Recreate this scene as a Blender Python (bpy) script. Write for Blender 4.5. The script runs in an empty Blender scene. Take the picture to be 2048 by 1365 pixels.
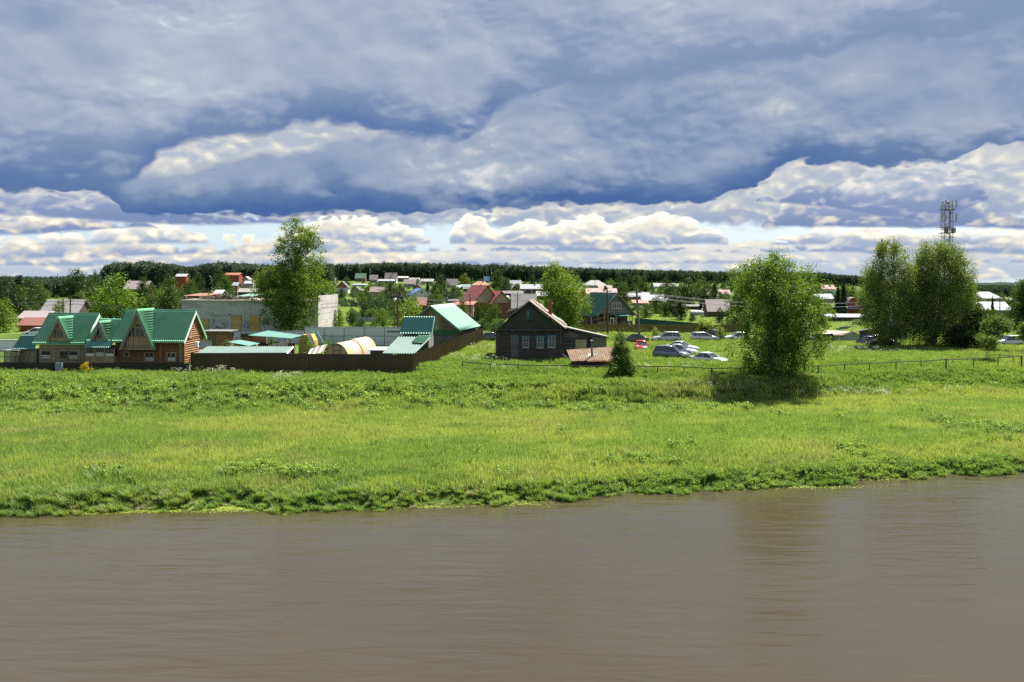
import bpy, bmesh, math, random
import numpy as np
from mathutils import Matrix, Vector
random.seed(7)
rng = np.random.default_rng(7)
scene = bpy.context.scene
C = scene.collection
R = math.radians

# ------------------------------------------------------------------ camera
FPX, CX, CY, CAMH, ROLL = 1900.0, 1024.0, 564.0, 13.0, R(0.36)
cam_d = bpy.data.cameras.new('camera')
cam = bpy.data.objects.new('camera', cam_d)
C.objects.link(cam)
cam_d.sensor_fit = 'HORIZONTAL'
cam_d.sensor_width = 36.0
cam_d.lens = 36.0 * FPX / 2048
cam_d.shift_y = -(682.5 - CY) / 2048
cam_d.clip_start = 0.5
cam_d.clip_end = 12000
cam.matrix_world = Matrix.Translation((0, 0, CAMH)) @ Matrix.Rotation(math.pi / 2, 4, 'X') @ Matrix.Rotation(ROLL, 4, 'Z')
scene.camera = cam

def lev(px, py):
    dx, dy = px - CX, CY - py
    return dx * math.cos(ROLL) - dy * math.sin(ROLL), dx * math.sin(ROLL) + dy * math.cos(ROLL)
def P(px, py, Y):
    a, b = lev(px, py)
    return Vector((a / FPX * Y, Y, CAMH + b / FPX * Y))

# ------------------------------------------------------------------ exposure, sun, sky
scene.cycles.use_denoising = False      # keep leaf and grass detail crisp
scene.cycles.sample_clamp_indirect = 4.0
scene.view_settings.view_transform = 'Standard'
scene.view_settings.look = 'None'
scene.view_settings.gamma = 1.0
scene.view_settings.use_curve_mapping = False
EXPO = 1.78
scene.view_settings.exposure = EXPO
SUN_EL, SUN_AZ = R(54), R(33)          # azimuth clockwise from +Y (the view direction)
sd = bpy.data.lights.new('sun', 'SUN')
sd.energy = 4.4
sd.angle = R(0.53)
sd.color = (1.0, 0.95, 0.86)
sun = bpy.data.objects.new('sun', sd)
C.objects.link(sun)
SUNV = Vector((math.sin(SUN_AZ) * math.cos(SUN_EL), math.cos(SUN_AZ) * math.cos(SUN_EL), math.sin(SUN_EL)))
sun.rotation_euler = SUNV.to_track_quat('Z', 'Y').to_euler()
sun.location = (60, 80, 120)

class E:
    """a node socket with arithmetic"""
    nt = None
    def __init__(s, sock): s.s = sock
    @staticmethod
    def m(op, *a, clamp=False):
        n = E.nt.nodes.new('ShaderNodeMath'); n.operation = op; n.use_clamp = clamp
        for i, v in enumerate(a):
            if isinstance(v, E): E.nt.links.new(v.s, n.inputs[i])
            else: n.inputs[i].default_value = float(v)
        return E(n.outputs[0])
    def __add__(s, o): return E.m('ADD', s, o)
    __radd__ = __add__
    def __sub__(s, o): return E.m('SUBTRACT', s, o)
    def __rsub__(s, o): return E.m('SUBTRACT', o, s)
    def __mul__(s, o): return E.m('MULTIPLY', s, o)
    __rmul__ = __mul__
    def __truediv__(s, o): return E.m('DIVIDE', s, o)
def clamp01(a): return E.m('MULTIPLY', a, 1.0, clamp=True)
def sstep(e0, e1, v):
    n = E.nt.nodes.new('ShaderNodeMapRange'); n.interpolation_type = 'SMOOTHSTEP'
    for k, x in ((0, v), (1, e0), (2, e1)):
        if isinstance(x, E): E.nt.links.new(x.s, n.inputs[k])
        else: n.inputs[k].default_value = x
    return E(n.outputs[0])
def vec(x, y, z):
    n = E.nt.nodes.new('ShaderNodeCombineXYZ')
    for i, v in enumerate((x, y, z)):
        if isinstance(v, E): E.nt.links.new(v.s, n.inputs[i])
        else: n.inputs[i].default_value = v
    return E(n.outputs[0])
def noise(v, scale, detail=4, rough=0.5, dist=0.0, lac=2.0, typ=None):
    n = E.nt.nodes.new('ShaderNodeTexNoise')
    E.nt.links.new(v.s, n.inputs['Vector'])
    n.inputs['Scale'].default_value = scale; n.inputs['Detail'].default_value = detail
    n.inputs['Roughness'].default_value = rough; n.inputs['Distortion'].default_value = dist
    n.inputs['Lacunarity'].default_value = lac
    return E(n.outputs[0])
def voro(v, scale, detail=2, rough=0.5, feat='F1', smooth=1.0):
    n = E.nt.nodes.new('ShaderNodeTexVoronoi'); n.feature = feat
    E.nt.links.new(v.s, n.inputs['Vector'])
    n.inputs['Scale'].default_value = scale; n.inputs['Detail'].default_value = detail
    n.inputs['Roughness'].default_value = rough
    if feat == 'SMOOTH_F1': n.inputs['Smoothness'].default_value = smooth
    return E(n.outputs['Distance'])
def noise2(v, scale, detail, rough):
    o = noise(v, scale, detail, rough); o.s.node.noise_dimensions = '2D'; return o
def voro2(v, scale, detail, rough):
    o = voro(v, scale, detail, rough); o.s.node.voronoi_dimensions = '2D'; return o
def cmix(f, a, b, mode='MIX'):
    n = E.nt.nodes.new('ShaderNodeMix'); n.data_type = 'RGBA'; n.blend_type = mode
    if isinstance(f, E): E.nt.links.new(f.s, n.inputs[0])
    else: n.inputs[0].default_value = f
    for i, x in ((6, a), (7, b)):
        if isinstance(x, E): E.nt.links.new(x.s, n.inputs[i])
        else: n.inputs[i].default_value = (x[0], x[1], x[2], 1)
    return E(n.outputs[2])
def lin(c): return tuple((v / 12.92 if v <= 0.04045 else ((v + 0.055) / 1.055) ** 2.4) for v in c)
def rgb(r, g, b): return lin((r / 255, g / 255, b / 255))

def build_world():
    w = bpy.data.worlds.new('World'); scene.world = w; w.use_nodes = True
    nt = w.node_tree; nt.nodes.clear(); E.nt = nt
    out = nt.nodes.new('ShaderNodeOutputWorld'); bg = nt.nodes.new('ShaderNodeBackground')
    STR = 0.12
    bg.inputs[1].default_value = STR
    nt.links.new(bg.outputs[0], out.inputs[0])
    sky = nt.nodes.new('ShaderNodeTexSky'); sky.sky_type = 'NISHITA'; sky.sun_disc = False
    sky.sun_elevation = SUN_EL; sky.sun_rotation = SUN_AZ
    sky.air_density = 1.0; sky.dust_density = 1.6; sky.ozone_density = 1.0
    K = 1.0 / (STR * 2 ** EXPO)
    def c(r, g, b, m=1.0):
        q = rgb(r, g, b); return tuple(v * K * m for v in q)
    tc = nt.nodes.new('ShaderNodeTexCoord')
    sx = nt.nodes.new('ShaderNodeSeparateXYZ'); nt.links.new(tc.outputs['Generated'], sx.inputs[0])
    x, y, z = E(sx.outputs[0]), E(sx.outputs[1]), E(sx.outputs[2])
    h = E.m('SQRT', x * x + y * y + 1e-6)
    t = z / h
    t = E.m('MINIMUM', t, 3.0)
    a = E.m('ARCTAN2', x, y)
    A0 = 0.75
    an = (a + A0) / (2 * A0)
    an = clamp01(an)
    def curve(pts, raw=0):
        n = nt.nodes.new('ShaderNodeFloatCurve'); cv = n.mapping.curves[0]
        P2 = []
        for px, py in pts:
            dx, dy = lev(px, py)
            P2.append(((math.atan2(dx, FPX) + A0) / (2 * A0), (dy / math.hypot(FPX, dx) + 0.2) / 1.2) if not raw else ((math.atan2(dx, FPX) + A0) / (2 * A0), py))
        cv.points[0].location = P2[0]; cv.points[1].location = P2[-1]
        for p in P2[1:-1]: cv.points.new(*p)
        n.mapping.extend = 'HORIZONTAL'; n.mapping.use_clip = False
        n.mapping.update()
        nt.links.new(an.s, n.inputs['Value'])
        return E(n.outputs[0]) if raw else E(n.outputs[0]) * 1.2 - 0.2
    def pos(asp, seed):
        return vec(x / h + seed, y / h + seed * 0.7, t * asp)
    # clear air low in the sky is milky: the texture plus thin white veil
    col = E(sky.outputs[0])
    col = cmix(0.85, col, cmix(sstep(0.0, 0.3, t), c(186, 212, 230), c(142, 182, 228)))
    def field(sc, asp, vsc, da, dt, det, warp, seed, fade=1.0):
        """one heaped-cloud field and the same field seen a little nearer the sun"""
        o = []
        for k in (0, 1):
            p = vec(a + seed + k * da + warp * 0.6, (t + k * dt) * asp + warp, 0.0)
            n = noise2(p, sc, det, 0.56)
            v = voro2(p, vsc, 1.0, 0.5)
            o += [(n - 0.5) * 3.0, 0.55 - v * 1.15]
        return o
    w1 = (noise2(vec(a, t * 2.0, 0.0), 14, 3, 0.5) - 0.5) * 0.03
    F1 = field(9.0, 2.0, 42.0, 0.0035, 0.006, 5, w1, 3.3)
    F2 = field(4.2, 1.7, 13.0, 0.008, 0.016, 6, w1 * 1.5, 7.7)
    F3 = field(24.0, 1.7, 60.0, 0.0025, 0.005, 4, w1 * 1.2, 5.1)
    FD = ((F1[0] - F1[2]) * 0.8 + (F1[1] - F1[3]) * 0.8) + (F3[0] - F3[2]) * 0.7 + (F3[1] - F3[3]) * 0.25
    BIG = (noise2(vec(a + 1.7, t * 1.5 + w1, 0.0), 3.1, 4, 0.5) - 0.5) * 2.6
    DM = sstep(0.40, 0.66, noise2(vec(a + 9.1, t * 2.0, 0.0), 5.0, 3, 0.5)) * 0.20 + 0.05
    def cloud(base, top, F, ampt, puff, cols, soft=0.005, bh=0.035, rl=1.0, bsoft=0.004, bamp=0.004, rim=0.6, rimw=0.012, lo=0.42, dk=None, bb=0.0):
        """a bank of cumulus seen from the side: flat dark base, heaped top lit from above"""
        nonlocal col
        dark, mid, light, bright = cols
        n1, b1, n2, b2 = F
        edge = n1 * ampt + b1 * puff
        fb = t - curve(base) + n1 * bamp + b1 * bb + (F1[0] * 0.004 + F1[1] * 0.006 if F is F2 else 0.0)
        al = sstep(0.0, bsoft, fb)
        u = sstep(0.0, bh, fb + n1 * bh * 0.35)
        lit = ((n1 - n2) * 0.9 + (b1 - b2) * 0.8) * rl + lo
        if F is F2: lit = lit + FD * DM + BIG * 0.55
        if top is not None:
            ft = curve(top) - t + edge + (F1[0] * 0.004 + F1[1] * 0.008 if F is F2 else 0.0)
            al = al * sstep(0.0, soft, ft)
            rm = sstep(rimw, 0.0, ft) * u * rim
        else:
            rm = u * 0.0
        cc = cmix(u if dk is None else clamp01(1.0 - (1.0 - u) * curve(dk, 1)), dark, mid)
        cc = cmix(clamp01(lit + (u - 1.0) * 0.6 + n1 * (0.22 if F is F2 else 0.30)), cc, light)
        cc = cmix(clamp01(rm + sstep(0.7, 1.2, lit) * u * 0.8), cc, bright)
        col = cmix(al, col, cc)
    L = lambda y0, *xs: [(-500, y0)] + [(px, py) for px, py in xs] + [(2550, y0)]
    lowc = (c(180, 194, 214), c(212, 216, 222), c(250, 238, 216), c(255, 248, 226, 1.15))
    midc = (c(146, 166, 200), c(188, 198, 216), c(250, 238, 214), c(255, 250, 230, 1.25))
    greyc = (c(126, 146, 188), c(166, 180, 206), c(216, 218, 222), c(250, 242, 226, 1.15))
    darkc = (c(74, 106, 161), c(127, 149, 183), c(182, 193, 208), c(236, 234, 230))
    cloud(L(562), L(470, (0, 480), (480, 492), (560, 486), (700, 462), (850, 494), (1000, 462), (1500, 470)), F1, 0.010, 0.010, (c(186, 200, 218), c(204, 212, 224), c(240, 234, 222), c(250, 244, 228)), bh=0.03, rimw=0.02, lo=0.5, soft=0.008)
    cloud(L(556), L(543), F1, 0.006, 0.004, lowc, soft=0.004, bh=0.006, rimw=0.004, lo=0.5)
    cloud(L(545), L(528), F1, 0.010, 0.008, lowc, bh=0.010, rimw=0.006, lo=0.5)
    cloud(L(531, (900, 536), (1500, 530)), L(508, (0, 504), (300, 500), (700, 505), (1400, 512)), F1, 0.014, 0.010, midc, bh=0.012, rimw=0.007)
    cloud(L(514, (0, 520), (500, 510), (1000, 508)), L(482, (0, 478), (200, 470), (460, 488), (700, 466), (880, 492), (1100, 470), (1500, 490), (1700, 470), (2048, 476)), F1, 0.016, 0.014, midc, bh=0.018, rimw=0.010, lo=0.48)
    cloud([(-500, 470), (200, 470), (400, 462), (470, 452), (600, 456), (660, 470), (820, 470), (880, 462), (940, 470), (1400, 470), (1490, 468), (1620, 470), (1750, 470), (1900, 468), (1990, 462), (2048, 456), (2550, 460)],
          [(-500, 0), (2550, 0)], F1, 0.010, 0.010, (c(156, 172, 200), c(180, 190, 207), c(228, 226, 218), c(250, 244, 230)), soft=0.006, bh=0.03, rimw=0.01, rim=0.0, lo=0.45, rl=1.0, bsoft=0.012, bamp=0.007, bb=0.008)
    cloud(L(500, (900, 492), (1000, 495), (1460, 494)), L(466, (0, 474), (150, 462), (300, 432), (400, 456), (470, 506), (560, 506), (610, 436), (700, 424), (780, 438), (850, 462), (885, 500), (903, 450), (925, 418), (960, 422), (1000, 446), (1050, 432), (1120, 440), (1180, 424), (1240, 440), (1310, 416), (1390, 430), (1450, 462), (1480, 505), (1560, 470), (1640, 446), (1700, 436), (1850, 450), (2048, 440)), F1, 0.005, 0.014, (c(160, 176, 204), c(204, 210, 220), c(252, 242, 220), c(255, 251, 234, 1.3)), bh=0.020, rimw=0.016, rim=0.95, lo=0.62, bamp=0.002)
    cloud(L(470, (0, 470), (250, 462), (900, 466), (1500, 458), (2048, 462)), L(500, (0, 440), (250, 430), (350, 448), (420, 500), (640, 500), (1480, 500), (1530, 430), (1560, 400), (1700, 350), (1900, 370), (1980, 400), (2048, 410)), F1, 0.010, 0.014, (greyc[0], greyc[1], midc[2], midc[3]), bh=0.030, rimw=0.012, rim=0.7, lo=0.5)
    cloud([(-500, 455), (0, 432), (120, 436), (300, 455), (520, 450), (700, 440), (900, 430), (1400, 422), (1500, 408), (1600, 414), (1690, 424), (1790, 442), (1900, 436), (1990, 405), (2550, 380)],
          [(-500, 370), (0, 370), (300, 370), (500, 420), (1300, 424), (1440, 408), (1500, 392), (1560, 378), (1640, 345), (1700, 330), (1900, 320), (1960, 350), (2010, 380), (2550, 320)],
          F1, 0.014, 0.016, greyc, soft=0.007, bh=0.040, rimw=0.014, rim=0.7, bamp=0.004)
    cloud([(-500, 400), (0, 392), (130, 390), (220, 396), (250, 436), (400, 442), (560, 440), (720, 438), (850, 430), (1000, 428), (1150, 418), (1300, 412), (1400, 402), (1480, 390), (1520, 372), (1545, 352), (1600, 336), (1680, 338), (1740, 345), (1800, 334), (1880, 330), (1950, 305), (2048, 288), (2550, 230)],
          [(-500, 150), (0, 300), (200, 315), (320, 308), (400, 285), (560, 262), (760, 230), (960, 170), (1100, 120), (1400, 40), (2048, -200), (2550, -400)],
          F2, 0.008, 0.016, darkc, soft=0.020, bh=0.040, rimw=0.024, rim=0.38, bamp=0.006, bb=0.006, rl=0.42, lo=0.38, dk=[(-500, 1.0), (0, 0.7), (200, 0.8), (400, 1.0), (1450, 1.0), (1650, 0.75), (2100, 0.45), (2550, 0.4)])
    cloud([(-500, 392), (0, 388), (100, 384), (140, 368), (240, 372), (300, 348), (345, 322), (440, 300), (520, 284), (600, 276), (720, 284), (840, 304), (930, 298), (958, 268), (1000, 240), (1060, 205), (1180, 190), (1300, 178), (1500, 150), (1760, 120), (2048, 60), (2550, 20)],
          None, F2, 0.0, 0.0, (c(92, 120, 170), c(141, 160, 189), c(194, 203, 217), c(230, 233, 237)), bh=0.060, rl=0.36, bamp=0.012, bb=0.012, bsoft=0.012, lo=0.42, dk=[(-500, 1.0), (250, 1.0), (450, 0.75), (900, 0.95), (1000, 0.7), (1080, 0.4), (1500, 0.3), (2550, 0.25)])
    # below the horizon the world is plain dull ground light
    col2 = cmix(sstep(0.0, -0.03, t), col, c(120, 130, 90))
    nt.links.new(col2.s, bg.inputs[0])
    w.cycles.sampling_method = 'MANUAL'; w.cycles.sample_map_resolution = 512
build_world()
# === END OF CAMERA, SUN AND SKY

# ------------------------------------------------------------------ materials
MATS = {}
def mat(name, color, rough=0.75, metal=0.0, var=0.18, vs=1.5, bump=0.0, bs=20.0, spec=0.4, col2=None, c2t=(0.5, 0.65), c2s=2.0, stretch=(1, 1, 1), rnd=0.12):
    """painted / wooden / mineral surface: base colour, blotches, an optional second colour in worn patches"""
    if name in MATS: return MATS[name]
    m = bpy.data.materials.new(name); m.use_nodes = True; nt = m.node_tree; E.nt = nt
    b = nt.nodes['Principled BSDF']
    g = nt.nodes.new('ShaderNodeNewGeometry'); o = nt.nodes.new('ShaderNodeObjectInfo')
    mp = nt.nodes.new('ShaderNodeMapping'); mp.inputs['Scale'].default_value = stretch
    nt.links.new(g.outputs['Position'], mp.inputs['Vector'])
    v = E(mp.outputs[0])
    n = noise(v, vs, 4, 0.6)
    f = (n - 0.5) * (2.4 * var) + (E(o.outputs['Random']) - 0.5) * (2 * rnd) + 1.0
    base = cmix(0.0, color, color)
    if col2 is not None:
        n2 = noise(v, c2s, 5, 0.65)
        base = cmix(sstep(c2t[0], c2t[1], n2), color, col2)
    mul = nt.nodes.new('ShaderNodeVectorMath'); mul.operation = 'SCALE'
    nt.links.new(base.s, mul.inputs[0]); nt.links.new(f.s, mul.inputs['Scale'])
    nt.links.new(mul.outputs[0], b.inputs['Base Color'])
    b.inputs['Roughness'].default_value = rough; b.inputs['Metallic'].default_value = metal
    b.inputs['Specular IOR Level'].default_value = spec
    if bump:
        bn = nt.nodes.new('ShaderNodeBump'); bn.inputs['Strength'].default_value = bump; bn.inputs['Distance'].default_value = 0.03
        nt.links.new(noise(v, bs, 4, 0.6).s, bn.inputs['Height']); nt.links.new(bn.outputs[0], b.inputs['Normal'])
    MATS[name] = m
    return m

def leafmat(name, use_obj=True, color=(0.07, 0.12, 0.02), trans=0.42, warm=(1.25, 1.15, 0.5), ground=False):
    """leaves and blades: light passes through them; tint differs from leaf to leaf and from place to place"""
    if name in MATS: return MATS[name]
    m = bpy.data.materials.new(name); m.use_nodes = True; nt = m.node_tree; nt.nodes.clear(); E.nt = nt
    out = nt.nodes.new('ShaderNodeOutputMaterial')
    at = nt.nodes.new('ShaderNodeAttribute'); at.attribute_name = 'tint'
    tint = E(at.outputs['Fac'])
    g = nt.nodes.new('ShaderNodeNewGeometry'); o = nt.nodes.new('ShaderNodeObjectInfo')
    pos = E(g.outputs['Position'])
    if ground:
        base = ground(pos, E(o.outputs['Random']))
    elif use_obj: base = E(o.outputs['Color'])
    else: base = cmix(0.0, color, color)
    f = tint * 0.75 + 0.62
    mul = nt.nodes.new('ShaderNodeVectorMath'); mul.operation = 'SCALE'
    nt.links.new(base.s, mul.inputs[0]); nt.links.new(f.s, mul.inputs['Scale'])
    bc = E(mul.outputs[0])
    tc = cmix(1.0, bc, warm, 'MULTIPLY')
    d = nt.nodes.new('ShaderNodeBsdfDiffuse'); t = nt.nodes.new('ShaderNodeBsdfTranslucent'); gl = nt.nodes.new('ShaderNodeBsdfGlossy')
    nt.links.new(bc.s, d.inputs[0]); nt.links.new(tc.s, t.inputs[0])
    gl.inputs[0].default_value = (0.9, 0.95, 0.8, 1); gl.inputs['Roughness'].default_value = 0.5
    a = nt.nodes.new('ShaderNodeMixShader'); a.inputs[0].default_value = trans
    nt.links.new(d.outputs[0], a.inputs[1]); nt.links.new(t.outputs[0], a.inputs[2])
    b2 = nt.nodes.new('ShaderNodeMixShader'); b2.inputs[0].default_value = 0.02
    nt.links.new(a.outputs[0], b2.inputs[1]); nt.links.new(gl.outputs[0], b2.inputs[2])
    nt.links.new(b2.outputs[0], out.inputs[0])
    MATS[name] = m
    return m

# ------------------------------------------------------------------ mesh helpers
def tag(o, label=None, cat=None, group=None, kind=None):
    if label: o['label'] = label
    if cat: o['category'] = cat
    if group: o['group'] = group
    if kind: o['kind'] = kind
    return o
def thing(name, label, cat, loc=(0, 0, 0), rz=0.0, group=None):
    o = bpy.data.objects.new(name, None); C.objects.link(o)
    o.empty_display_size = 0.3
    o.location = loc; o.rotation_euler = (0, 0, rz)
    return tag(o, label, cat, group)
def link(name, me, parent=None, loc=None):
    o = bpy.data.objects.new(name, me); C.objects.link(o)
    if parent is not None: o.parent = parent
    if loc is not None: o.location = loc
    return o
class MB:
    def __init__(s): s.v = []; s.f = []
    def add(s, vs, fs):
        k = len(s.v); s.v += [tuple(v) for v in vs]; s.f += [tuple(i + k for i in f) for f in fs]; return s
    def box(s, x0, x1, y0, y1, z0, z1):
        return s.add([(x0, y0, z0), (x1, y0, z0), (x1, y1, z0), (x0, y1, z0), (x0, y0, z1), (x1, y0, z1), (x1, y1, z1), (x0, y1, z1)],
                     [(0, 3, 2, 1), (4, 5, 6, 7), (0, 1, 5, 4), (1, 2, 6, 5), (2, 3, 7, 6), (3, 0, 4, 7)])
    def slab(s, q, t):
        """a quad given by 4 corners, thickened along its normal (downwards)"""
        q = [Vector(p) for p in q]
        n = (q[1] - q[0]).cross(q[3] - q[0]).normalized()
        b = [p - n * t for p in q]
        return s.add(q + b, [(0, 1, 2, 3), (7, 6, 5, 4), (0, 4, 5, 1), (1, 5, 6, 2), (2, 6, 7, 3), (3, 7, 4, 0)])
    def poly(s, pts, d):
        """polygon pts extruded by vector d"""
        n = len(pts); d = Vector(d); p = [Vector(a) for a in pts]
        return s.add(p + [a + d for a in p], [tuple(range(n)), tuple(range(2 * n - 1, n - 1, -1))] + [(i, i + n, (i + 1) % n + n, (i + 1) % n) for i in range(n)])
    def tube(s, pts, r, n=6, cap=True):
        pts = [Vector(p) for p in pts]
        if not hasattr(r, '__len__'): r = [r] * len(pts)
        k = len(s.v); rings = []
        for i, p in enumerate(pts):
            d = (pts[min(i + 1, len(pts) - 1)] - pts[max(i - 1, 0)]).normalized()
            a = d.cross(Vector((0, 0, 1)))
            if a.length < 1e-3: a = d.cross(Vector((1, 0, 0)))
            a.normalize(); b = d.cross(a)
            for j in range(n):
                t = 2 * math.pi * j / n
                s.v.append(tuple(p + (a * math.cos(t) + b * math.sin(t)) * r[i]))
        for i in range(len(pts) - 1):
            for j in range(n):
                a0 = k + i * n + j; a1 = k + i * n + (j + 1) % n
                s.f.append((a0, a1, a1 + n, a0 + n))
        if cap:
            s.f.append(tuple(k + j for j in range(n))[::-1]); s.f.append(tuple(k + (len(pts) - 1) * n + j for j in range(n)))
        return s
    def mesh(s, name, m=None, smooth=False):
        me = bpy.data.meshes.new(name); me.from_pydata(s.v, [], s.f)
        bm = bmesh.new(); bm.from_mesh(me); bmesh.ops.recalc_face_normals(bm, faces=bm.faces); bm.to_mesh(me); bm.free()
        if smooth: me.polygons.foreach_set('use_smooth', [True] * len(me.polygons))
        if m is not None: me.materials.append(m)
        me.update(); return me
    def build(s, name, m, parent=None, smooth=False):
        return link(name, s.mesh(name, m, smooth), parent)
def npmesh(name, V, F, m=None, tint=None, attrs=None):
    """V (n,3), F (m,k) all faces alike"""
    me = bpy.data.meshes.new(name)
    nv, nf, k = len(V), len(F), F.shape[1]
    me.vertices.add(nv); me.vertices.foreach_set('co', np.asarray(V, np.float32).ravel())
    me.loops.add(nf * k); me.loops.foreach_set('vertex_index', np.asarray(F, np.int32).ravel())
    me.polygons.add(nf); me.polygons.foreach_set('loop_start', np.arange(0, nf * k, k, dtype=np.int32))
    me.update(calc_edges=True)
    if tint is not None:
        a = me.attributes.new('tint', 'FLOAT', 'FACE'); a.data.foreach_set('value', np.asarray(tint, np.float32))
    if m is not None: me.materials.append(m)
    me.validate(); return me

# ------------------------------------------------------------------ terrain
def gy(px, py, z):
    a, b = lev(px, py); Y = (CAMH - z) * FPX / -b
    return a / FPX * Y, Y
SHORE = np.array([gy(px, py, 0.0) for px, py in [(-300, 1048), (0, 1036), (150, 1022), (300, 1020), (440, 1012), (540, 1020), (640, 1022), (800, 1014), (900, 1010), (1000, 1003), (1100, 998),
                  (1200, 992), (1300, 985), (1400, 981), (1470, 977), (1560, 972), (1680, 968), (1740, 956), (1850, 953), (1960, 949), (2048, 944), (2350, 934)]])
FOOT = np.array([gy(px, py, 1.2) for px, py in [(-300, 840), (0, 838), (500, 834), (1000, 830), (1400, 815), (1700, 802), (2048, 800), (2350, 797)]])
TOPS = np.array([gy(px, py, 3.2) for px, py in [(-300, 760), (0, 760), (800, 764), (1000, 766), (1200, 772), (1500, 768), (1700, 752), (2048, 732), (2350, 726)]])
def ext(A):
    x, y = A[:, 0], A[:, 1]
    x = np.concatenate([[x[0] - 400], x, [x[-1] + 600]]); y = np.concatenate([[max(y[0] - 40, 25)], y, [y[-1] + 110]])
    return x, y
SHORE, FOOT, TOPS = ext(SHORE), ext(FOOT), ext(TOPS)
def sm(x): x = np.clip(x, 0, 1); return x * x * (3 - 2 * x)
def wob(X, Y, k, seed=0.0):
    return (np.sin(X * k + 1.3 + seed) * np.cos(Y * k * 1.17 + 2.1 * seed) + 0.6 * np.sin(X * k * 2.3 + Y * k * 1.9 + seed * 3) + 0.4 * np.cos(X * k * 4.1 - Y * k * 3.7 + seed)) / 2
def yshore(X): return np.interp(X, *SHORE) + 0.35 * np.sin(X * 1.1) + 0.25 * np.sin(X * 2.7 + 1)
def ground(X, Y):
    X = np.asarray(X, float); Y = np.asarray(Y, float)
    d = Y - yshore(X)
    z = np.where(d < 0, np.maximum(d * 0.25, -2.5), 0.45 * sm(d / 1.3) + 0.55 * sm((d - 0.5) / 6.5))
    yf, yt = np.interp(X, *FOOT), np.interp(X, *TOPS)
    z = z + np.where(d > 0, 0.2 * sm((d - 4) / 20), 0)
    t = sm((Y - yf) / np.maximum(yt - yf, 4))
    z = z * (1 - t) + 3.2 * t + 0.45 * sm((Y - yt - 1) / 9)
    z = z + np.where(d > 4, 0.07 * wob(X, Y, 0.35) + 0.22 * wob(X, Y, 0.23, 2) * t * (1 - sm((Y - 105) / 20)), 0)
    f = np.interp(Y, [0, 165, 300, 450, 600, 850, 1200, 2200, 6000], [0, 0, 0.8, 2.6, 5.5, 9.6, 11, 8, 6])
    s = X / np.maximum(Y, 1)
    g = np.interp(s, [-0.8, -0.5, -0.42, -0.27, 0.2, 0.35, 0.43, 0.54, 0.8], [0.4, 0.45, 0.6, 1.0, 1.0, 0.85, 0.4, 0.2, 0.2])
    return z + f * g + np.where(Y > 180, 0.3 * wob(X, Y, 0.03, 1), 0)
def G(X, Y): return float(ground(X, Y))
def yground(px, py):
    a, b = lev(px, py)
    Y = np.concatenate([np.arange(40, 400, 0.25), np.arange(400, 2500, 1.0)])
    z = CAMH + b / FPX * Y
    k = np.nonzero(z <= ground(a / FPX * Y, Y))[0]
    return float(Y[k[0]]) if len(k) else 1200.0
def at(px, py):
    Y = yground(px, py); p = P(px, py, Y); return Vector((p.x, Y, G(p.x, Y)))
def onY(px, Y):
    x = P(px, 600, Y).x; return Vector((x, Y, G(x, Y)))

def meadow_color(pos, rnd):
    """yellow-green hay meadow, blue-green lush patches, pinkish-brown seed heads here and there"""
    mp = E.nt.nodes.new('ShaderNodeMapping'); mp.inputs['Scale'].default_value = (0.55, 1.0, 1.0)
    E.nt.links.new(pos.s, mp.inputs[0]); v = E(mp.outputs[0])
    n1 = noise(v, 0.13, 5, 0.62); n2 = noise(v, 0.42, 5, 0.68, 0.5); n3 = noise(v, 0.22, 5, 0.65, 0.8)
    c = cmix(sstep(0.43, 0.57, n1), (0.180, 0.290, 0.066), (0.310, 0.370, 0.095))
    c = cmix(sstep(0.50, 0.62, n2) * 0.75, c, (0.115, 0.220, 0.060))
    c = cmix(sstep(0.52, 0.63, n3) * 0.45, c, (0.31, 0.28, 0.15))
    return cmix(rnd * 0.4, c, (0.27, 0.32, 0.12))
def lush_color(pos, rnd):
    n1 = noise(pos, 0.22, 4, 0.6)
    c = cmix(sstep(0.40, 0.62, n1), (0.142, 0.238, 0.050), (0.235, 0.315, 0.068))
    return cmix(rnd * 0.6, c, (0.16, 0.25, 0.07))
M_MEADOW = leafmat('meadow_blades', ground=meadow_color, trans=0.48, warm=(1.15, 1.15, 0.65))
M_LUSH = leafmat('lush_blades', ground=lush_color, trans=0.44, warm=(1.15, 1.15, 0.6))
M_STRAW = leafmat('straw_blades', use_obj=False, color=(0.26, 0.25, 0.13), trans=0.3)
M_UMBEL = leafmat('umbel_white', use_obj=False, color=(0.55, 0.56, 0.42), trans=0.25, warm=(1, 1, 0.9))
M_LEAF = leafmat('tree_leaves', trans=0.40, warm=(1.35, 1.2, 0.45))
M_NEEDLE = leafmat('conifer_needles', trans=0.12, warm=(1.1, 1.1, 0.6))
M_YELLOW = leafmat('yellow_flowers', use_obj=False, color=(0.6, 0.42, 0.02), trans=0.3)
M_BARK = mat('bark', (0.11, 0.085, 0.06), 0.9, bump=0.5, bs=9, col2=(0.05, 0.04, 0.03))
M_BIRCH = mat('birch_bark', (0.42, 0.40, 0.36), 0.8, col2=(0.04, 0.035, 0.03), c2t=(0.55, 0.6), c2s=5, stretch=(1, 1, 3))

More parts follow.
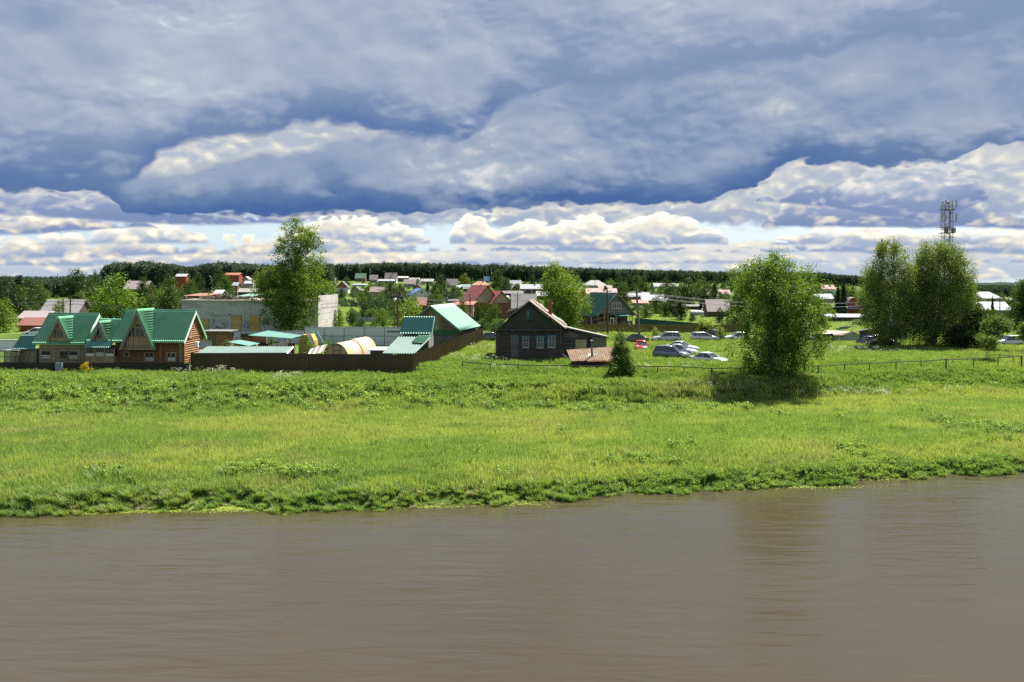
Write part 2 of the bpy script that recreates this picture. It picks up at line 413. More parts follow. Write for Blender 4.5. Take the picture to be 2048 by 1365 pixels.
def build_ground():
    ys = np.concatenate([np.linspace(-120, 46, 14), np.linspace(47, 118, 150)[0:], 118 * (6000 / 118.0) ** np.linspace(0.01, 1, 130)])
    u = np.linspace(-1, 1, 281); u = np.sign(u) * (0.75 * np.abs(u) + 0.85 * np.abs(u) ** 3)
    YY, UU = np.meshgrid(ys, u, indexing='ij'); XX = UU * (np.abs(YY) + 45)
    ZZ = ground(XX, YY)
    V = np.stack([XX, YY, ZZ], -1).reshape(-1, 3); n = len(u); k = len(ys)
    i, j = np.meshgrid(np.arange(k - 1), np.arange(n - 1), indexing='ij'); a = (i * n + j).ravel()
    F = np.stack([a, a + 1, a + n + 1, a + n], 1)
    m = bpy.data.materials.new('ground_soil_and_turf'); m.use_nodes = True; nt = m.node_tree; E.nt = nt
    b = nt.nodes['Principled BSDF']; g = nt.nodes.new('ShaderNodeNewGeometry'); v = E(g.outputs['Position'])
    n1 = noise(v, 0.05, 5, 0.6); n2 = noise(v, 0.9, 5, 0.7); n3 = noise(v, 6.0, 3, 0.6)
    c = cmix(sstep(0.42, 0.6, n1), (0.055, 0.10, 0.014), (0.11, 0.165, 0.022))
    c = cmix(sstep(0.55, 0.75, n2) * 0.6, c, (0.045, 0.055, 0.018))
    c = cmix(n3 * 0.5, c, (0.03, 0.055, 0.01))
    nt.links.new(c.s, b.inputs['Base Color']); b.inputs['Roughness'].default_value = 0.95; b.inputs['Specular IOR Level'].default_value = 0.1
    bn = nt.nodes.new('ShaderNodeBump'); bn.inputs['Strength'].default_value = 0.8; bn.inputs['Distance'].default_value = 0.25
    nt.links.new(noise(v, 2.2, 6, 0.7).s, bn.inputs['Height']); nt.links.new(bn.outputs[0], b.inputs['Normal'])
    me = npmesh('ground', V, F, m); me.polygons.foreach_set('use_smooth', [True] * len(me.polygons))
    tag(link('ground', me), kind='structure')
build_ground()

def build_water():
    m = bpy.data.materials.new('muddy_river_water'); m.use_nodes = True; nt = m.node_tree; E.nt = nt
    b = nt.nodes['Principled BSDF']; g = nt.nodes.new('ShaderNodeNewGeometry'); v = E(g.outputs['Position'])
    n = noise(v, 0.08, 3, 0.5)
    c = cmix(n, (0.035, 0.028, 0.0140), (0.047, 0.038, 0.020))
    nt.links.new(c.s, b.inputs['Base Color'])
    b.inputs['Roughness'].default_value = 0.17; b.inputs['IOR'].default_value = 1.33; b.inputs['Specular IOR Level'].default_value = 0.5
    # long low swell across the current, small wind ripples, calm and ruffled patches
    wv = noise(v, 0.25, 2, 0.5)
    mp = nt.nodes.new('ShaderNodeMapping'); mp.inputs['Rotation'].default_value = (0, 0, R(-34)); mp.inputs['Scale'].default_value = (0.30, 1.35, 1)
    nt.links.new(v.s, mp.inputs[0]); a1 = noise(E(mp.outputs[0]), 1.25, 2, 0.5, 0.6)
    mp2 = nt.nodes.new('ShaderNodeMapping'); mp2.inputs['Rotation'].default_value = (0, 0, R(12)); mp2.inputs['Scale'].default_value = (0.5, 1.6, 1)
    nt.links.new(v.s, mp2.inputs[0]); a2 = noise(E(mp2.outputs[0]), 5.5, 3, 0.6, 0.4)
    ruff = sstep(0.36, 0.62, noise(v, 0.045, 3, 0.55))
    hgt = (noise(E(mp.outputs[0]), 0.55, 1, 0.5, 0.4)) * 0.9 + a1 * (0.45 + ruff * 0.55) + a2 * (0.04 + ruff * 0.07)
    bn = nt.nodes.new('ShaderNodeBump'); bn.inputs['Strength'].default_value = 0.60; bn.inputs['Distance'].default_value = 0.12
    nt.links.new(hgt.s, bn.inputs['Height']); nt.links.new(bn.outputs[0], b.inputs['Normal'])
    me = MB().add([(-1500, -600, 0), (1500, -600, 0), (1500, 320, 0), (-1500, 320, 0)], [(0, 1, 2, 3)]).mesh('river_water', m)
    tag(link('river_water', me), kind='structure')
build_water()

# ------------------------------------------------------------------ scattered ground cover
def blades(n, r, h0, h1, w, bend, seg=2, seed=0, tuft=0):
    g = np.random.default_rng(seed)
    a = g.uniform(0, 2 * np.pi, n); q = r * np.sqrt(g.uniform(0, 1, n))
    bx, by = q * np.cos(a), q * np.sin(a)
    if tuft:
        k = g.integers(0, tuft, n); ta = g.uniform(0, 6.28, tuft); tq = r * np.sqrt(g.uniform(0, 1, tuft))
        bx = tq[k] * np.cos(ta[k]) + g.normal(0, 0.03, n); by = tq[k] * np.sin(ta[k]) + g.normal(0, 0.03, n)
    H = g.uniform(h0, h1, n); d = g.uniform(0, 2 * np.pi, n); B = bend * g.uniform(0.3, 1.2, n) * H
    wx, wy = -np.sin(d), np.cos(d); W = w * g.uniform(0.6, 1.3, n)
    rows = []
    for i in range(seg + 1):
        t = i / seg; off = B * t * t; ww = W * (1 - t) * 0.5 + (0.0 if i == seg else W * 0.12)
        cx, cy, cz = bx + np.cos(d) * off, by + np.sin(d) * off, H * (t - 0.25 * bend * t * t)
        rows.append(np.stack([cx - wx * ww, cy - wy * ww, cz], 1)); rows.append(np.stack([cx + wx * ww, cy + wy * ww, cz], 1))
    V = np.stack(rows, 1).reshape(-1, 3); m = 2 * (seg + 1)
    F = np.concatenate([np.stack([np.arange(n) * m + 2 * i, np.arange(n) * m + 2 * i + 1, np.arange(n) * m + 2 * i + 3, np.arange(n) * m + 2 * i + 2], 1) for i in range(seg)])
    return V, F, np.tile(g.uniform(0, 1, n), seg)
def leafquads(cen, size, seed=0, up=0.5, lw=0.55, down=0.0):
    """one rhombic leaf per centre"""
    g = np.random.default_rng(seed); n = len(cen)
    d = g.normal(0, 1, (n, 3)); d[:, 2] = d[:, 2] * 0.6 - down; d /= np.linalg.norm(d, axis=1)[:, None]
    q = g.normal(0, 1, (n, 3)); q[:, 2] += up * 2 * 0; s = np.cross(d, q); s /= np.linalg.norm(s, axis=1)[:, None] + 1e-9
    sz = (size * g.uniform(0.6, 1.35, n))[:, None]
    mid = cen + d * sz * 0.5
    V = np.stack([cen, mid + s * sz * lw * 0.5, cen + d * sz, mid - s * sz * lw * 0.5], 1).reshape(-1, 3)
    F = np.arange(4 * n).reshape(n, 4)
    return V, F
def joinVF(parts):
    V, F, T, k = [], [], [], 0
    for v, f, t in parts:
        V.append(v); F.append(f + k); T.append(t); k += len(v)
    return np.concatenate(V), np.concatenate(F), np.concatenate(T)
SRC = {}
def source(name, V, F, m, T):
    me = npmesh(name, V, F, m, T); o = bpy.data.objects.new(name, me); SRC[name] = o; return o
def scatter(name, srcs, X, Y, scl, idx=None, kind='stuff', z=None, tilt=0.0, label=None, lean=None):
    n = len(X); g = np.random.default_rng(n)
    Z = ground(X, Y) if z is None else z
    me = bpy.data.meshes.new(name); me.vertices.add(n)
    me.vertices.foreach_set('co', np.stack([X, Y, Z], 1).astype(np.float32).ravel())
    ra = np.stack([g.normal(0, tilt, n), g.normal(0, tilt, n), g.uniform(0, 6.283, n)], 1).astype(np.float32)
    a = me.attributes.new('rot', 'FLOAT_VECTOR', 'POINT'); a.data.foreach_set('vector', ra.ravel())
    scl = np.broadcast_to(np.asarray(scl, np.float32), (n,)) if np.ndim(scl) < 2 else scl
    s3 = np.stack([scl] * 3, 1) if np.ndim(scl) == 1 else scl
    a = me.attributes.new('scl', 'FLOAT_VECTOR', 'POINT'); a.data.foreach_set('vector', np.asarray(s3, np.float32).ravel())
    if idx is None: idx = g.integers(0, len(srcs), n)
    a = me.attributes.new('idx', 'INT', 'POINT'); a.data.foreach_set('value', np.asarray(idx, np.int32))
    o = link(name, me)
    col = bpy.data.collections.new(name + '_sources')
    for i, s in enumerate(srcs):
        q = s.copy(); q.name = f'{i:02d}_{s.name}'; col.objects.link(q)
    ng = bpy.data.node_groups.new(name + '_nodes', 'GeometryNodeTree')
    ng.interface.new_socket('Geometry', in_out='INPUT', socket_type='NodeSocketGeometry')
    ng.interface.new_socket('Geometry', in_out='OUTPUT', socket_type='NodeSocketGeometry')
    N = ng.nodes; gi = N.new('NodeGroupInput'); go = N.new('NodeGroupOutput')
    ci = N.new('GeometryNodeCollectionInfo'); ci.inputs['Collection'].default_value = col
    ci.inputs['Separate Children'].default_value = True; ci.inputs['Reset Children'].default_value = True
    ip = N.new('GeometryNodeInstanceOnPoints'); ip.inputs['Pick Instance'].default_value = True
    def na(nm, ty):
        q = N.new('GeometryNodeInputNamedAttribute'); q.data_type = ty; q.inputs['Name'].default_value = nm; return q.outputs[0]
    e2r = N.new('FunctionNodeEulerToRotation')
    ng.links.new(na('rot', 'FLOAT_VECTOR'), e2r.inputs[0])
    ng.links.new(gi.outputs[0], ip.inputs['Points']); ng.links.new(ci.outputs[0], ip.inputs['Instance'])
    ng.links.new(na('idx', 'INT'), ip.inputs['Instance Index']); ng.links.new(e2r.outputs[0], ip.inputs['Rotation'])
    ng.links.new(na('scl', 'FLOAT_VECTOR'), ip.inputs['Scale']); ng.links.new(ip.outputs[0], go.inputs[0])
    md = o.modifiers.new('scatter', 'NODES'); md.node_group = ng
    return tag(o, label=label, cat=None, kind=kind)

for i in range(3):
    V, F, T = joinVF([blades(230, 0.75, 0.22, 0.5, 0.022, 0.35, 2, 10 + i, 40), blades(60, 0.75, 0.35, 0.62, 0.012, 0.3, 2, 20 + i)])
    source(f'meadow_tuft_{i}', V, F, M_MEADOW, T)
for i in range(2):
    V, F, T = joinVF([blades(150, 0.55, 0.25, 0.55, 0.03, 0.5, 2, 30 + i, 16)])
    source(f'lush_tuft_{i}', V, F, M_LUSH, T)
for i in range(3):     # tall arching bank grass and sedge
    V, F, T = joinVF([blades(170, 0.42, 0.5, 1.0, 0.035, 0.75, 3, 40 + i, 9)])
    source(f'bank_tuft_{i}', V, F, M_LUSH, T)
V, F, T = joinVF([blades(160, 0.45, 0.4, 0.8, 0.028, 1.0, 3, 50, 4)]); source('straw_tuft', V, F, M_STRAW, T)
def weed(seed, n, r, h, size, M, nm, down=0.25):
    g = np.random.default_rng(seed)
    k = 14; ta = g.uniform(0, 6.28, k); tq = r * np.sqrt(g.uniform(0, 1, k)); th = h * g.uniform(0.55, 1.0, k)
    j = g.integers(0, k, n); t = g.uniform(0.25, 1, n) ** 0.7
    cen = np.stack([tq[j] * np.cos(ta[j]) + g.normal(0, 0.05, n), tq[j] * np.sin(ta[j]) + g.normal(0, 0.05, n), th[j] * t], 1)
    V, F = leafquads(cen, size, seed, down=down)
    V2, F2, T2 = blades(k, r, h * 0.5, h * 0.9, 0.02, 0.1, 1, seed + 1)
    V, F, T = joinVF([(V, F, g.uniform(0, 1, n) * 0.6 + t * 0.4), (V2, F2, T2)])
    return source(nm, V, F, M, T)
for i in range(3): weed(60 + i, 190, 0.55, 0.85 + 0.1 * i, 0.17, M_LUSH, f'nettle_clump_{i}')
weed(70, 60, 0.6, 0.55, 0.42, M_LUSH, 'burdock_clump', 0.1)
def umbel(seed):
    g = np.random.default_rng(seed); parts = []
    for s in range(7):
        x, y, h = g.normal(0, 0.3), g.normal(0, 0.3), g.uniform(0.8, 1.25)
        V, F, T = blades(1, 0.001, h, h, 0.02, 0.02, 1, seed + s); V[:, 0] += x; V[:, 1] += y; parts.append((V, F, T))
        for q in range(g.integers(1, 4)):
            a = g.uniform(0, 6.28); c = np.array([x + 0.16 * math.cos(a), y + 0.16 * math.sin(a), h + g.uniform(-0.15, 0.05)])
            n = 8; an = g.uniform(0, 6.28, n); rr = g.uniform(0.0, 0.065, n)
            cen = c + np.stack([rr * np.cos(an), rr * np.sin(an), g.normal(0, 0.012, n)], 1)
            v, f = leafquads(cen, 0.055, seed * 7 + q + s, lw=1.0); parts.append((v, f, g.uniform(0.4, 1, n)))
    V, F, T = joinVF(parts); return source('umbel_%d' % seed, V, F, M_UMBEL, T)
umbel(81); umbel(82)

def region(n, x0, x1, y0, y1, seed):
    g = np.random.default_rng(seed)
    Y = g.uniform(y0, y1, n); return g.uniform(x0, x1, n), Y, g
def inview(X, Y, m=0.60): return np.abs(X / Y) < m
HOUSES_KEEP = []          # rectangles free of ground cover: x0, x1, y0, y1
HOUSES_KEEP += [(-80, -10.6, 98.6, 141), (-9.2, -4.6, 120, 146)]
def keep(X, Y):
    k = np.ones(len(X), bool)
    fx = -10.3 + (Y - 98) * 0.1234
    k &= ~((X < fx - 0.1) & (Y > 98.0) & (Y < 146))
    for x0, x1, y0, y1 in HOUSES_KEEP[2:]: k &= ~((X > x0) & (X < x1) & (Y > y0) & (Y < y1))
    return k
HOUSES_KEEP += [(-2.2, 12.0, 110.8, 125.5), (6.0, 11.6, 101.8, 106.5)]

# hay meadow on the flood plain
X, Y, g = region(30000, -62, 70, 50, 112, 1)
d = Y - yshore(X); yf = np.interp(X, *FOOT)
k = (d > 2.0) & (Y < yf + 4) & inview(X, Y, 0.62)
n1 = 0.5 + 0.5 * wob(X, Y, 0.13, 4)
scatter('meadow_grass', [SRC[f'meadow_tuft_{i}'] for i in range(3)], X[k], Y[k], (0.75 + 0.5 * g.uniform(0, 1, len(X)) + 0.35 * n1)[k], tilt=0.12)
# darker lush tussocks standing in the meadow, and the little scarp at its back edge
g = np.random.default_rng(61); TX, TY = [], []
for px, py, w, h, n in [(500, 952, 60, 7, 60), (600, 958, 70, 8, 90), (660, 955, 16, 5, 14), (470, 958, 20, 4, 20), (940, 822, 60, 3, 30), (1060, 824, 70, 3, 110), (1180, 826, 90, 4, 140), (1320, 828, 70, 5, 150), (1400, 822, 40, 5, 60), (1545, 838, 30, 5, 40), (1690, 838, 20, 6, 30), (1960, 865, 70, 10, 130), (2040, 870, 40, 8, 60), (1890, 850, 50, 5, 50), (1480, 826, 40, 3, 40), (120, 830, 130, 8, 260), (300, 815, 60, 6, 70), (760, 830, 40, 4, 30), (1120, 870, 40, 6, 14), (230, 960, 60, 8, 25), (1010, 955, 40, 5, 14), (1280, 930, 120, 10, 60), (1700, 905, 60, 8, 30), (1370, 905, 60, 8, 20), (350, 900, 120, 12, 14), (850, 900, 160, 14, 16)]:
    for i in range(n): p = at(px + g.normal(0, w * .45), py + g.normal(0, h * .6)); TX.append(p.x); TY.append(p.y)
TX, TY = np.array(TX), np.array(TY)
scatter('meadow_tussocks', [SRC['lush_tuft_0'], SRC['lush_tuft_1'], SRC['bank_tuft_0'], SRC['nettle_clump_1']], TX, TY, 0.6 + 0.5 * g.uniform(0, 1, len(TX)), tilt=0.15)
# lush grass on the terrace slope and the upper field
X, Y, g = region(52000, -70, 95, 80, 172, 2)
yf = np.interp(X, *FOOT); d = Y - yf
k = (d > -3) & inview(X, Y, 0.60) & keep(X, Y) & (g.uniform(0, 1, len(X)) < np.interp(Y, [80, 110, 170], [1, 0.8, 0.55]))
mix = (wob(X, Y, 0.17, 7) > -0.1) | (d < 3)
idx = g.integers(0, 2, len(X))
idx = np.where((Y > 112) & (g.uniform(0, 1, len(X)) < 0.55), g.integers(2, 5, len(X)), idx)
scatter('field_grass', [SRC['lush_tuft_0'], SRC['lush_tuft_1']] + [SRC[f'meadow_tuft_{i}'] for i in range(3)], X[k], Y[k], (0.6 + 0.6 * g.uniform(0, 1, len(X)))[k], idx=idx[k], tilt=0.15)
# tall growth along the water's edge
X, Y, g = region(30000, -60, 68, 50, 76, 3)
d = Y - yshore(X)
wid = 2.6 + 1.6 * wob(X, Y * 0, 0.21, 3)
k = (d > -0.55) & (d < wid + 1.2 * g.uniform(0, 1, len(X))) & inview(X, Y, 0.62)
sc = (0.34 + 0.36 * g.uniform(0, 1, len(X))) * np.where(d < 0.4, 0.8, 1.0) * (1.0 + 0.30 * wob(X, Y, 0.6, 5) + 0.3 * wob(X, Y, 0.19, 8))
px_of = X / Y * FPX + 1024
straw = (g.uniform(0, 1, len(X)) < np.where((px_of > 90) & (px_of < 460) | (px_of > 800) & (px_of < 960), 0.22, 0.02)) & (d < 1.6)
idx = np.where(straw, 3, g.integers(0, 3, len(X)))
idx = np.where((px_of > 1150) & (g.uniform(0, 1, len(X)) < 0.45) & ~straw, 4, idx)
scatter('riverbank_grass', [SRC[f'bank_tuft_{i}'] for i in range(3)] + [SRC['straw_tuft'], SRC['nettle_clump_0']], X[k], Y[k], sc[k], idx=idx[k], tilt=0.18)
# nettles, burdock and bramble on the slope, in drifts
X, Y, g = region(30000, -66, 90, 78, 150, 4)
yf = np.interp(X, *FOOT); yt = np.interp(X, *TOPS); d = Y - yf
dr = wob(X, Y, 0.16, 11) + 0.7 * wob(X, Y, 0.45, 12)
pxo = X / Y * FPX + 1024
dens = np.where((Y > yf + 2) & (Y < yt + 6), 0.55, 0.06) + np.where(Y > 97, -0.15, 0)
dens = dens * np.where((pxo > 1480) & (Y < 96), 0.55, 1)
dens = np.where((np.abs(Y - yf) < 1.2) & (pxo > 950), 0.6 * (dr > 0.0), dens)
k = (dr > 0.25 - dens) & (g.uniform(0, 1, len(X)) < np.clip(dens + 0.12, 0, 1)) & (d > -1.5) & inview(X, Y) & keep(X, Y)
idx = np.where(g.uniform(0, 1, len(X)) < 0.12, 3, g.integers(0, 3, len(X)))
scatter('slope_weeds', [SRC[f'nettle_clump_{i}'] for i in range(3)] + [SRC['burdock_clump']], X[k], Y[k], ((0.55 + 0.55 * g.uniform(0, 1, len(X))) * np.interp(Y, [88, 93, 104], [1, .5, .5]))[k], idx=idx[k], tilt=0.15)
# green thickets along the foot of the fences
XX, YY2 = [], []
g = np.random.default_rng(5)
for i in range(420): XX.append(g.uniform(-58, -10)); YY2.append(96.9 - abs(g.normal(0, 1.1)))
for i in range(260):
    t = g.uniform(0, 1); XX.append(-10.3 + 5.8 * t + 0.5 + abs(g.normal(0, 0.9))); YY2.append(98 + 47 * t)
scatter('fence_foot_weeds', [SRC[f'nettle_clump_{i}'] for i in range(3)] + [SRC['burdock_clump']], np.array(XX), np.array(YY2), 0.24 + 0.25 * g.uniform(0, 1, len(XX)), tilt=0.15)
# white umbels: clusters where the photograph shows them
UM = [(1735, 797, 90, 34), (1690, 793, 40, 14), (1640, 797, 30, 7), (1480, 790, 60, 10), (1380, 780, 60, 10), (945, 725, 60, 26), (1010, 722, 40, 10), (410, 752, 60, 26), (575, 762, 26, 18), (1400, 722, 40, 14), (1690, 705, 120, 60), (1100, 745, 120, 14), (1900, 790, 40, 6), (1270, 790, 60, 6), (200, 790, 120, 8), (1340, 745, 90, 16), (960, 700, 40, 12)]
XX, YY2 = [], []
for px, py, w, n in UM:
    for i in range(n):
        p = at(px + g.normal(0, w * 0.5), py + g.normal(0, 3)); XX.append(p.x); YY2.append(p.y)
XX, YY2 = np.array(XX), np.array(YY2); k = keep(XX, YY2) & (g.uniform(0, 1, len(XX)) < 0.7)
scatter('white_umbel_flowers', [SRC['umbel_81'], SRC['umbel_82']], XX[k], YY2[k], (0.5 + 0.3 * g.uniform(0, 1, k.sum())), tilt=0.1)
# duckweed and flattened stems floating in front of the bank
def floating():
    g = np.random.default_rng(9); cen = []
    for px, py, w, h, n in [(200, 1024, 60, 3, 900), (330, 1020, 40, 2.5, 700), (430, 1016, 60, 4, 2200), (500, 1018, 50, 2.5, 900), (1620, 975, 120, 2, 500), (1760, 957, 70, 2, 900), (1050, 1007, 60, 3, 300), (860, 1014, 80, 2, 400), (260, 1023, 120, 2, 500)]:
        for i in range(n):
            X, Y = gy(px + g.normal(0, w * 0.5), py + g.normal(0, h), 0.0); cen.append((X, Y, 0.006 + g.uniform(0, 0.012)))
    cen = np.array(cen); V, F = leafquads(cen, 0.13, 3, lw=0.7); V[:, 2] = np.repeat(cen[:, 2], 4) + g.uniform(0, 0.008, len(V))
    me = npmesh('floating_pondweed', V, F, leafmat('pondweed', use_obj=False, color=(0.17, 0.22, 0.035), trans=0.1), g.uniform(0, 1, len(F)))
    tag(link('floating_pondweed', me), kind='stuff')
floating()

# ------------------------------------------------------------------ trees
def crown(seed, prof, depth=0.9, nclump=260, nleaf=70, size=0.24, cr=0.55, droop=0.0, low=0.0, shell=0.5, lump=0.4, lw=0.55):
    """leaf clumps filling an outline (z, x_left, x_right), thicker near its surface"""
    g = np.random.default_rng(seed); pr = np.array(prof, float)
    zs = np.linspace(pr[0, 0], pr[-1, 0], 60); xl = np.interp(zs, pr[:, 0], pr[:, 1]); xr = np.interp(zs, pr[:, 0], pr[:, 2])
    w = np.maximum((xr - xl) / 2, 0.05); p = w ** 1.35; p /= p.sum()
    k = g.choice(len(zs), nclump, p=p); z = zs[k] + g.normal(0, 0.12, nclump); th = g.uniform(0, 2 * np.pi, nclump)
    ph = g.uniform(0, 6.28, 6); H = pr[-1, 0] - pr[0, 0]
    L = 1 + lump * (0.5 * np.sin(3 * th + 9 * z / H + ph[0]) + 0.5 * np.sin(5 * th - 14 * z / H + ph[1]) + 0.4 * np.sin(21 * z / H + 2 * th + ph[2])) - lump * 0.12
    r = g.uniform(0, 1, nclump) ** shell * np.clip(L, 0.4, 1.1)
    W = np.interp(z, zs, w); X0 = np.interp(z, zs, (xl + xr) / 2)
    cx, cy = X0 + W * r * np.cos(th), W * depth * r * np.sin(th)
    cc = np.stack([cx, cy, z], 1)
    j = np.repeat(np.arange(nclump), nleaf); n = len(j)
    csz = cr * g.uniform(0.6, 1.35, nclump)
    o = g.normal(0, 1, (n, 3)) * (csz[j] * 0.5)[:, None]
    o[:, 2] *= (0.75 + droop); o[:, 2] -= droop * csz[j] * g.uniform(0, 1.5, n)
    cen = cc[j] + o
    V, F = leafquads(cen, size, seed + 1, down=droop * 0.8, lw=lw)
    T = np.clip(0.2 * g.uniform(0, 1, n) + 0.6 * g.uniform(0, 1, nclump)[j] + 0.2 * g.uniform(0, 1, n), 0, 1)
    return V, F, T, cc
def limbs(H, r0, cc, nb=40, seed=0, base=(0, 0), trunks=1, split=0.25, lean=0.0, top=0.93):
    g = np.random.default_rng(seed); mb = MB()
    zt = cc[:, 2].max(); axis = []
    for t in range(trunks):
        dx, dy = (0, 0) if trunks == 1 else (g.uniform(-1, 1) * H * 0.10, g.uniform(-1, 1) * H * 0.07)
        x0, y0 = base[0] + dx * 0.25, base[1] + dy * 0.25
        hh = zt * top * (1 if t == 0 else g.uniform(0.7, 0.95))
        tc = cc[cc[:, 2] > hh * 0.7]; ex, ey = (tc[:, 0].mean(), tc[:, 1].mean()) if len(tc) else (0, 0)
        pts = [(x0 + (ex * q * q + dx * q) + g.normal(0, 0.012) * H * q, y0 + (ey * q * q + dy * q) + g.normal(0, 0.01) * H * q, hh * q - (0.3 if q == 0 else 0)) for q in (0, 0.15, 0.3, 0.45, 0.6, 0.75, 0.9, 1.0)]
        rr = [r0 * (1.0 if trunks == 1 else 0.7) * (1.15, 0.9, 0.8, 0.65, 0.5, 0.35, 0.2, 0.06)[i] for i in range(8)]
        mb.tube(pts, rr, 8); axis.append((pts, rr))
    for c in cc[g.choice(len(cc), min(nb, len(cc)), replace=False)]:
        pts, rr = axis[g.integers(0, trunks)]
        zz = max(c[2] - abs(g.uniform(0.08, 0.25)) * H, H * split * 0.6)
        if zz >= c[2] + 0.05 * H and c[2] > H * 0.2: zz = c[2] * 0.85
        i = min(range(len(pts) - 1), key=lambda q: abs(pts[q][2] - zz)); p0 = Vector(pts[i]); c = Vector(c)
        mid = p0.lerp(c, 0.55) + Vector((0, 0, 0.04 * H)); mb.tube([p0, mid, c], [rr[i] * 0.42, rr[i] * 0.25, 0.015], 5, cap=False)
    return mb
def big_tree(name, label, cat, px, py, Y, prof, group=None, color=(0.07, 0.12, 0.02), bark=None, trunk_r=0.25, trunks=1, nb=60, **kw):
    """a tree of its own, outline given in photograph pixels: (py, left, right)"""
    b = onY(px, Y)
    pr = [(P(px, q, Y).z - b.z, P(l, q, Y).x - b.x, P(r, q, Y).x - b.x) for q, l, r in prof][::-1]
    t = thing(name, label, cat, b, 0, group)
    V, F, T, cc = crown(kw.pop('seed', int(px)), pr, **kw)
    H = pr[-1][0]
    limbs(H, trunk_r, cc, nb, int(px), trunks=trunks).build('trunk', bark or M_BARK, t, smooth=True)
    c = link('crown', npmesh('crown', V, F, M_LEAF, T), t); c.color = (*color, 1)
    return t

LIME = (0.125, 0.20, 0.022); MID = (0.062, 0.115, 0.020); DARK = (0.030, 0.060, 0.016); BIRCHC = (0.125, 0.185, 0.050)
big_tree('poplar_tree', 'tall ragged poplar with a narrow upper spire, growing beside the grey concrete building', 'tree', 583, 690, 145,
         [(438, 586, 606), (452, 570, 624), (466, 554, 636), (485, 546, 644), (500, 544, 640), (510, 548, 645), (522, 552, 650), (535, 530, 652), (550, 508, 654), (570, 504, 655), (600, 508, 652), (625, 518, 642), (645, 530, 632), (657, 545, 615)],
         color=(0.110, 0.180, 0.034), nclump=420, nleaf=110, size=0.25, cr=0.85, shell=0.42, lump=0.42, trunk_r=0.32, nb=90)
big_tree('birch_tree', 'bright yellow-green birch behind the dark log house', 'tree', 1122, 665, 133,
         [(528, 1100, 1112), (540, 1090, 1135), (552, 1086, 1150), (565, 1084, 1165), (585, 1080, 1172), (605, 1084, 1176), (625, 1082, 1174), (645, 1090, 1166), (658, 1100, 1150)],
         color=(0.135, 0.215, 0.03), bark=M_BIRCH, nclump=240, nleaf=100, size=0.21, cr=0.72, droop=0.6, trunk_r=0.18, lump=0.45)
big_tree('willow_tree', 'broad many-stemmed willow standing alone in the field by the pole fence', 'tree', 1545, 748, 99,
         [(500, 1540, 1556), (512, 1528, 1566), (522, 1480, 1590), (532, 1462, 1604), (545, 1455, 1635), (560, 1456, 1650), (580, 1458, 1662), (610, 1464, 1672), (640, 1468, 1662), (670, 1470, 1648), (695, 1470, 1644), (715, 1474, 1632), (732, 1482, 1614), (748, 1495, 1600)],
         color=(0.105, 0.180, 0.032), nclump=520, nleaf=125, size=0.19, cr=0.62, droop=0.5, trunks=5, trunk_r=0.22, nb=170, lump=0.62, shell=0.42)
big_tree('birch_tree', 'tall drooping birch above the black car, left one of the pair below the mast', 'tree', 1792, 690, 139,
         [(484, 1766, 1792), (495, 1754, 1806), (510, 1744, 1818), (530, 1734, 1828), (550, 1726, 1834), (580, 1722, 1838), (615, 1722, 1840), (645, 1728, 1838), (668, 1742, 1830)],
         color=BIRCHC, bark=M_BIRCH, nclump=420, nleaf=125, size=0.21, cr=0.74, droop=0.8, trunk_r=0.26, lump=0.22, nb=60, shell=0.4)
big_tree('birch_tree', 'widest drooping birch directly in front of the lattice mast', 'tree', 1868, 692, 140,
         [(484, 1845, 1880), (492, 1836, 1912), (505, 1830, 1920), (522, 1824, 1935), (540, 1822, 1950), (565, 1820, 1950), (600, 1820, 1948), (635, 1822, 1945), (665, 1828, 1940), (688, 1840, 1930)],
         color=BIRCHC, bark=M_BIRCH, nclump=640, nleaf=125, size=0.21, cr=0.78, droop=0.8, shell=0.4, trunks=3, trunk_r=0.3, lump=0.22, nb=90)
big_tree('young_tree', 'small dense dark-green young tree beside the rusty corrugated roof', 'tree', 1245, 770, 95,
         [(664, 1236, 1248), (680, 1230, 1254), (700, 1225, 1259), (720, 1221, 1266), (740, 1218, 1272), (755, 1218, 1272), (768, 1224, 1266)],
         color=(0.055, 0.105, 0.018), nclump=230, nleaf=70, size=0.14, cr=0.38, droop=0.2, trunk_r=0.06, lump=0.2, shell=0.35, nb=30)
big_tree('field_bush', 'bright light-green bushy tree behind the plank fence', 'bush', 1410, 676, 158,
         [(637, 1406, 1414), (645, 1396, 1422), (655, 1392, 1426), (665, 1393, 1425), (674, 1402, 1418)],
         color=(0.17, 0.24, 0.05), nclump=60, nleaf=60, size=0.22, cr=0.5, trunk_r=0.06, nb=14)
big_tree('field_bush', 'little bright-green sapling between the parked cars by the thin post', 'bush', 1311, 681, 150,
         [(659, 1307, 1312), (668, 1304, 1318), (676, 1306, 1317)], color=(0.17, 0.24, 0.04), nclump=24, nleaf=40, size=0.16, cr=0.35, trunk_r=0.03, nb=6)
big_tree('field_bush', 'slim bright-green sapling right of the white and black cars', 'bush', 1442, 680, 152,
         [(653, 1435, 1442), (664, 1434, 1448), (676, 1438, 1449)], color=(0.15, 0.22, 0.04), nclump=30, nleaf=40, size=0.16, cr=0.4, trunk_r=0.03, nb=6)
big_tree('garden_tree', 'leafy tree in front of the low white roof near the right edge', 'tree', 1962, 695, 138,
         [(612, 1945, 1960), (625, 1935, 1985), (645, 1928, 1998), (665, 1930, 1992), (685, 1940, 1980)], color=(0.055, 0.10, 0.022), nclump=170, nleaf=60, size=0.24, cr=0.7, trunk_r=0.12)
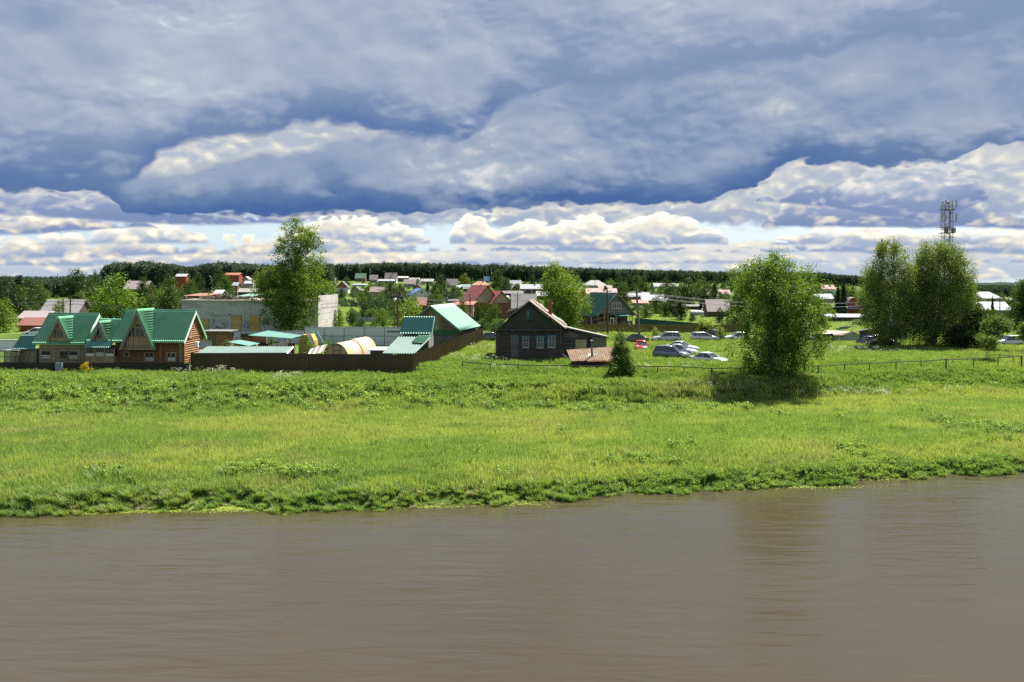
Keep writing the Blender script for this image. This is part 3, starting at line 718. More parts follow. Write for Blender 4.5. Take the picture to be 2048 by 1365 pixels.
big_tree('garden_tree', 'pale-leaved shrubby tree beside the silver car at the right', 'tree', 1984, 690, 132,
         [(634, 1990, 2004), (645, 1968, 2015), (660, 1962, 2016), (675, 1958, 2000), (688, 1960, 1985)], color=(0.085, 0.14, 0.035), nclump=110, nleaf=60, size=0.22, cr=0.6, trunk_r=0.08)
big_tree('garden_tree', 'small crooked tree at the corner of the pole fence', 'tree', 1974, 711, 119,
         [(672, 1962, 1990), (684, 1958, 1996), (696, 1966, 1990)], color=(0.09, 0.15, 0.03), nclump=50, nleaf=50, size=0.17, cr=0.45, trunk_r=0.05)
big_tree('garden_tree', 'tall dark tree cut by the right edge of the view', 'tree', 2052, 680, 165,
         [(560, 2040, 2060), (580, 2030, 2075), (610, 2026, 2080), (640, 2028, 2078), (665, 2035, 2070)], color=(0.045, 0.085, 0.02), nclump=200, nleaf=60, size=0.28, cr=0.8, trunk_r=0.2)
big_tree('garden_tree', 'light-green tree at the right edge beside the silver car', 'tree', 2054, 694, 130,
         [(646, 2042, 2062), (660, 2038, 2068), (680, 2036, 2068)], color=(0.10, 0.16, 0.03), nclump=80, nleaf=50, size=0.2, cr=0.5, trunk_r=0.07)
big_tree('field_bush', 'dark thicket under the widest birch', 'bush', 1920, 696, 137,
         [(655, 1905, 1945), (670, 1895, 1960), (690, 1895, 1962)], color=(0.035, 0.065, 0.018), nclump=150, nleaf=60, size=0.22, cr=0.6, trunk_r=0.06)

# ------------------------------------------------------------------ building helpers
def roofmat(name, col, rough=0.4, metal=0.0, **k): return mat(name, col, rough, metal, var=0.10, vs=0.7, spec=0.5, **k)
GREEN = roofmat('green_tile_metal', (0.165, 0.43, 0.24), 0.42, col2=(0.22, 0.45, 0.29), c2s=0.7, c2t=(0.45, 0.7))
TEAL = roofmat('teal_tile_metal', (0.070, 0.23, 0.18), 0.42)
TEALCOR = roofmat('weathered_teal_corrugated', (0.050, 0.112, 0.098), 0.75, col2=(0.075, 0.13, 0.115), c2s=0.8)
TEALSHEET = roofmat('teal_sheet', (0.060, 0.185, 0.155), 0.6)
PALEGREEN = roofmat('pale_green_metal', (0.25, 0.46, 0.33), 0.5)
BARGE = mat('grey_barge_board', (0.20, 0.19, 0.17), 0.7)
WHITE = mat('white_paint', (0.72, 0.72, 0.70), 0.5, var=0.05)
TIMBER = mat('pale_timber', (0.42, 0.30, 0.165), 0.75, vs=3, stretch=(1, 1, 0.3), col2=(0.30, 0.21, 0.11))
TIMBERG = mat('grey_timber', (0.32, 0.265, 0.19), 0.8, vs=3, stretch=(1, 1, 0.3), col2=(0.22, 0.18, 0.13))
LOGM = mat('brown_log', (0.24, 0.115, 0.055), 0.65, vs=2, col2=(0.15, 0.065, 0.032))
LOGEND = mat('log_end', (0.30, 0.12, 0.05), 0.7)
OLDLOG = mat('old_dark_log', (0.074, 0.060, 0.048), 0.85, vs=3, stretch=(0.4, 1, 2), col2=(0.13, 0.12, 0.105), c2t=(0.52, 0.66))
OLDBOARD = mat('old_dark_board', (0.075, 0.078, 0.075), 0.85, vs=4, col2=(0.085, 0.08, 0.07), c2t=(0.55, 0.7))
OLDGREEN = mat('old_green_board', (0.042, 0.043, 0.036), 0.8, vs=4, col2=(0.06, 0.05, 0.03), c2t=(0.6, 0.72))
GREYWOOD = mat('weathered_grey_wood', (0.13, 0.125, 0.12), 0.85, vs=3, col2=(0.22, 0.21, 0.19), c2t=(0.55, 0.7))
BROWNF = mat('brown_fence_sheet', (0.058, 0.036, 0.016), 0.42, var=0.06)
DARK = mat('dark_opening', (0.012, 0.012, 0.013), 0.6, var=0)
BLACKM = mat('black_metal', (0.02, 0.02, 0.021), 0.5, var=0.05)
GALV = mat('galvanised_steel', (0.42, 0.43, 0.44), 0.4, metal=0.6, var=0.1)
GLASS = mat('window_glass', (0.035, 0.042, 0.05), 0.06, var=0.1, spec=0.9)
CURTAIN = mat('white_curtain', (0.55, 0.55, 0.52), 0.8, var=0.1)
BLUEP = mat('blue_window_paint', (0.05, 0.21, 0.34), 0.7, vs=6, col2=(0.14, 0.25, 0.30), c2t=(0.55, 0.65))
BRICK = mat('red_brick', (0.17, 0.055, 0.035), 0.85, vs=8)
CONC = mat('grey_concrete', (0.46, 0.46, 0.465), 0.9, vs=0.5, var=0.35, bump=0.3, bs=6, col2=(0.28, 0.28, 0.29), c2t=(0.45, 0.62), c2s=0.5, stretch=(0.5, 0.5, 1.4))
CONCL = mat('pale_concrete', (0.42, 0.40, 0.37), 0.9, vs=0.8, var=0.2, bump=0.3, bs=5, col2=(0.26, 0.25, 0.24), c2s=1.2, c2t=(0.55, 0.68))
PLYW = mat('yellow_boards', (0.50, 0.33, 0.12), 0.7, vs=2)
SAND = mat('sand_debris', (0.33, 0.28, 0.22), 0.95, vs=3)

def roof_sheet(name, m, p00, p10, p11, p01, parent=None, wave=0.35, step=0.35, amp=0.03, drop=0.085, t=0.05, res=4, ret=False):
    """profiled metal sheet: p00-p10 the eave, p01-p11 the ridge; waves along the eave, tile steps up the slope"""
    p00, p10, p11, p01 = [np.array(p, float) for p in (p00, p10, p11, p01)]
    Lu = max(np.linalg.norm(p10 - p00), np.linalg.norm(p11 - p01)); Lv = np.linalg.norm(p01 - p00)
    nrm = np.cross(p10 - p00, p01 - p00); nrm /= np.linalg.norm(nrm)
    if nrm[2] < 0: nrm = -nrm
    nu = max(2, int(Lu / wave * res)) if wave else 1
    u = np.linspace(0, 1, nu + 1)
    if step:
        ns = max(1, round(Lv / step)); v, h = [], []
        for i in range(ns): v += [i / ns, (i + 0.985) / ns]; h += [drop, 0.0]
        v.append(1.0); h.append(0.0); v, h = np.array(v), np.array(h)
    else: v, h = np.array([0.0, 1.0]), np.zeros(2)
    U, V = np.meshgrid(u, v); Hh = np.meshgrid(u, h)[1]
    Pt = (p00[None, None] * ((1 - U) * (1 - V))[..., None] + p10 * (U * (1 - V))[..., None] + p11 * (U * V)[..., None] + p01 * ((1 - U) * V)[..., None])
    off = Hh + (amp * np.sin(U * Lu / wave * 2 * np.pi) if wave else 0) + t
    A = (Pt + nrm * off[..., None]).reshape(-1, 3)
    n, k = len(u), len(v)
    i, j = np.meshgrid(np.arange(k - 1), np.arange(n - 1), indexing='ij'); a = (i * n + j).ravel()
    F = np.stack([a, a + 1, a + n + 1, a + n], 1)
    # flat underside
    B = np.array([p00, p10, p11, p01]); kk = len(A)
    edge = np.array([[kk, kk + 3, kk + 2, kk + 1]])
    # close the rims
    rim = []
    Vv = np.concatenate([A, B])
    me = npmesh(name, Vv, np.concatenate([F, edge, np.array([[kk, kk + 1, n - 1, 0], [kk + 3, (k - 1) * n, k * n - 1, kk + 2], [kk, 0, (k - 1) * n, kk + 3], [kk + 1, kk + 2, k * n - 1, n - 1]])]), m)
    return me if ret else link(name, me, parent)

def window(parent, x, y, z, w, h, nx=2, ny=1, frame=WHITE, depth=0.06, pane=GLASS, fw=0.07, face='y-', name='window', curtain=False):
    """frame with mullions proud of the wall, a pane a little behind; face y- looks at the viewer, x+ looks to +x"""
    mb = MB(); d = depth
    mb.box(x - w / 2 - fw, x - w / 2, -d, 0.02, z, z + h).box(x + w / 2, x + w / 2 + fw, -d, 0.02, z, z + h)
    mb.box(x - w / 2 - fw, x + w / 2 + fw, -d, 0.02, z + h, z + h + fw).box(x - w / 2 - fw, x + w / 2 + fw, -d - 0.03, 0.02, z - fw, z)
    for i in range(1, nx): q = x - w / 2 + w * i / nx; mb.box(q - fw * 0.4, q + fw * 0.4, -d * 0.8, -0.013, z, z + h)
    for i in range(1, ny): q = z + h * i / ny; mb.box(x - w / 2, x + w / 2, -d * 0.78, -0.014, q - fw * 0.35, q + fw * 0.35)
    pn = MB().box(x - w / 2, x + w / 2, -0.012, 0.0, z, z + h)
    cu = MB().box(x - w / 2 + 0.02, x + w / 2 - 0.02, -0.019, -0.012, z + 0.02, z + h * 0.45) if curtain else None
    def tr(m_):
        if face == 'y-': m_.v = [(a, b + y, c) for a, b, c in m_.v]
        elif face == 'x+': m_.v = [(y - b, a, c) for a, b, c in m_.v]
        elif face == 'x-': m_.v = [(y + b, -a, c) for a, b, c in m_.v]
        return m_
    f = tr(mb).build(name, frame, parent); tr(pn).build('pane', pane, f)
    if cu: tr(cu).build('curtain', CURTAIN, f)
    return f

def logs(parent, x0, x1, z0, z1, r, m, axis='x', c=0.0, stick=0.25, endm=None):
    """horizontal logs one above another; every log is a part"""
    me = MB()
    if axis == 'x': me.tube([(x0 - stick, 0, 0), (x1 + stick, 0, 0)], r * 1.04, 8)
    else: me.tube([(0, x0 - stick, 0), (0, x1 + stick, 0)], r * 1.04, 8)
    me = me.mesh('log', m)
    if endm:
        me.materials.append(endm)
        for p in me.polygons:
            if len(p.vertices) > 4: p.material_index = 1
    z = z0 + r; i = 0
    while z < z1:
        o = link('log', me, parent); o.location = (0, c, z) if axis == 'x' else (c, 0, z)
        z += 2 * r * 0.97; i += 1

def gable_logs(parent, y0, y1, z0, z1, r, m, c):
    z = z0 + r
    while z < z1 - r:
        f = 1 - (z - z0) / (z1 - z0); ym = (y0 + y1) / 2; hw = (y1 - y0) / 2 * f
        MB().tube([(c, ym - hw, z), (c, ym + hw, z)], r * 1.04, 7).build('log', m, parent)
        z += 2 * r * 0.97

def boards_x(parent, x0, x1, z0, z1, y, m, w=0.2, name='board', t=0.03, gap=0.012):
    n = max(1, round((x1 - x0) / w)); ww = (x1 - x0) / n
    me = MB().box(0, ww - gap, -t, 0, z0, z1).mesh(name, m)
    for i in range(n):
        o = link(name, me, parent); o.location = (x0 + i * ww, y - (0.006 if i % 2 else 0), 0)

# ------------------------------------------------------------------ the estate on the left
YE = 104.0
def XY(px, Y): return P(px, 690, Y).x
def ZY(py, Y, px=300): return P(px, py, Y).z

def dormer(t, xc, za, zb, hw, y0, ze, ye, k, win, tile=0.30, name='dormer', over=0.45, facez=None):
    """steep A-frame dormer: xc apex x, za apex z, zb foot z, hw half width at the foot, y0 front plane; main roof z = ze + k (y - ye)"""
    def yb(z): return ye + (z - ze) / k
    for s in (-1, 1):
        p0 = (xc + s * hw, y0 - over, zb); p3 = (xc, y0 - over, za)
        p1 = (xc + s * hw, max(yb(zb), y0 + 0.05), zb); p2 = (xc, yb(za) + 0.1, za)
        roof_sheet('dormer_roof', GREEN, p0, p1, p2, p3, t, wave=None, step=tile, t=0.06, drop=0.02)
        dx, dz = hw, za - zb; L = math.hypot(dx, dz); nx, nz = s * dz / L, dx / L
        w_ = 0.26
        q = [Vector((xc + s * hw, y0 - over - 0.03, zb)), Vector((xc, y0 - over - 0.03, za)), Vector((xc, y0 - over - 0.03, za - w_ * L / dx)), Vector((xc + s * (hw - w_ * L / dz), y0 - over - 0.03, zb))]
        MB().poly(q, (0, 0.05, 0)).build('barge_board', BARGE, t)
    f = facez if facez is not None else zb
    hf = hw * (za - 0.35 - f) / (za - zb)
    MB().poly([(xc - hf, y0, f), (xc + hf, y0, f), (xc, y0, za - 0.35)], (0, 0.08, 0)).build('gable_wall', TIMBER, t)
    wx, wz, ww, wh, nx = win
    window(t, wx, y0, wz, ww, wh, nx, 1, frame=TIMBER)

def estate_house(name, label, x0, x1, ridge, eave, yr, ye, base, walls=True):
    pass

# house C: big log house with A-frame dormer and log gable to the right
def house_c():
    ye = YE; x0, x1 = XY(224, ye), XY(368, ye)
    ze = ZY(684, ye); yr = 107.9; zr = ZY(622, yr)
    g0 = G((x0 + x1) / 2, ye + 1) - 0.1
    o = Vector((0, 0, 0)); t = thing('log_house', 'brown log house with bright green tiled roof and a big A-shaped dormer over a balcony', 'house', ((x0 + x1) / 2, ye + 0.7, g0))
    cx = (x0 + x1) / 2; L = lambda p: (p[0] - cx, p[1] - ye - 0.7, p[2] - g0)
    yb = 2 * yr - ye
    roof_sheet('roof_slope', GREEN, L((x0, ye, ze)), L((x1, ye, ze)), L((x1, yr, zr)), L((x0, yr, zr)), t, wave=0.22, step=0.34)
    roof_sheet('roof_slope', GREEN, L((x1, yb, ze)), L((x0, yb, ze)), L((x0, yr, zr)), L((x1, yr, zr)), t, wave=0.22, step=0.34)
    MB().tube([L((x0, yr, zr + 0.1)), L((x1, yr, zr + 0.1))], 0.09, 6).build('ridge_cap', GREEN, t)
    w, d = x1 - x0 - 0.9, (yb - ye) - 1.4; H = ze - g0 + 0.35
    xa, xb = -w / 2 - 0.1, w / 2 + 0.05
    MB().box(xa + 0.12, xb - 0.12, 0.12, d - 0.12, 0, H).build('wall_core', DARK, t)
    logs(t, xa, xb, 0, H, 0.13, LOGM, 'x', 0, endm=LOGEND); logs(t, xa, xb, 0, H, 0.13, LOGM, 'x', d, endm=LOGEND)
    logs(t, 0, d, -0.13, H, 0.13, LOGM, 'y', xb, endm=LOGEND); logs(t, 0, d, -0.13, H, 0.13, LOGM, 'y', xa, endm=LOGEND)
    logs(t, 0, d, -0.13, H, 0.13, LOGM, 'y', XY(318, ye) - cx, stick=0.2, endm=LOGEND)
    za = zr - g0 - 0.35
    for s in (xa, xb):
        MB().poly([(s - 0.04, 0.1, H), (s - 0.04, d - 0.1, H), (s - 0.04, d / 2, za)], (0.08, 0, 0)).build('gable_core', DARK, t)
        gable_logs(t, 0, d, H - 0.1, za, 0.13, LOGM, s + (0.04 if s > 0 else -0.04))
    for yy, sg in ((0, 1), (d, -1)):     # barge boards on the right gable, soffit boards
        a = Vector(L((x1 + 0.02, ye if sg > 0 else yb, ze - 0.02))); b = Vector(L((x1 + 0.02, yr, zr - 0.02)))
        MB().slab([a, b, b + Vector((0, 0, -0.26)), a + Vector((0, 0, -0.26))], 0.05).build('barge_board', WHITE if sg > 0 else GREEN, t)
        MB().slab([a + Vector((-0.03, 0, -0.04)), b + Vector((-0.03, 0, -0.04)), b + Vector((-0.8, 0, -0.04)), a + Vector((-0.8, 0, -0.04))], 0.04).build('soffit', TIMBER, t)
    # windows of the ground floor
    px = lambda p: XY(p, ye + 0.6) - cx
    zz = lambda q: ZY(q, ye + 0.6) - g0
    window(t, px(254.5), -0.13, zz(713), 0.42, 0.42, 1, 1, frame=TIMBER, fw=0.1)
    window(t, px(299), -0.13, zz(722), 0.85, 0.85, 2, 1, frame=TIMBER, fw=0.1, curtain=True)
    window(t, px(343), -0.13, zz(722), 0.85, 0.85, 2, 1, frame=TIMBER, fw=0.1, curtain=True)
    window(t, 1.9, xb + 0.14, zz(676), 0.7, 0.95, 2, 1, frame=TIMBER, face='x+', fw=0.09)
    # dormer
    xc = XY(277, ye) - cx; k = (zr - ze) / (yr - ye)
    zb = ZY(700, ye - 0.4) - g0; zA = ZY(619, ye - 0.4) - g0
    hw = (XY(313, ye - 0.4) - XY(243, ye - 0.4)) / 2 - 0.05
    dormer(t, xc, zA, zb, hw, -0.85, ze - g0, -0.7, k, (xc, ZY(674, ye) - g0, 1.35, 0.95, 3), facez=zb)
    tw = MB().poly([(xc - 0.36, -0.88, ZY(657, ye) - g0), (xc + 0.36, -0.88, ZY(657, ye) - g0), (xc + 0.28, -0.88, ZY(648, ye) - g0), (xc - 0.28, -0.88, ZY(648, ye) - g0)], (0, 0.02, 0)).build('fanlight', GLASS, t)
    for s in (-1, 1): MB().poly([(xc + s * 0.80, -0.88, ZY(673, ye) - g0), (xc + s * 1.25, -0.88, ZY(673, ye) - g0), (xc + s * 0.80, -0.88, ZY(659, ye) - g0)], (0, 0.02, 0)).build('side_light', GLASS, t)
    # balcony panel with vertical slats
    z0b, z1b = ZY(692, ye) - g0, ZY(676, ye) - g0
    n = 13; x_ = XY(257, ye) - cx; x2_ = XY(297, ye) - cx
    me = MB().box(0, 0.11, -0.04, 0, z0b, z1b).mesh('baluster', TIMBER)
    for i in range(n): q = link('baluster', me, t); q.location = (x_ + (x2_ - x_) * i / (n - 1), -1.0, 0)
    MB().box(x_ - 0.15, x2_ + 0.25, -1.1, -0.88, z0b - 0.14, z0b - 0.02).build('balcony_floor', BARGE, t)
    MB().box(x_ - 0.5, x2_ + 0.6, -1.0, -0.86, zb - 0.02, zb + 0.22).build('beam', TIMBER, t)
    # gutter and pipe
    MB().tube([L((x0, ye - 0.08, ze - 0.05)), L((x1, ye - 0.08, ze - 0.05))], 0.055, 6).build('gutter', GREEN, t)
    MB().tube([(px(361), -0.3, H - 0.3), (px(361), -0.22, H - 0.9), (px(362), -0.2, 0)], 0.06, 6).build('downpipe', GREEN, t)
    MB().tube([L((x0 - 0.25, yr - 0.6, zr - 0.9)), L((x0 - 0.25, yr - 0.6, zr + 0.25))], 0.11, 8).build('stove_pipe', TEAL, t)
    # dishes and air conditioner hang on the side wall, things of their own
    for i, (q, py, yy) in enumerate([(401, 689, 0.9), (408, 688, 2.2), (417, 689, 3.7)]):
        Yq = ye + 0.7 + yy; c = P(q, py, Yq)
        d_ = thing('satellite_dish', ['grey satellite dish on the log gable, first of the three from the corner', 'grey satellite dish on the log gable, middle one of the three', 'grey satellite dish at the rear corner of the log gable'][i], 'satellite dish', c, R(35), 'satellite dishes on the log gable')
        mb = MB(); nn = 16; vs = [(0, 0.07, 0)]; fs = []
        for rr, dd in ((0.16, 0.055), (0.31, 0.02), (0.42, -0.02)):
            vs += [(rr * math.cos(a * 2 * math.pi / nn), dd, rr * 1.1 * math.sin(a * 2 * math.pi / nn)) for a in range(nn)]
        fs += [(0, 1 + a, 1 + (a + 1) % nn) for a in range(nn)]
        for k_ in (0, 1): fs += [(1 + k_ * nn + a, 1 + (k_ + 1) * nn + a, 1 + (k_ + 1) * nn + (a + 1) % nn, 1 + k_ * nn + (a + 1) % nn) for a in range(nn)]
        mb.add(vs, fs).build('reflector', GALV, d_, smooth=True)
        MB().tube([(0, -0.02, -0.42), (0, -0.45, -0.1)], 0.02, 5).build('feed_arm', BLACKM, d_)
        MB().tube([(0, 0.05, 0), (0.0, 0.3, -0.1), (-0.3, 0.5, -0.1)], 0.03, 5).build('bracket', BLACKM, d_)
    c = P(395, 689, ye + 1.3)
    a = thing('air_conditioner', 'white air conditioner box on the log gable wall', 'air conditioner', (c.x, c.y, c.z - 0.25))
    MB().box(-0.18, 0.18, -0.4, 0.4, 0, 0.55).build('casing', WHITE, a); MB().tube([(0.185, 0.05, 0.28), (0.2, 0.05, 0.28)], 0.2, 14).build('fan_grille', BLACKM, a)
house_c()

def house_a():
    ye = YE + 0.2; x0, x1 = XY(65, ye), XY(170, ye); ze = ZY(688, ye, 120); yr = 107.8; zr = ZY(629, yr, 150)
    g0 = G((x0 + x1) / 2, ye + 1); cx = (x0 + x1) / 2
    t = thing('timber_house', 'pale timber house with bright green tiled roof and one triangular dormer, leftmost of the estate', 'house', (cx, ye + 0.7, g0))
    L = lambda p: (p[0] - cx, p[1] - ye - 0.7, p[2] - g0); yb = 2 * yr - ye
    roof_sheet('roof_slope', GREEN, L((x0, ye, ze)), L((x1, ye, ze)), L((x1, yr, zr)), L((x0, yr, zr)), t, wave=0.22, step=0.34)
    roof_sheet('roof_slope', GREEN, L((x1, yb, ze)), L((x0, yb, ze)), L((x0, yr, zr)), L((x1, yr, zr)), t, wave=0.22, step=0.34)
    MB().tube([L((x0, yr, zr + 0.1)), L((x1, yr, zr + 0.1))], 0.09, 6).build('ridge_cap', GREEN, t)
    w = x1 - x0 - 0.8; d = yb - ye - 1.4; H = ze - g0 + 0.3
    MB().box(-w / 2, w / 2, 0.03, d, 0, H).build('wall', TIMBERG, t)
    for s in (-w / 2, w / 2 - 0.06): MB().poly([(s, 0.1, H), (s, d - 0.1, H), (s, d / 2, zr - g0 - 0.3)], (0.06, 0, 0)).build('gable_wall', TIMBER, t)
    zm = ZY(700, ye) - g0
    boards_x(t, -w / 2, w / 2, zm + 0.06, H - 0.1, 0.0, TIMBER, 1.2, 'wall_panel'); boards_x(t, -w / 2, w / 2, 0, zm - 0.06, 0.0, TIMBERG, 0.25)
    MB().box(-w / 2, w / 2, -0.06, 0.0, zm - 0.06, zm + 0.06).build('fascia', BARGE, t)
    px = lambda p: XY(p, ye + 0.6) - cx; zz = lambda q: ZY(q, ye + 0.6) - g0
    window(t, px(92), -0.04, zz(719), 0.95, 0.85, 1, 1, frame=TIMBER, fw=0.09, curtain=True); window(t, px(128), -0.04, zz(719), 0.95, 0.85, 1, 1, frame=TIMBER, fw=0.09); window(t, px(146), -0.04, zz(719), 0.95, 0.85, 1, 1, frame=TIMBER, fw=0.09, curtain=True)
    a, b = Vector(L((x1 + 0.02, ye, ze - 0.02))), Vector(L((x1 + 0.02, yr, zr - 0.02)))
    MB().slab([a, b, b + Vector((0, 0, -0.24)), a + Vector((0, 0, -0.24))], 0.05).build('barge_board', WHITE, t)
    k = (zr - ze) / (yr - ye); xc = XY(118, ye) - cx
    dormer(t, xc, ZY(635, ye) - g0, ZY(684, ye) - g0 + 0.05, (XY(141, ye) - XY(95, ye)) / 2, -0.75, ze - g0, -0.7, k, (xc, ZY(677, ye) - g0, 0.95, 0.8, 3), over=0.3)
    MB().tube([L((x0, ye - 0.08, ze - 0.05)), L((x1, ye - 0.08, ze - 0.05))], 0.055, 6).build('gutter', GREEN, t)
    MB().tube([(px(158), -0.3, H - 0.3), (px(160), -0.2, H - 0.9), (px(160), -0.2, 0)], 0.06, 6).build('downpipe', GREEN, t)
house_a()

def house_b():
    ye = YE + 0.6; x0, x1 = XY(186, ye), XY(229, ye); ze = ZY(683, ye, 200); yr = 107.6; zr = ZY(638, yr, 200)
    g0 = G((x0 + x1) / 2, ye + 1); cx = (x0 + x1) / 2
    t = thing('timber_annex', 'low green-roofed annex with a glazed porch between the timber house and the log house', 'annex', (cx, ye + 0.7, g0))
    L = lambda p: (p[0] - cx, p[1] - ye - 0.7, p[2] - g0); yb = 2 * yr - ye
    xl = XY(172, ye)
    roof_sheet('roof_slope', GREEN, L((xl, ye, ze)), L((x1, ye, ze)), L((x1, yr, zr)), L((xl + 0.3, yr, zr)), t, wave=0.22, step=0.34)
    roof_sheet('roof_slope', GREEN, L((x1, yb, ze)), L((xl, yb, ze)), L((xl, yr, zr)), L((x1, yr, zr)), t, wave=0.22, step=0.34)
    zl = ZY(697, ye - 1.4, 200); 
    roof_sheet('porch_roof', TEAL, L((XY(168, ye - 1.5), ye - 1.5, zl)), L((x1, ye - 1.5, zl)), L((x1, ye + 0.05, ze)), L((XY(174, ye), ye + 0.05, ze)), t, wave=0.22, step=0.34)
    w = x1 - x0 + 0.9; H = zl - g0
    MB().box(-w / 2 - 0.1, w / 2 - 0.1, -1.5, 3.8, 0, 0.9).build('wall', TIMBER, t)
    MB().box(-w / 2 - 0.1, w / 2 - 0.1, -1.3, 3.8, 0.9, H - 0.02).build('wall_core', DARK, t)
    for i in range(4):
        xx = -w / 2 - 0.1 + i * (w - 0.12) / 3; MB().box(xx, xx + 0.12, -1.5, -1.38, 0.9, H).build('post', TIMBER, t)
    for i in range(3):
        xx = -w / 2 + 0.02 + i * (w - 0.12) / 3; MB().box(xx, xx + (w - 0.12) / 3 - 0.12, -1.44, -1.42, 0.9, H - 0.05).build('pane', GLASS, t)
        MB().box(xx + 0.03, xx + (w - 0.12) / 3 - 0.15, -1.46, -1.45, 0.95, 1.3 + 0.1 * (i % 2)).build('curtain', CURTAIN, t)
    k = (zr - ze) / (yr - ye); xc = XY(200, ye) - cx
    dormer(t, xc, ZY(643, ye) - g0, ZY(684, ye) - g0 + 0.1, (XY(215, ye) - XY(184, ye)) / 2, -0.75, ze - g0, -0.7, k, (xc, ZY(676, ye) - g0, 0.6, 0.65, 2), over=0.3)
    MB().tube([(XY(225, yr) - cx, 2.6, zr - g0 - 0.7), (XY(225, yr) - cx, 2.6, ZY(634, yr) - g0)], 0.13, 8).build('stove_pipe', TEAL, t)
    MB().tube([(XY(225, yr) - cx, 2.6, ZY(634, yr) - g0 + 0.02), (XY(225, yr) - cx, 2.6, ZY(632, yr) - g0)], 0.22, 8).build('pipe_cap', BLACKM, t)
house_b()

def sheds_left():
    Y = 105; g0 = G(XY(50, Y), Y); cx = XY(52, Y)
    t = thing('shed', 'small board shed with dark teal tiled roof left of the timber house', 'shed', (cx, Y, g0))
    z0, z1 = ZY(700, Y - .4, 50) - g0, ZY(671, Y + 1.6, 50) - g0
    roof_sheet('roof_slope', TEAL, (XY(30, Y) - cx, -0.5, z0), (XY(74, Y) - cx, -0.5, z0), (XY(76, Y + 1.6) - cx, 1.7, z1), (XY(42, Y + 1.6) - cx, 1.7, z1), t, wave=0.22, step=0.34)
    MB().box(XY(36, Y) - cx, XY(73, Y) - cx, 0.02, 3, 0, z0).build('wall', TIMBERG, t); boards_x(t, XY(36, Y) - cx, XY(73, Y) - cx, 0, z0, 0, TIMBERG, 0.16)
    c2 = XY(22, Y - 1); t2 = thing('woodshed', 'lean-to of grey slats with a flat roof at the far left of the estate', 'shed', (c2, Y - 1, g0))
    h = ZY(702, Y - 1, 20) - g0
    MB().box(-0.95, 0.9, -0.2, 1.5, h, h + 0.08).build('roof', GREYWOOD, t2)
    me = MB().box(-0.7, 0.75, 0, 0.04, 0, 0.12).mesh('slat', TIMBERG)
    for i in range(9): q = link('slat', me, t2); q.location = (0, 0, 0.1 + i * (h - 0.2) / 9)
    for s in (-0.74, 0.78): MB().box(s, s + 0.08, -0.02, 0.08, 0, h).build('post', GREYWOOD, t2)
    MB().box(-0.7, 0.75, 1.2, 1.3, 0, h).build('back_wall', GREYWOOD, t2)
    Y3 = 122; t3 = thing('sheet_wall', 'white sheet-metal wall with pale coping left of the estate sheds', 'wall', (XY(10, Y3), Y3, G(XY(10, Y3), Y3)))
    h = ZY(681, Y3, 10) - G(XY(10, Y3), Y3)
    WB = mat('pale_blue_sheet', (0.62, 0.66, 0.72), 0.5, var=0.06)
    me = MB().box(0, 1.12, 0, 0.05, 0, h).mesh('panel', WB)
    for i in range(6): q = link('panel', me, t3); q.location = (-3.8 + i * 1.14, (i % 2) * 0.02, 0)
    MB().box(-3.9, 3.1, -0.08, 0.12, h, h + 0.1).build('coping', WHITE, t3)
sheds_left()

# ------------------------------------------------------------------ fences
def sheet_fence(name, label, a, b, za, zb, m, pw=1.15, wave=0.19, gz=None, steps=True, group=None, door=None, cap=None):
    """profiled steel sheets on posts from a to b; top heights za, zb; every sheet is a part"""
    a, b = Vector((a[0], a[1], 0)), Vector((b[0], b[1], 0)); L = (b - a).length; n = max(1, round(L / pw)); w = L / n
    ang = math.atan2((b - a).y, (b - a).x)
    t = thing(name, label, 'fence', (a.x, a.y, 0), ang, group)
    nw = int(w / wave * 4); cache = {}
    for i in range(n):
        f = (i + 0.5) / n; p = a.lerp(b, f); g = G(p.x, p.y) - 0.15
        zt = za + (zb - za) * f
        if steps: zt = round(zt / 0.06) * 0.06
        key = (round(g, 1), round(zt, 2))
        if key not in cache:
            vs, fs = [], []
            for j in range(nw + 1):
                x = w * j / nw; q = 0.018 * (1 if (j % 4) in (1, 2) else -1)
                vs += [(x, q, key[0]), (x, q, key[1])]
            fs = [(2 * j, 2 * j + 2, 2 * j + 3, 2 * j + 1) for j in range(nw)]
            me = MB().add(vs, fs).mesh('panel', m); cache[key] = me
        o = link('panel', cache[key], t); o.location = (i * w, 0.0, 0)
    mb = MB()
    for k in (0.25, 0.85):
        f0, f1 = a, b
        g0, g1 = G(a.x, a.y), G(b.x, b.y)
        mb.add([(0, 0.03, g0 + (za - g0) * k), (L, 0.03, g1 + (zb - g1) * k), (L, 0.07, g1 + (zb - g1) * k), (0, 0.07, g0 + (za - g0) * k), (0, 0.03, g0 + (za - g0) * k + .04), (L, 0.03, g1 + (zb - g1) * k + .04), (L, 0.07, g1 + (zb - g1) * k + .04), (0, 0.07, g0 + (za - g0) * k + .04)],
               [(0, 3, 2, 1), (4, 5, 6, 7), (0, 1, 5, 4), (1, 2, 6, 5), (2, 3, 7, 6), (3, 0, 4, 7)])
    mb.build('rail', m, t)
    return t, w
A1, A2, B2 = P(381, 708, 98), P(826, 708, 98), P(966, 655, 145)
tf, _ = sheet_fence('sheet_fence', 'tall dark brown sheet-metal fence facing the river, with a narrow door', (A1.x, 98), (A2.x, 98), P(600, 708, 98).z, P(600, 708, 98).z, BROWNF, steps=False)
dx = P(606, 700, 97.9).x - A1.x
DRM = mat('fence_door_edge', (0.10, 0.075, 0.05), 0.5)
gz_ = G(A1.x + dx, 97)
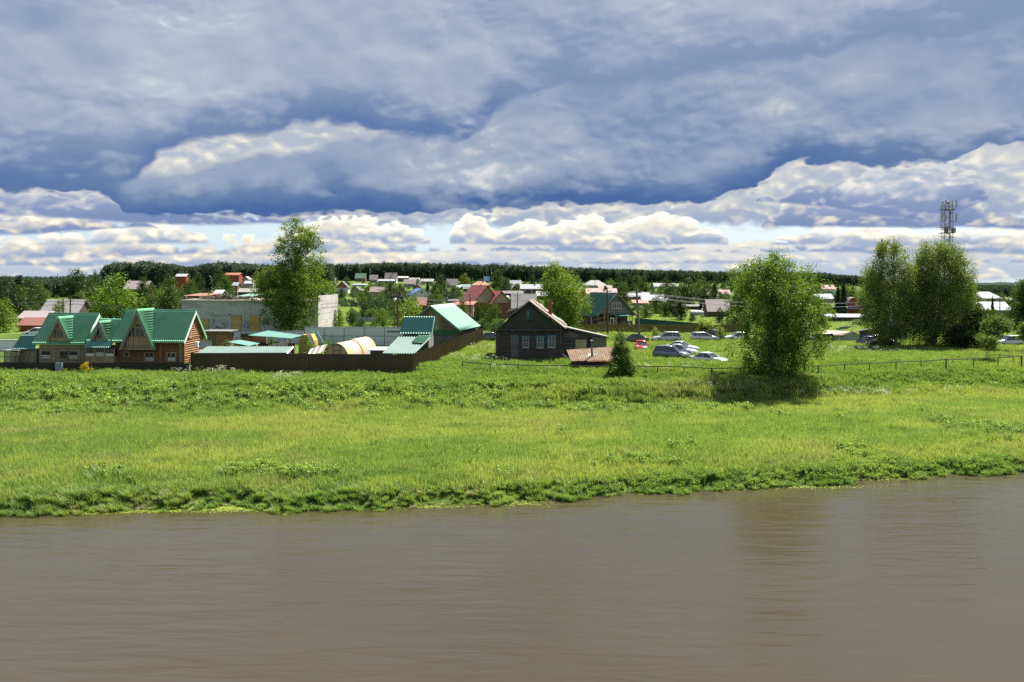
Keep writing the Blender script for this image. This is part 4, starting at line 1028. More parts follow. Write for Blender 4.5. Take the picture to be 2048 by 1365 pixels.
dd = MB().box(dx - 0.52, dx - 0.48, -0.07, -0.03, gz_, gz_ + 1.5).box(dx + 0.48, dx + 0.52, -0.07, -0.03, gz_, gz_ + 1.5).box(dx - 0.52, dx + 0.52, -0.07, -0.03, gz_ + 1.5, gz_ + 1.54).build('door_frame', DRM, tf)
MB().box(dx - 0.475, dx + 0.475, -0.045, -0.035, gz_, gz_ + 1.49).build('door', BROWNF, tf)
sheet_fence('sheet_fence', 'long brown sheet-metal fence running away from the river toward the pale green barn', (A2.x, 98.05), (B2.x, 145), P(826, 708, 98).z, B2.z, BROWNF)
# low fence with railing
Yf = 97.6
t, _ = sheet_fence('low_fence', 'low black sheet fence in front of the green-roofed houses, topped with a thin iron railing', (XY(-60, Yf), Yf), (A1.x, Yf), ZY(726, Yf, 200), ZY(726, Yf, 200), mat('black_fence_sheet', (0.02, 0.017, 0.014), 0.45, var=0.05), steps=False)
x0 = XY(-60, Yf); zt = ZY(726, Yf, 200); zr_ = ZY(714, Yf, 200); Lf = A1.x - x0
MB().box(0, Lf, -0.02, 0.02, zr_ - 0.02, zr_ + 0.02).build('top_rail', BLACKM, t)
MB().box(0, Lf, -0.015, 0.015, zt + 0.08, zt + 0.105).build('bottom_rail', BLACKM, t)
me = MB().box(-0.03, 0.03, -0.03, 0.03, zt - 0.3, zr_ + 0.01).mesh('post', BLACKM)
for px in (30, 74, 125, 180, 229, 286, 335, 379):
    o = link('post', me, t); o.location = (XY(px, Yf) - x0, 0, 0)
me = MB().box(-0.007, 0.007, -0.007, 0.007, zt + 0.1, zr_ - 0.02).mesh('baluster', BLACKM)
for i in range(int(Lf / 0.14)): o = link('baluster', me, t); o.location = (0.14 * i + 0.07, 0, 0)
p = P(118, 732, 97.3)
tp = thing('meter_cabinet', 'pale blue-grey metal cabinet standing against the low black fence', 'cabinet', (p.x, 97.3, G(p.x, 97.3)))
MB().box(-0.34, 0.34, -0.15, 0.15, 0, ZY(726, 97.3, 118) - G(p.x, 97.3)).build('box', mat('blue_grey_paint', (0.16, 0.20, 0.26), 0.5), tp); MB().box(-0.3, 0.3, -0.165, -0.152, 0.08, 0.8).build('door', mat('blue_grey_paint2', (0.18, 0.22, 0.28), 0.5), tp)
# white metal fence of big framed panels
WP = mat('white_fence_sheet', (0.50, 0.54, 0.60), 0.5, var=0.06)
RUSTP = mat('rusty_frame', (0.13, 0.075, 0.045), 0.7)
def white_fence(label, px0, px1, y0, y1, py0, py1, seg):
    a, b = Vector((P(px0, py0, y0).x, y0, 0)), Vector((P(px1, py1, y1).x, y1, 0)); L = (b - a).length; n = max(1, round(L / seg)); w = L / n
    t = thing('white_fence', label, 'fence', (a.x, a.y, 0), math.atan2((b - a).y, (b - a).x))
    z0, z1 = P(px0, py0, y0).z, P(px1, py1, y1).z
    for i in range(n):
        f = (i + .5) / n; q = a.lerp(b, f); g = G(q.x, q.y); zt = z0 + (z1 - z0) * f; zm = g + (zt - g) * 0.52
        MB().box(i * w + 0.03, (i + 1) * w - 0.03, 0, 0.03, zm + 0.02, zt).build('panel', WP, t)
        MB().box(i * w + 0.03, (i + 1) * w - 0.03, 0, 0.03, g, zm - 0.02).build('panel', WP, t)
        MB().box(i * w - 0.035, i * w + 0.035, -0.03, 0.05, g, zt + 0.03).build('post', RUSTP, t)
        MB().box(i * w + 0.03, (i + 1) * w - 0.03, -0.02, 0.0, zm - 0.03, zm + 0.03).build('rail', RUSTP, t)
        MB().box(i * w + 0.035, (i + 1) * w - 0.035, -0.04, 0.06, zt, zt + 0.12).build('coping', mat('pale_steel', (0.36, 0.42, 0.48), 0.5), t)
    return t
white_fence('white sheet-metal fence in rusty frames behind the yard, higher section right of the poplar', 609, 810, 140, 137, 656, 656, 3.0)
white_fence('lower white sheet-metal fence left of the poplar foot', 455, 608, 139, 140.2, 665, 663, 3.0)

# ------------------------------------------------------------------ concrete building
def ruin():
    Y = 151; xa, xb = P(363, 650, Y).x, P(632, 650, Y).x; g0 = G(xb, Y); cx = (xa + xb) / 2; D = 17
    t = thing('concrete_building', 'long derelict grey concrete building with boarded windows and rubble on its flat roof', 'building', (cx, Y, g0))
    w = xb - xa; H = P(500, 604, Y).z - g0
    MB().box(-w / 2, w / 2, 0.0, D, 0, H).build('wall', CONC, t)
    MB().box(-w / 2 - 0.15, w / 2 + 0.1, -0.2, D, H + 0.003, H + 0.22).build('roof_slab', CONCL, t)
    MB().box(-w / 2, w / 2 - 1, 0.6, D - 0.6, H + 0.22, H + 0.30).build('roof_debris', SAND, t)
    # sunlit end wall of large blocks, a little higher
    xe = w / 2; Y2 = Y + 0.0
    HR = P(650, 590, 160).z - g0
    g = np.random.default_rng(4); nz = 7; z = 0
    for r in range(nz):
        hh = HR / nz; y = 0.0
        while y < D - 0.1:
            l = min(g.uniform(1.6, 3.0), D - y)
            MB().box(xe + 0.12, xe + 0.34 + g.uniform(0, 0.025), y, y + l - 0.03, z, z + hh - 0.03).build('block', CONCL, t)
            y += l
        z += hh
    MB().box(xe + 0.002, xe + 0.12, 0.01, D - 0.01, 0, HR - 0.1).build('block_core', CONC, t)
    def pz(q): return P(500, q, Y).z - g0
    for a, b, z0, z1 in ((404, 417, 657, 639), (463, 483, 662, 632), (500, 520, 662, 632), (566, 579, 660, 634)):
        xa_, xb_ = P(a, 650, Y).x - cx, P(b, 650, Y).x - cx
        f = MB().box(xa_ - 0.06, xb_ + 0.06, -0.04, -0.004, pz(z0) - 0.05, pz(z1) + 0.06).build('boarded_window', BARGE, t)
        n = 8; hh = (pz(z1) - pz(z0)) / n
        for i in range(n): MB().box(xa_, xb_, -0.075 - 0.01 * (i % 2), -0.045, pz(z0) + i * hh, pz(z0) + (i + 1) * hh - 0.015).build('board', PLYW, f)
    for q in (460, 521):
        x = P(q, 630, Y).x - cx; MB().tube([(x, -0.02, pz(630)), (x, -0.35, pz(629)), (x, -0.4, pz(631))], 0.06, 6).build('wall_lamp', BLACKM, t)
    MB().box(P(422, 650, Y).x - cx, P(456, 650, Y).x - cx, -0.05, -0.004, pz(632.5), pz(631.7)).build('ledge', BARGE, t)
    for q in (372, 418, 445, 490): x = P(q, 650, Y).x - cx; MB().box(x, x + 0.02, -0.012, -0.003, 0.5, H - 0.3).build('panel_joint', BARGE, t)
    MB().tube([(-w / 2 - 0.1, -0.1, 0), (-w / 2 - 0.1, -0.1, H + 0.4)], 0.07, 6).build('downpipe', RUSTP, t)
    # dark scribbles of spray paint, illegible
    mb = MB(); g = np.random.default_rng(11)
    for q0, q1 in ((424, 455), (487, 499), (525, 560)):
        for i in range(9):
            x = P(g.uniform(q0, q1), 650, Y).x - cx; z = pz(g.uniform(645, 658)); pts = [(x, -0.02, z)]
            for k in range(5): x += g.normal(0.1, 0.22); z += g.normal(0, 0.22); pts.append((x, -0.02, z))
            for p0, p1 in zip(pts, pts[1:]):
                d = Vector(p1) - Vector(p0)
                if d.length > 0.02: mb.tube([p0, p1], 0.022, 4)
    mb.build('graffiti', mat('spray_paint', (0.05, 0.05, 0.08), 0.7), t)
    # heaps on the roof
    rp = thing('rubble_pile', 'heap of dark broken boards and blocks on the concrete roof', 'rubble', (P(448, 600, Y + 3).x, Y + 3, g0 + H + 0.3)); rp['kind'] = 'stuff'
    mb = MB()
    for i in range(150):
        x = g.normal(0, 1.9); y = g.normal(0, 0.8); z = g.uniform(0, 0.75) * math.exp(-abs(x) / 3.0); l = g.uniform(0.2, 1.0); a = g.uniform(0, 3.14)
        v = Vector((math.cos(a), math.sin(a) * 0.5, g.normal(0, 0.2))) * l
        c = Vector((x, y, z)); mb.slab([c - v + Vector((0, -.09, 0)), c + v + Vector((0, -.09, 0)), c + v + Vector((0, .09, 0)), c - v + Vector((0, .09, 0))], g.uniform(0.05, 0.2))
    rb = mb.build('broken_boards', mat('rubble_wood', (0.10, 0.09, 0.08), 0.9, rnd=0.3, col2=(0.3, 0.27, 0.22), c2s=4), rp)
    for q, yy in ((418, 585), (404, 592)):
        b = Vector((P(q, 600, Y + 4).x, Y + 4, g0 + H + 0.25))
        s = thing('roof_sapling', 'little sapling rooted on the concrete roof' + (' next to the boards' if q == 418 else ' near its left end'), 'sapling', b)
        V, F, T, cc = crown(q, [(0.1, -0.25, 0.25), (0.6, -0.35, 0.35), (P(q, yy, Y + 4).z - b.z, -0.05, 0.05)], nclump=12, nleaf=25, size=0.13, cr=0.3)
        c = link('crown', npmesh('crown', V, F, M_LEAF, T), s); c.color = (0.15, 0.22, 0.04, 1)
        MB().tube([(0, 0, 0), (0, 0, 0.8)], [0.02, 0.008], 5).build('trunk', M_BARK, s)
ruin()

# ------------------------------------------------------------------ things in the yard
def yard():
    g = G(-20, 110)
    def ob(name, label, cat, px, Y): x = P(px, 690, Y).x; return thing(name, label, cat, (x, Y, G(x, Y))), x, G(x, Y)
    # long low shed with corrugated roof right behind the fence
    t, x, g0 = ob('long_shed', 'long low shed with pale teal corrugated roof just behind the brown fence', 'shed', 490, 100)
    a, b = P(392, 707.5, 99.6), P(572, 707.5, 99.6); c, d = P(585, 694, 102.6), P(416, 694, 102.6)
    o = Vector((x, 100, g0))
    roof_sheet('roof_slope', TEALCOR, a - o, b - o, c - o, d - o, t, wave=0.24, step=None, amp=0.05)
    MB().box(a.x - x + 0.3, b.x - x - 0.1, 0.1, 2.4, 0, a.z - g0 - 0.08).build('wall', GREYWOOD, t)
    MB().slab([b - o + Vector((0.02, 0, 0.08)), c - o + Vector((0.02, 0, 0.08)), c - o + Vector((0.1, 0, -0.1)), b - o + Vector((0.1, 0, -0.1))], 0.04).build('barge_board', WHITE, t)
    # two sheet canopies
    for (q, lab, cat, m, yy, post) in (([(456, 684, 112), (497, 692, 111), (520, 687, 114.5), (480, 680, 115.5)], 'small box shed under a flat pale teal sheet', 'shed', 0, 113, 0),
                                       ([(496, 671, 120), (582, 677, 119), (605, 671, 124), (536, 661.5, 127)], 'wide open canopy of pale teal sheet over dark stacked goods', 'canopy', 0, 122, 1)):
        pts = [P(*k) for k in q]; cx = sum(p.x for p in pts) / 4; cy = sum(p.y for p in pts) / 4; g0 = G(cx, cy)
        t = thing('canopy' if post else 'box_shed', lab, cat, (cx, cy, g0)); o = Vector((cx, cy, g0))
        MB().slab([p - o for p in pts], 0.05).build('roof_sheet', TEALSHEET, t)
        if not post:
            l = [p - o for p in pts]; zmin = min(p.z for p in l) - 0.07
            MB().box(l[0].x + 0.4, l[1].x - 0.05, l[1].y + 0.15, l[3].y - 0.2, 0, zmin).build('wall', mat('sandy_plywood', (0.30, 0.25, 0.15), 0.8), t)
        else:
            for p in pts: l = p - o; MB().box(l.x * 0.93 - 0.05, l.x * 0.93 + 0.05, l.y * 0.9 - 0.05, l.y * 0.9 + 0.05, 0, l.z - 0.15).build('post', BLACKM, t)
            gg = np.random.default_rng(3)
            st = thing('board_stack', 'stack of dark planks and boxes under the wide teal canopy', 'stack', (cx, cy, g0))
            for i in range(9):
                x_ = gg.uniform(-2.2, 2.0); y_ = gg.uniform(-1.5, 1.5); MB().box(x_ - 0.5, x_ + 0.5, y_ - 0.4, y_ + 0.4, 0, gg.uniform(0.6, 1.6)).build('box', [DARK, OLDBOARD, BRICK][i % 3], st)
    # brown wooden hut with barred opening
    Y = 123; t, x, g0 = ob('wooden_hut', 'brown plank hut with a flat roof and a barred opening, behind the log gable', 'hut', 430, Y)
    xl, xm, xr = P(409, 690, Y).x - x, P(432, 690, Y).x - x, P(454, 690, Y).x - x; h = P(430, 664, Y).z - g0
    HUT = mat('hut_brown', (0.14, 0.085, 0.05), 0.8, vs=3)
    MB().box(xl, xr, 0, 3.2, 0, h).build('wall', HUT, t); MB().box(xl - 0.3, xr + 0.5, -0.5, 3.5, h, h + 0.12).build('roof', GREYWOOD, t)
    MB().box(xl + 0.1, xm - 0.1, -0.03, 0, 0.9, h - 0.9).build('opening', DARK, t)
    me = MB().box(0, 0.03, -0.06, -0.035, 0.9, h - 0.9).mesh('bar', GALV)
    for i in range(7): o = link('bar', me, t); o.location = (xl + 0.2 + i * (xm - xl - 0.4) / 6, 0, 0)
    for i in range(8): MB().box(xm, xr, -0.025, -0.003, h * i / 8 + 0.02, h * (i + 1) / 8 - 0.01).build('board', mat('hut_red', (0.20, 0.10, 0.055), 0.8), t)
    # pipe scaffold
    Y = 133; t, x, g0 = ob('pipe_rack', 'grey pipe railing on posts in front of the boarded windows', 'rack', 506, Y)
    h = P(506, 655, Y).z - g0
    for q in (481, 532): MB().tube([(P(q, 690, Y).x - x, 0, 0), (P(q, 690, Y).x - x, 0, h)], 0.06, 6).build('post', GREYWOOD, t)
    MB().tube([(P(480, 690, Y).x - x, 0, h), (P(527, 690, Y).x - x, 0, h), (P(533, 690, Y).x - x, 0, h + 0.2)], 0.06, 6).build('top_rail', GREYWOOD, t)
    MB().box(P(480, 690, Y).x - x, P(506, 690, Y).x - x, 0.1, 0.15, 1.4, h - 0.9).build('mesh_panel', BLACKM, t)
    MB().box(P(482, 690, Y).x - x, P(530, 690, Y).x - x, 0.3, 1.5, 0.2, 1.7).build('crate', mat('hut_red', (0.20, 0.10, 0.055)), t)
    # yellow kiosk with clipped corners
    Y = 120; t, x, g0 = ob('kiosk', 'olive-yellow rounded kiosk with a small dark window', 'kiosk', 612, Y)
    hw = 0.92; h = P(612, 671, Y).z - g0
    YE_ = mat('olive_yellow', (0.22, 0.19, 0.05), 0.6); YO = mat('orange_yellow', (0.55, 0.33, 0.06), 0.55)
    pr = [(-hw, 0), (hw, 0), (hw, h - 0.7), (hw - 0.45, h), (-hw + 0.45, h), (-hw, h - 0.7)]
    MB().poly([(a, 0, b) for a, b in pr], (0, 2.6, 0)).build('body', YE_, t)
    MB().poly([(a * 1.06, 0.12, b * 1.02) for a, b in pr], (0, 2.6, 0)).build('shell', YO, t)
    MB().box(-0.2, 0.2, -0.03, -0.004, h - 1.15, h - 0.8).build('window', DARK, t)
    # ladder and planks leaning
    Y = 119; p0, p1 = P(650, 693, Y), P(627, 663, Y + 1.5)
    t = thing('ladder', 'green ladder leaning right of the yellow kiosk', 'ladder', (p0.x, Y, G(p0.x, Y))); o = Vector(t.location)
    GL = mat('green_paint', (0.05, 0.28, 0.13), 0.5)
    sh = Vector((0.5, 0, 0.0))
    for s in (0, 1): MB().tube([p0 - o + sh * s - Vector((0, 0, 1)), p1 - o + sh * s], 0.04, 6).build('rail', GL, t)
    for i in range(9): c = (p0 - o).lerp(p1 - o, i / 9 + 0.03); MB().tube([c, c + sh], 0.025, 5).build('rung', GL, t)
    t = thing('leaning_planks', 'pale planks leaning beside the green ladder', 'planks', (p0.x - 1, Y - 0.6, G(p0.x, Y)))
    for i in range(3): MB().slab([Vector((-1.6 + i * 0.22, 0.9, 3.0)), Vector((-1.42 + i * 0.22, 0.9, 3.0)), Vector((0.1 + i * 0.22, -0.2, 0.2)), Vector((-0.08 + i * 0.22, -0.2, 0.2))], 0.04).build('plank', mat('pale_plank', (0.5, 0.42, 0.33), 0.8), t)
    # bundle of striped sheets lying aslant
    Y = 108; p = P(625, 700, Y); t = thing('sheet_bundle', 'tilted stack of pale roofing sheets left of the tunnel greenhouse', 'sheets', (p.x, Y, G(p.x, Y)))
    ST = mat('cream_sheet', (0.30, 0.25, 0.17), 0.6)
    for i in range(6): MB().slab([Vector((-0.6 + i * 0.33, -0.5, 0.75 + i * 0.1)), Vector((-0.3 + i * 0.33, -0.5, 0.85 + i * 0.1)), Vector((-0.1 + i * 0.33, 0.9, 1.65 + i * 0.1)), Vector((-0.4 + i * 0.33, 0.9, 1.55 + i * 0.1))], 0.04).build('sheet', ST if i % 2 else WHITE, t)
    for s in (-0.3, 0.9): MB().box(s, s + 0.1, 0.1, 0.2, 0, 1.2).build('trestle', GREYWOOD, t)
    # plank ramp
    a, b = P(500, 702, 106), P(575, 682, 112); t = thing('board_ramp', 'long weathered board edge rising behind the long teal shed', 'boards', (a.x, a.y, G(a.x, a.y))); o = Vector(t.location)
    for i in range(4): MB().slab([a - o + Vector((0, 0, -i * 0.26)), b - o + Vector((0, 0, -i * 0.26)), b - o + Vector((0, 0, -0.23 - i * 0.26)), a - o + Vector((0, 0, -0.23 - i * 0.26))], 0.05).build('board', GREYWOOD, t)
    for k in (0.15, 0.5, 0.85): q = a.lerp(b, k) - o; MB().box(q.x - 0.04, q.x + 0.04, q.y + 0.05, q.y + 0.15, 0, q.z - 0.1).build('post', GREYWOOD, t)
    # tunnel greenhouse
    a = Vector((P(673, 700, 103).x, 103, 0)); b = Vector((P(731, 700, 114).x, 114, 0)); g0 = G(a.x, a.y); L = (b - a).length
    t = thing('tunnel_greenhouse', 'cream tunnel greenhouse under yellowed film, wrapped in bands', 'greenhouse', (a.x, a.y, g0), math.atan2((b - a).y, (b - a).x) - math.pi / 2)
    F1_ = mat('old_film', (0.36, 0.28, 0.165), 0.6, vs=0.8, col2=(0.48, 0.28, 0.12), c2t=(0.5, 0.62)); F2_ = mat('white_film', (0.36, 0.345, 0.31), 0.6, var=0.08)
    def arch(r, h, y0, y1, m, nm, n=14):
        vs = []
        for y in (y0, y1):
            for r_ in (r, r - 0.02):
                vs += [(r_ * math.cos(math.pi * i / n), y, h * math.sin(math.pi * i / n) ** 0.85 * (r_ / r)) for i in range(n + 1)]
        k = n + 1; fs = [(i, i + 1, 2 * k + i + 1, 2 * k + i) for i in range(n)] + [(k + i + 1, k + i, 3 * k + i, 3 * k + i + 1) for i in range(n)]
        return MB().add(vs, fs).build(nm, m, t, smooth=True)
    hN = P(673, 687, 103).z - g0; hF = P(731, 675.5, 113).z - g0
    segs = [(0, 2.0, F1_, 0), (2.0, 4.2, F2_, 0), (4.2, 5.4, F1_, 0), (5.4, 6.2, F1_, 1), (6.2, 9.3, F2_, 1), (9.3, L, F1_, 1)]
    for y0, y1, m, k in segs: arch(1.5 if not k else 1.56, (hN if not k else hF + 0.05), y0, y1, m, 'cover_band')
    n = 14; h = hN * 0.985; MB().poly([(1.47 * math.cos(math.pi * i / n), 0.05, h * math.sin(math.pi * i / n) ** 0.85) for i in range(n + 1)], (0, 0.03, 0)).build('end_wall', F1_, t)
    MB().poly([(1.53 * math.cos(math.pi * i / n), 5.4, hF * math.sin(math.pi * i / n) ** 0.85) for i in range(n + 1)], (0, 0.03, 0)).build('end_wall', F1_, t)
    fr = MB()
    for x_ in (-0.38, 0.38): fr.box(x_ - 0.03, x_ + 0.03, 0.0, 0.045, 0, h - 0.15)
    for z_ in (h - 0.15, h - 0.75, h - 1.25): fr.box(-0.38, 0.38, 0.002, 0.04, z_ - 0.03, z_ + 0.03)
    fr.build('door_frame', RUSTP, t)
    # low lean-to roof right of it
    Y = 108; t, x, g0 = ob('low_shed', 'small dark shed with a pale flat sheet roof right of the tunnel greenhouse', 'shed', 757, Y)
    h = P(757, 700, Y).z - g0
    MB().slab([Vector((-1.1, -0.6, h)), Vector((0.75, -0.6, h)), Vector((1.1, 1.4, h + 0.25)), Vector((-0.8, 1.4, h + 0.25))], 0.05).build('roof_sheet', mat('pale_sheet', (0.30, 0.30, 0.34), 0.65), t); MB().slab([Vector((0.8, -0.6, h)), Vector((1.6, -0.6, h)), Vector((1.9, 1.4, h + 0.25)), Vector((1.14, 1.4, h + 0.25))], 0.05).build('roof_sheet', TEALSHEET, t)
    MB().box(-0.9, 1.4, -0.3, 1.2, 0, h - 0.02).build('wall', OLDBOARD, t)
    # trestle
    Y = 130; t, x, g0 = ob('stepladder', 'small green stepladder against the white fence', 'ladder', 664, Y)
    for s in (-0.35, 0.25): MB().tube([(s, 0, 0), (s * 0.5, 0.1, P(664, 664, Y).z - g0)], 0.035, 5).build('leg', GL, t); MB().tube([(s, 0.7, 0), (s * 0.5, 0.12, P(664, 664, Y).z - g0)], 0.03, 5).build('leg', GL, t)
    for i in range(5): z = 0.4 + i * 0.4; MB().box(-0.3 + 0.03 * i, 0.2 - 0.02 * i, -0.02, 0.04, z, z + 0.03).build('step', GL, t)
    # shrubs in the yard
    for q, py, Y, w, lab in ((545, 686, 118, 10, 'leggy pale shrub beside the board ramp'), (655, 694, 118, 12, 'dark green shrub at the foot of the ladder'), (622, 697, 113, 30, 'low green patch of garden growth left of the greenhouse'), (455, 694, 114, 14, 'small yellow-green bush beside the brown hut')):
        b = onY(q, Y); s = thing('garden_shrub', lab, 'shrub', b); r = w / 2 * Y / FPX; h = P(q, py - 9, Y).z - b.z
        V, F, T, cc = crown(q, [(0.1, -r * .5, r * .5), (h * 0.6, -r, r), (h, -r * .5, r * .5)], nclump=30, nleaf=40, size=0.16, cr=0.35)
        c = link('crown', npmesh('crown', V, F, M_LEAF, T), s); c.color = (0.09, 0.15, 0.03, 1); MB().tube([(0, 0, 0), (0, 0, h * .8)], [0.04, 0.01], 5).build('trunk', M_BARK, s)
yard()

# teal chalet shed in the corner of the yard
def chalet():
    ye = 111; x0, x1 = P(799, 668, ye).x, P(863, 668, ye).x; ze = P(830, 668.5, ye).z; yr = 115; zr = P(838, 634, yr).z; g0 = G(x0, ye); cx = (x0 + x1) / 2
    t = thing('garden_shed', 'steep teal-tiled shed with a lower striped roof in the corner of the brown fence', 'shed', (cx, ye, g0)); o = Vector((cx, ye, g0))
    V = lambda x, y, z: Vector((x, y, z)) - o
    roof_sheet('roof_slope', TEAL, V(x0, ye, ze), V(x1, ye, ze), V(x1, yr, zr), V(x0, yr, zr), t, wave=0.30, step=0.35, amp=0.035, drop=0.045)
    roof_sheet('roof_slope', TEAL, V(x1, 2 * yr - ye, ze), V(x0, 2 * yr - ye, ze), V(x0, yr, zr), V(x1, yr, zr), t, wave=0.30, step=0.35)
    zl = P(790, 708, 103.2).z; xa, xb = P(764, 708, 103.2).x, P(829, 708, 103.2).x
    roof_sheet('lower_roof', TEALCOR, V(xa, 103.2, zl), V(xb, 103.2, zl), V(x1 + 0.05, ye + 0.15, ze - 0.28), V(x0 - 0.05, ye + 0.15, ze - 0.28), t, wave=0.30, step=None, amp=0.07)
    pq = lambda u, v: V(xa, 103.2, zl).lerp(V(xb, 103.2, zl), u).lerp(V(x0, ye, ze - .28).lerp(V(x1, ye, ze - .28), u), v) + Vector((0, 0, 0.14))
    roof_sheet('roof_patch', roofmat('mid_green_tile', (0.10, 0.30, 0.17), 0.4), pq(0.62, 0.55), pq(0.98, 0.5), pq(0.98, 0.97), pq(0.62, 0.97), t, wave=0.24, step=0.3)
    MB().box(x0 - cx + 0.4, x1 - cx - 0.35, 0.3, 7.2, 0, ze - g0).build('wall', GREYWOOD, t)
    MB().box(xa - cx + 1.2, xb - cx - 0.2, -6.8, 0.29, 0, zl - g0 - 0.3).build('lower_wall', GREYWOOD, t)
    for s in (x0 - cx + 0.4, x1 - cx - 0.42): MB().poly([(s, 0.3, ze - g0), (s, 7.2, ze - g0), (s, 4, zr - g0 - 0.15)], (0.06, 0, 0)).build('gable_wall', OLDBOARD, t)
    a, b = V(x1 + 0.02, ye, ze), V(x1 + 0.02, yr, zr); MB().slab([a, b, b + Vector((0, 0, -.22)), a + Vector((0, 0, -.22))], 0.05).build('barge_board', TEALSHEET, t)
    for k in range(2):
        p = P(775, 664 - 2 * k, 116); MB().box(p.x - cx, x0 - cx + 0.6, 4.5, 4.7, p.z - g0 - 0.05, p.z - g0 + 0.05).build('beam', OLDBOARD, t)
chalet()

# barn with pale green roof
def barn():
    a = Vector((P(922, 662, 131).x, 131, 0)); e = Vector((P(960, 655, 145).x, 145, 0)); d = (e - a).normalized(); L = (e - a).length
    n = Vector((-d.y, d.x, 0)); hw = 4.25
    ctr = a + n * hw; g0 = G(ctr.x, ctr.y)
    t = thing('barn', 'plank barn with wide shiny pale green roof at the far end of the brown fence', 'barn', (ctr.x, ctr.y, g0), math.atan2(d.y, d.x) - math.pi / 2)
    ze = P(922, 662, 131).z - g0; zr = P(863, 612, 131).z - g0
    for s in (1, -1):
        roof_sheet('roof_slope', PALEGREEN, (s * (hw + 0.05), -0.5, ze), (s * (hw + 0.05), L, ze), (0, L, zr), (0, -0.5, zr), t, wave=None, step=0.9, drop=0.03)
        MB().slab([Vector((s * (hw + .05), -0.53, ze + 0.06)), Vector((0, -0.53, zr + 0.06)), Vector((0, -0.53, zr - 0.2)), Vector((s * (hw + .05), -0.53, ze - 0.2))], 0.05).build('barge_board', TEAL, t)
    w = hw - 0.5
    MB().box(-w, w, 0.05, L - 0.4, 0, ze - 0.05 + 0.3).build('wall', GREYWOOD, t)
    MB().box(-w, w, -0.02, 0.045, ze - 0.65, ze + 0.1).build('green_band', mat('dark_green_paint', (0.015, 0.11, 0.05), 0.6), t)
    BR = mat('brown_weathered_plank', (0.20, 0.15, 0.10), 0.85, vs=2, rnd=0.3, stretch=(1, 1, 0.3), col2=(0.10, 0.09, 0.08))
    nb = 30
    for i in range(nb):
        x0 = -w + 2 * w * i / nb; x1 = x0 + 2 * w / nb - 0.02; xm = max(abs(x0), abs(x1))
        zt = zr - 0.1 - (zr - ze) * xm / hw
        if zt > ze + 0.12: MB().box(x0, x1, 0.0 - 0.01 * (i % 2), 0.04, ze + 0.1, zt).build('plank', BR, t)
    MB().box(-0.5, 0.1, 0.0, 0.4, zr - 0.2, zr + 0.1)
    for i in range(6): MB().box(1.2, w, -0.3 - 0.08 * i, -0.22 - 0.08 * i, ze - 1.0 - 0.1 * i, ze - 0.93 - 0.1 * i).build('stacked_board', GREYWOOD, t)
    c = thing('brick_chimney', 'short brown brick stack rising behind the left slope of the pale green roof', 'chimney', (P(850, 612, 138).x, 138, G(P(850, 612, 138).x, 138)))
    MB().box(-0.35, 0.5, 0, 0.8, 0, P(850, 611, 138).z - c.location.z).build('stack', BRICK, c)
barn()

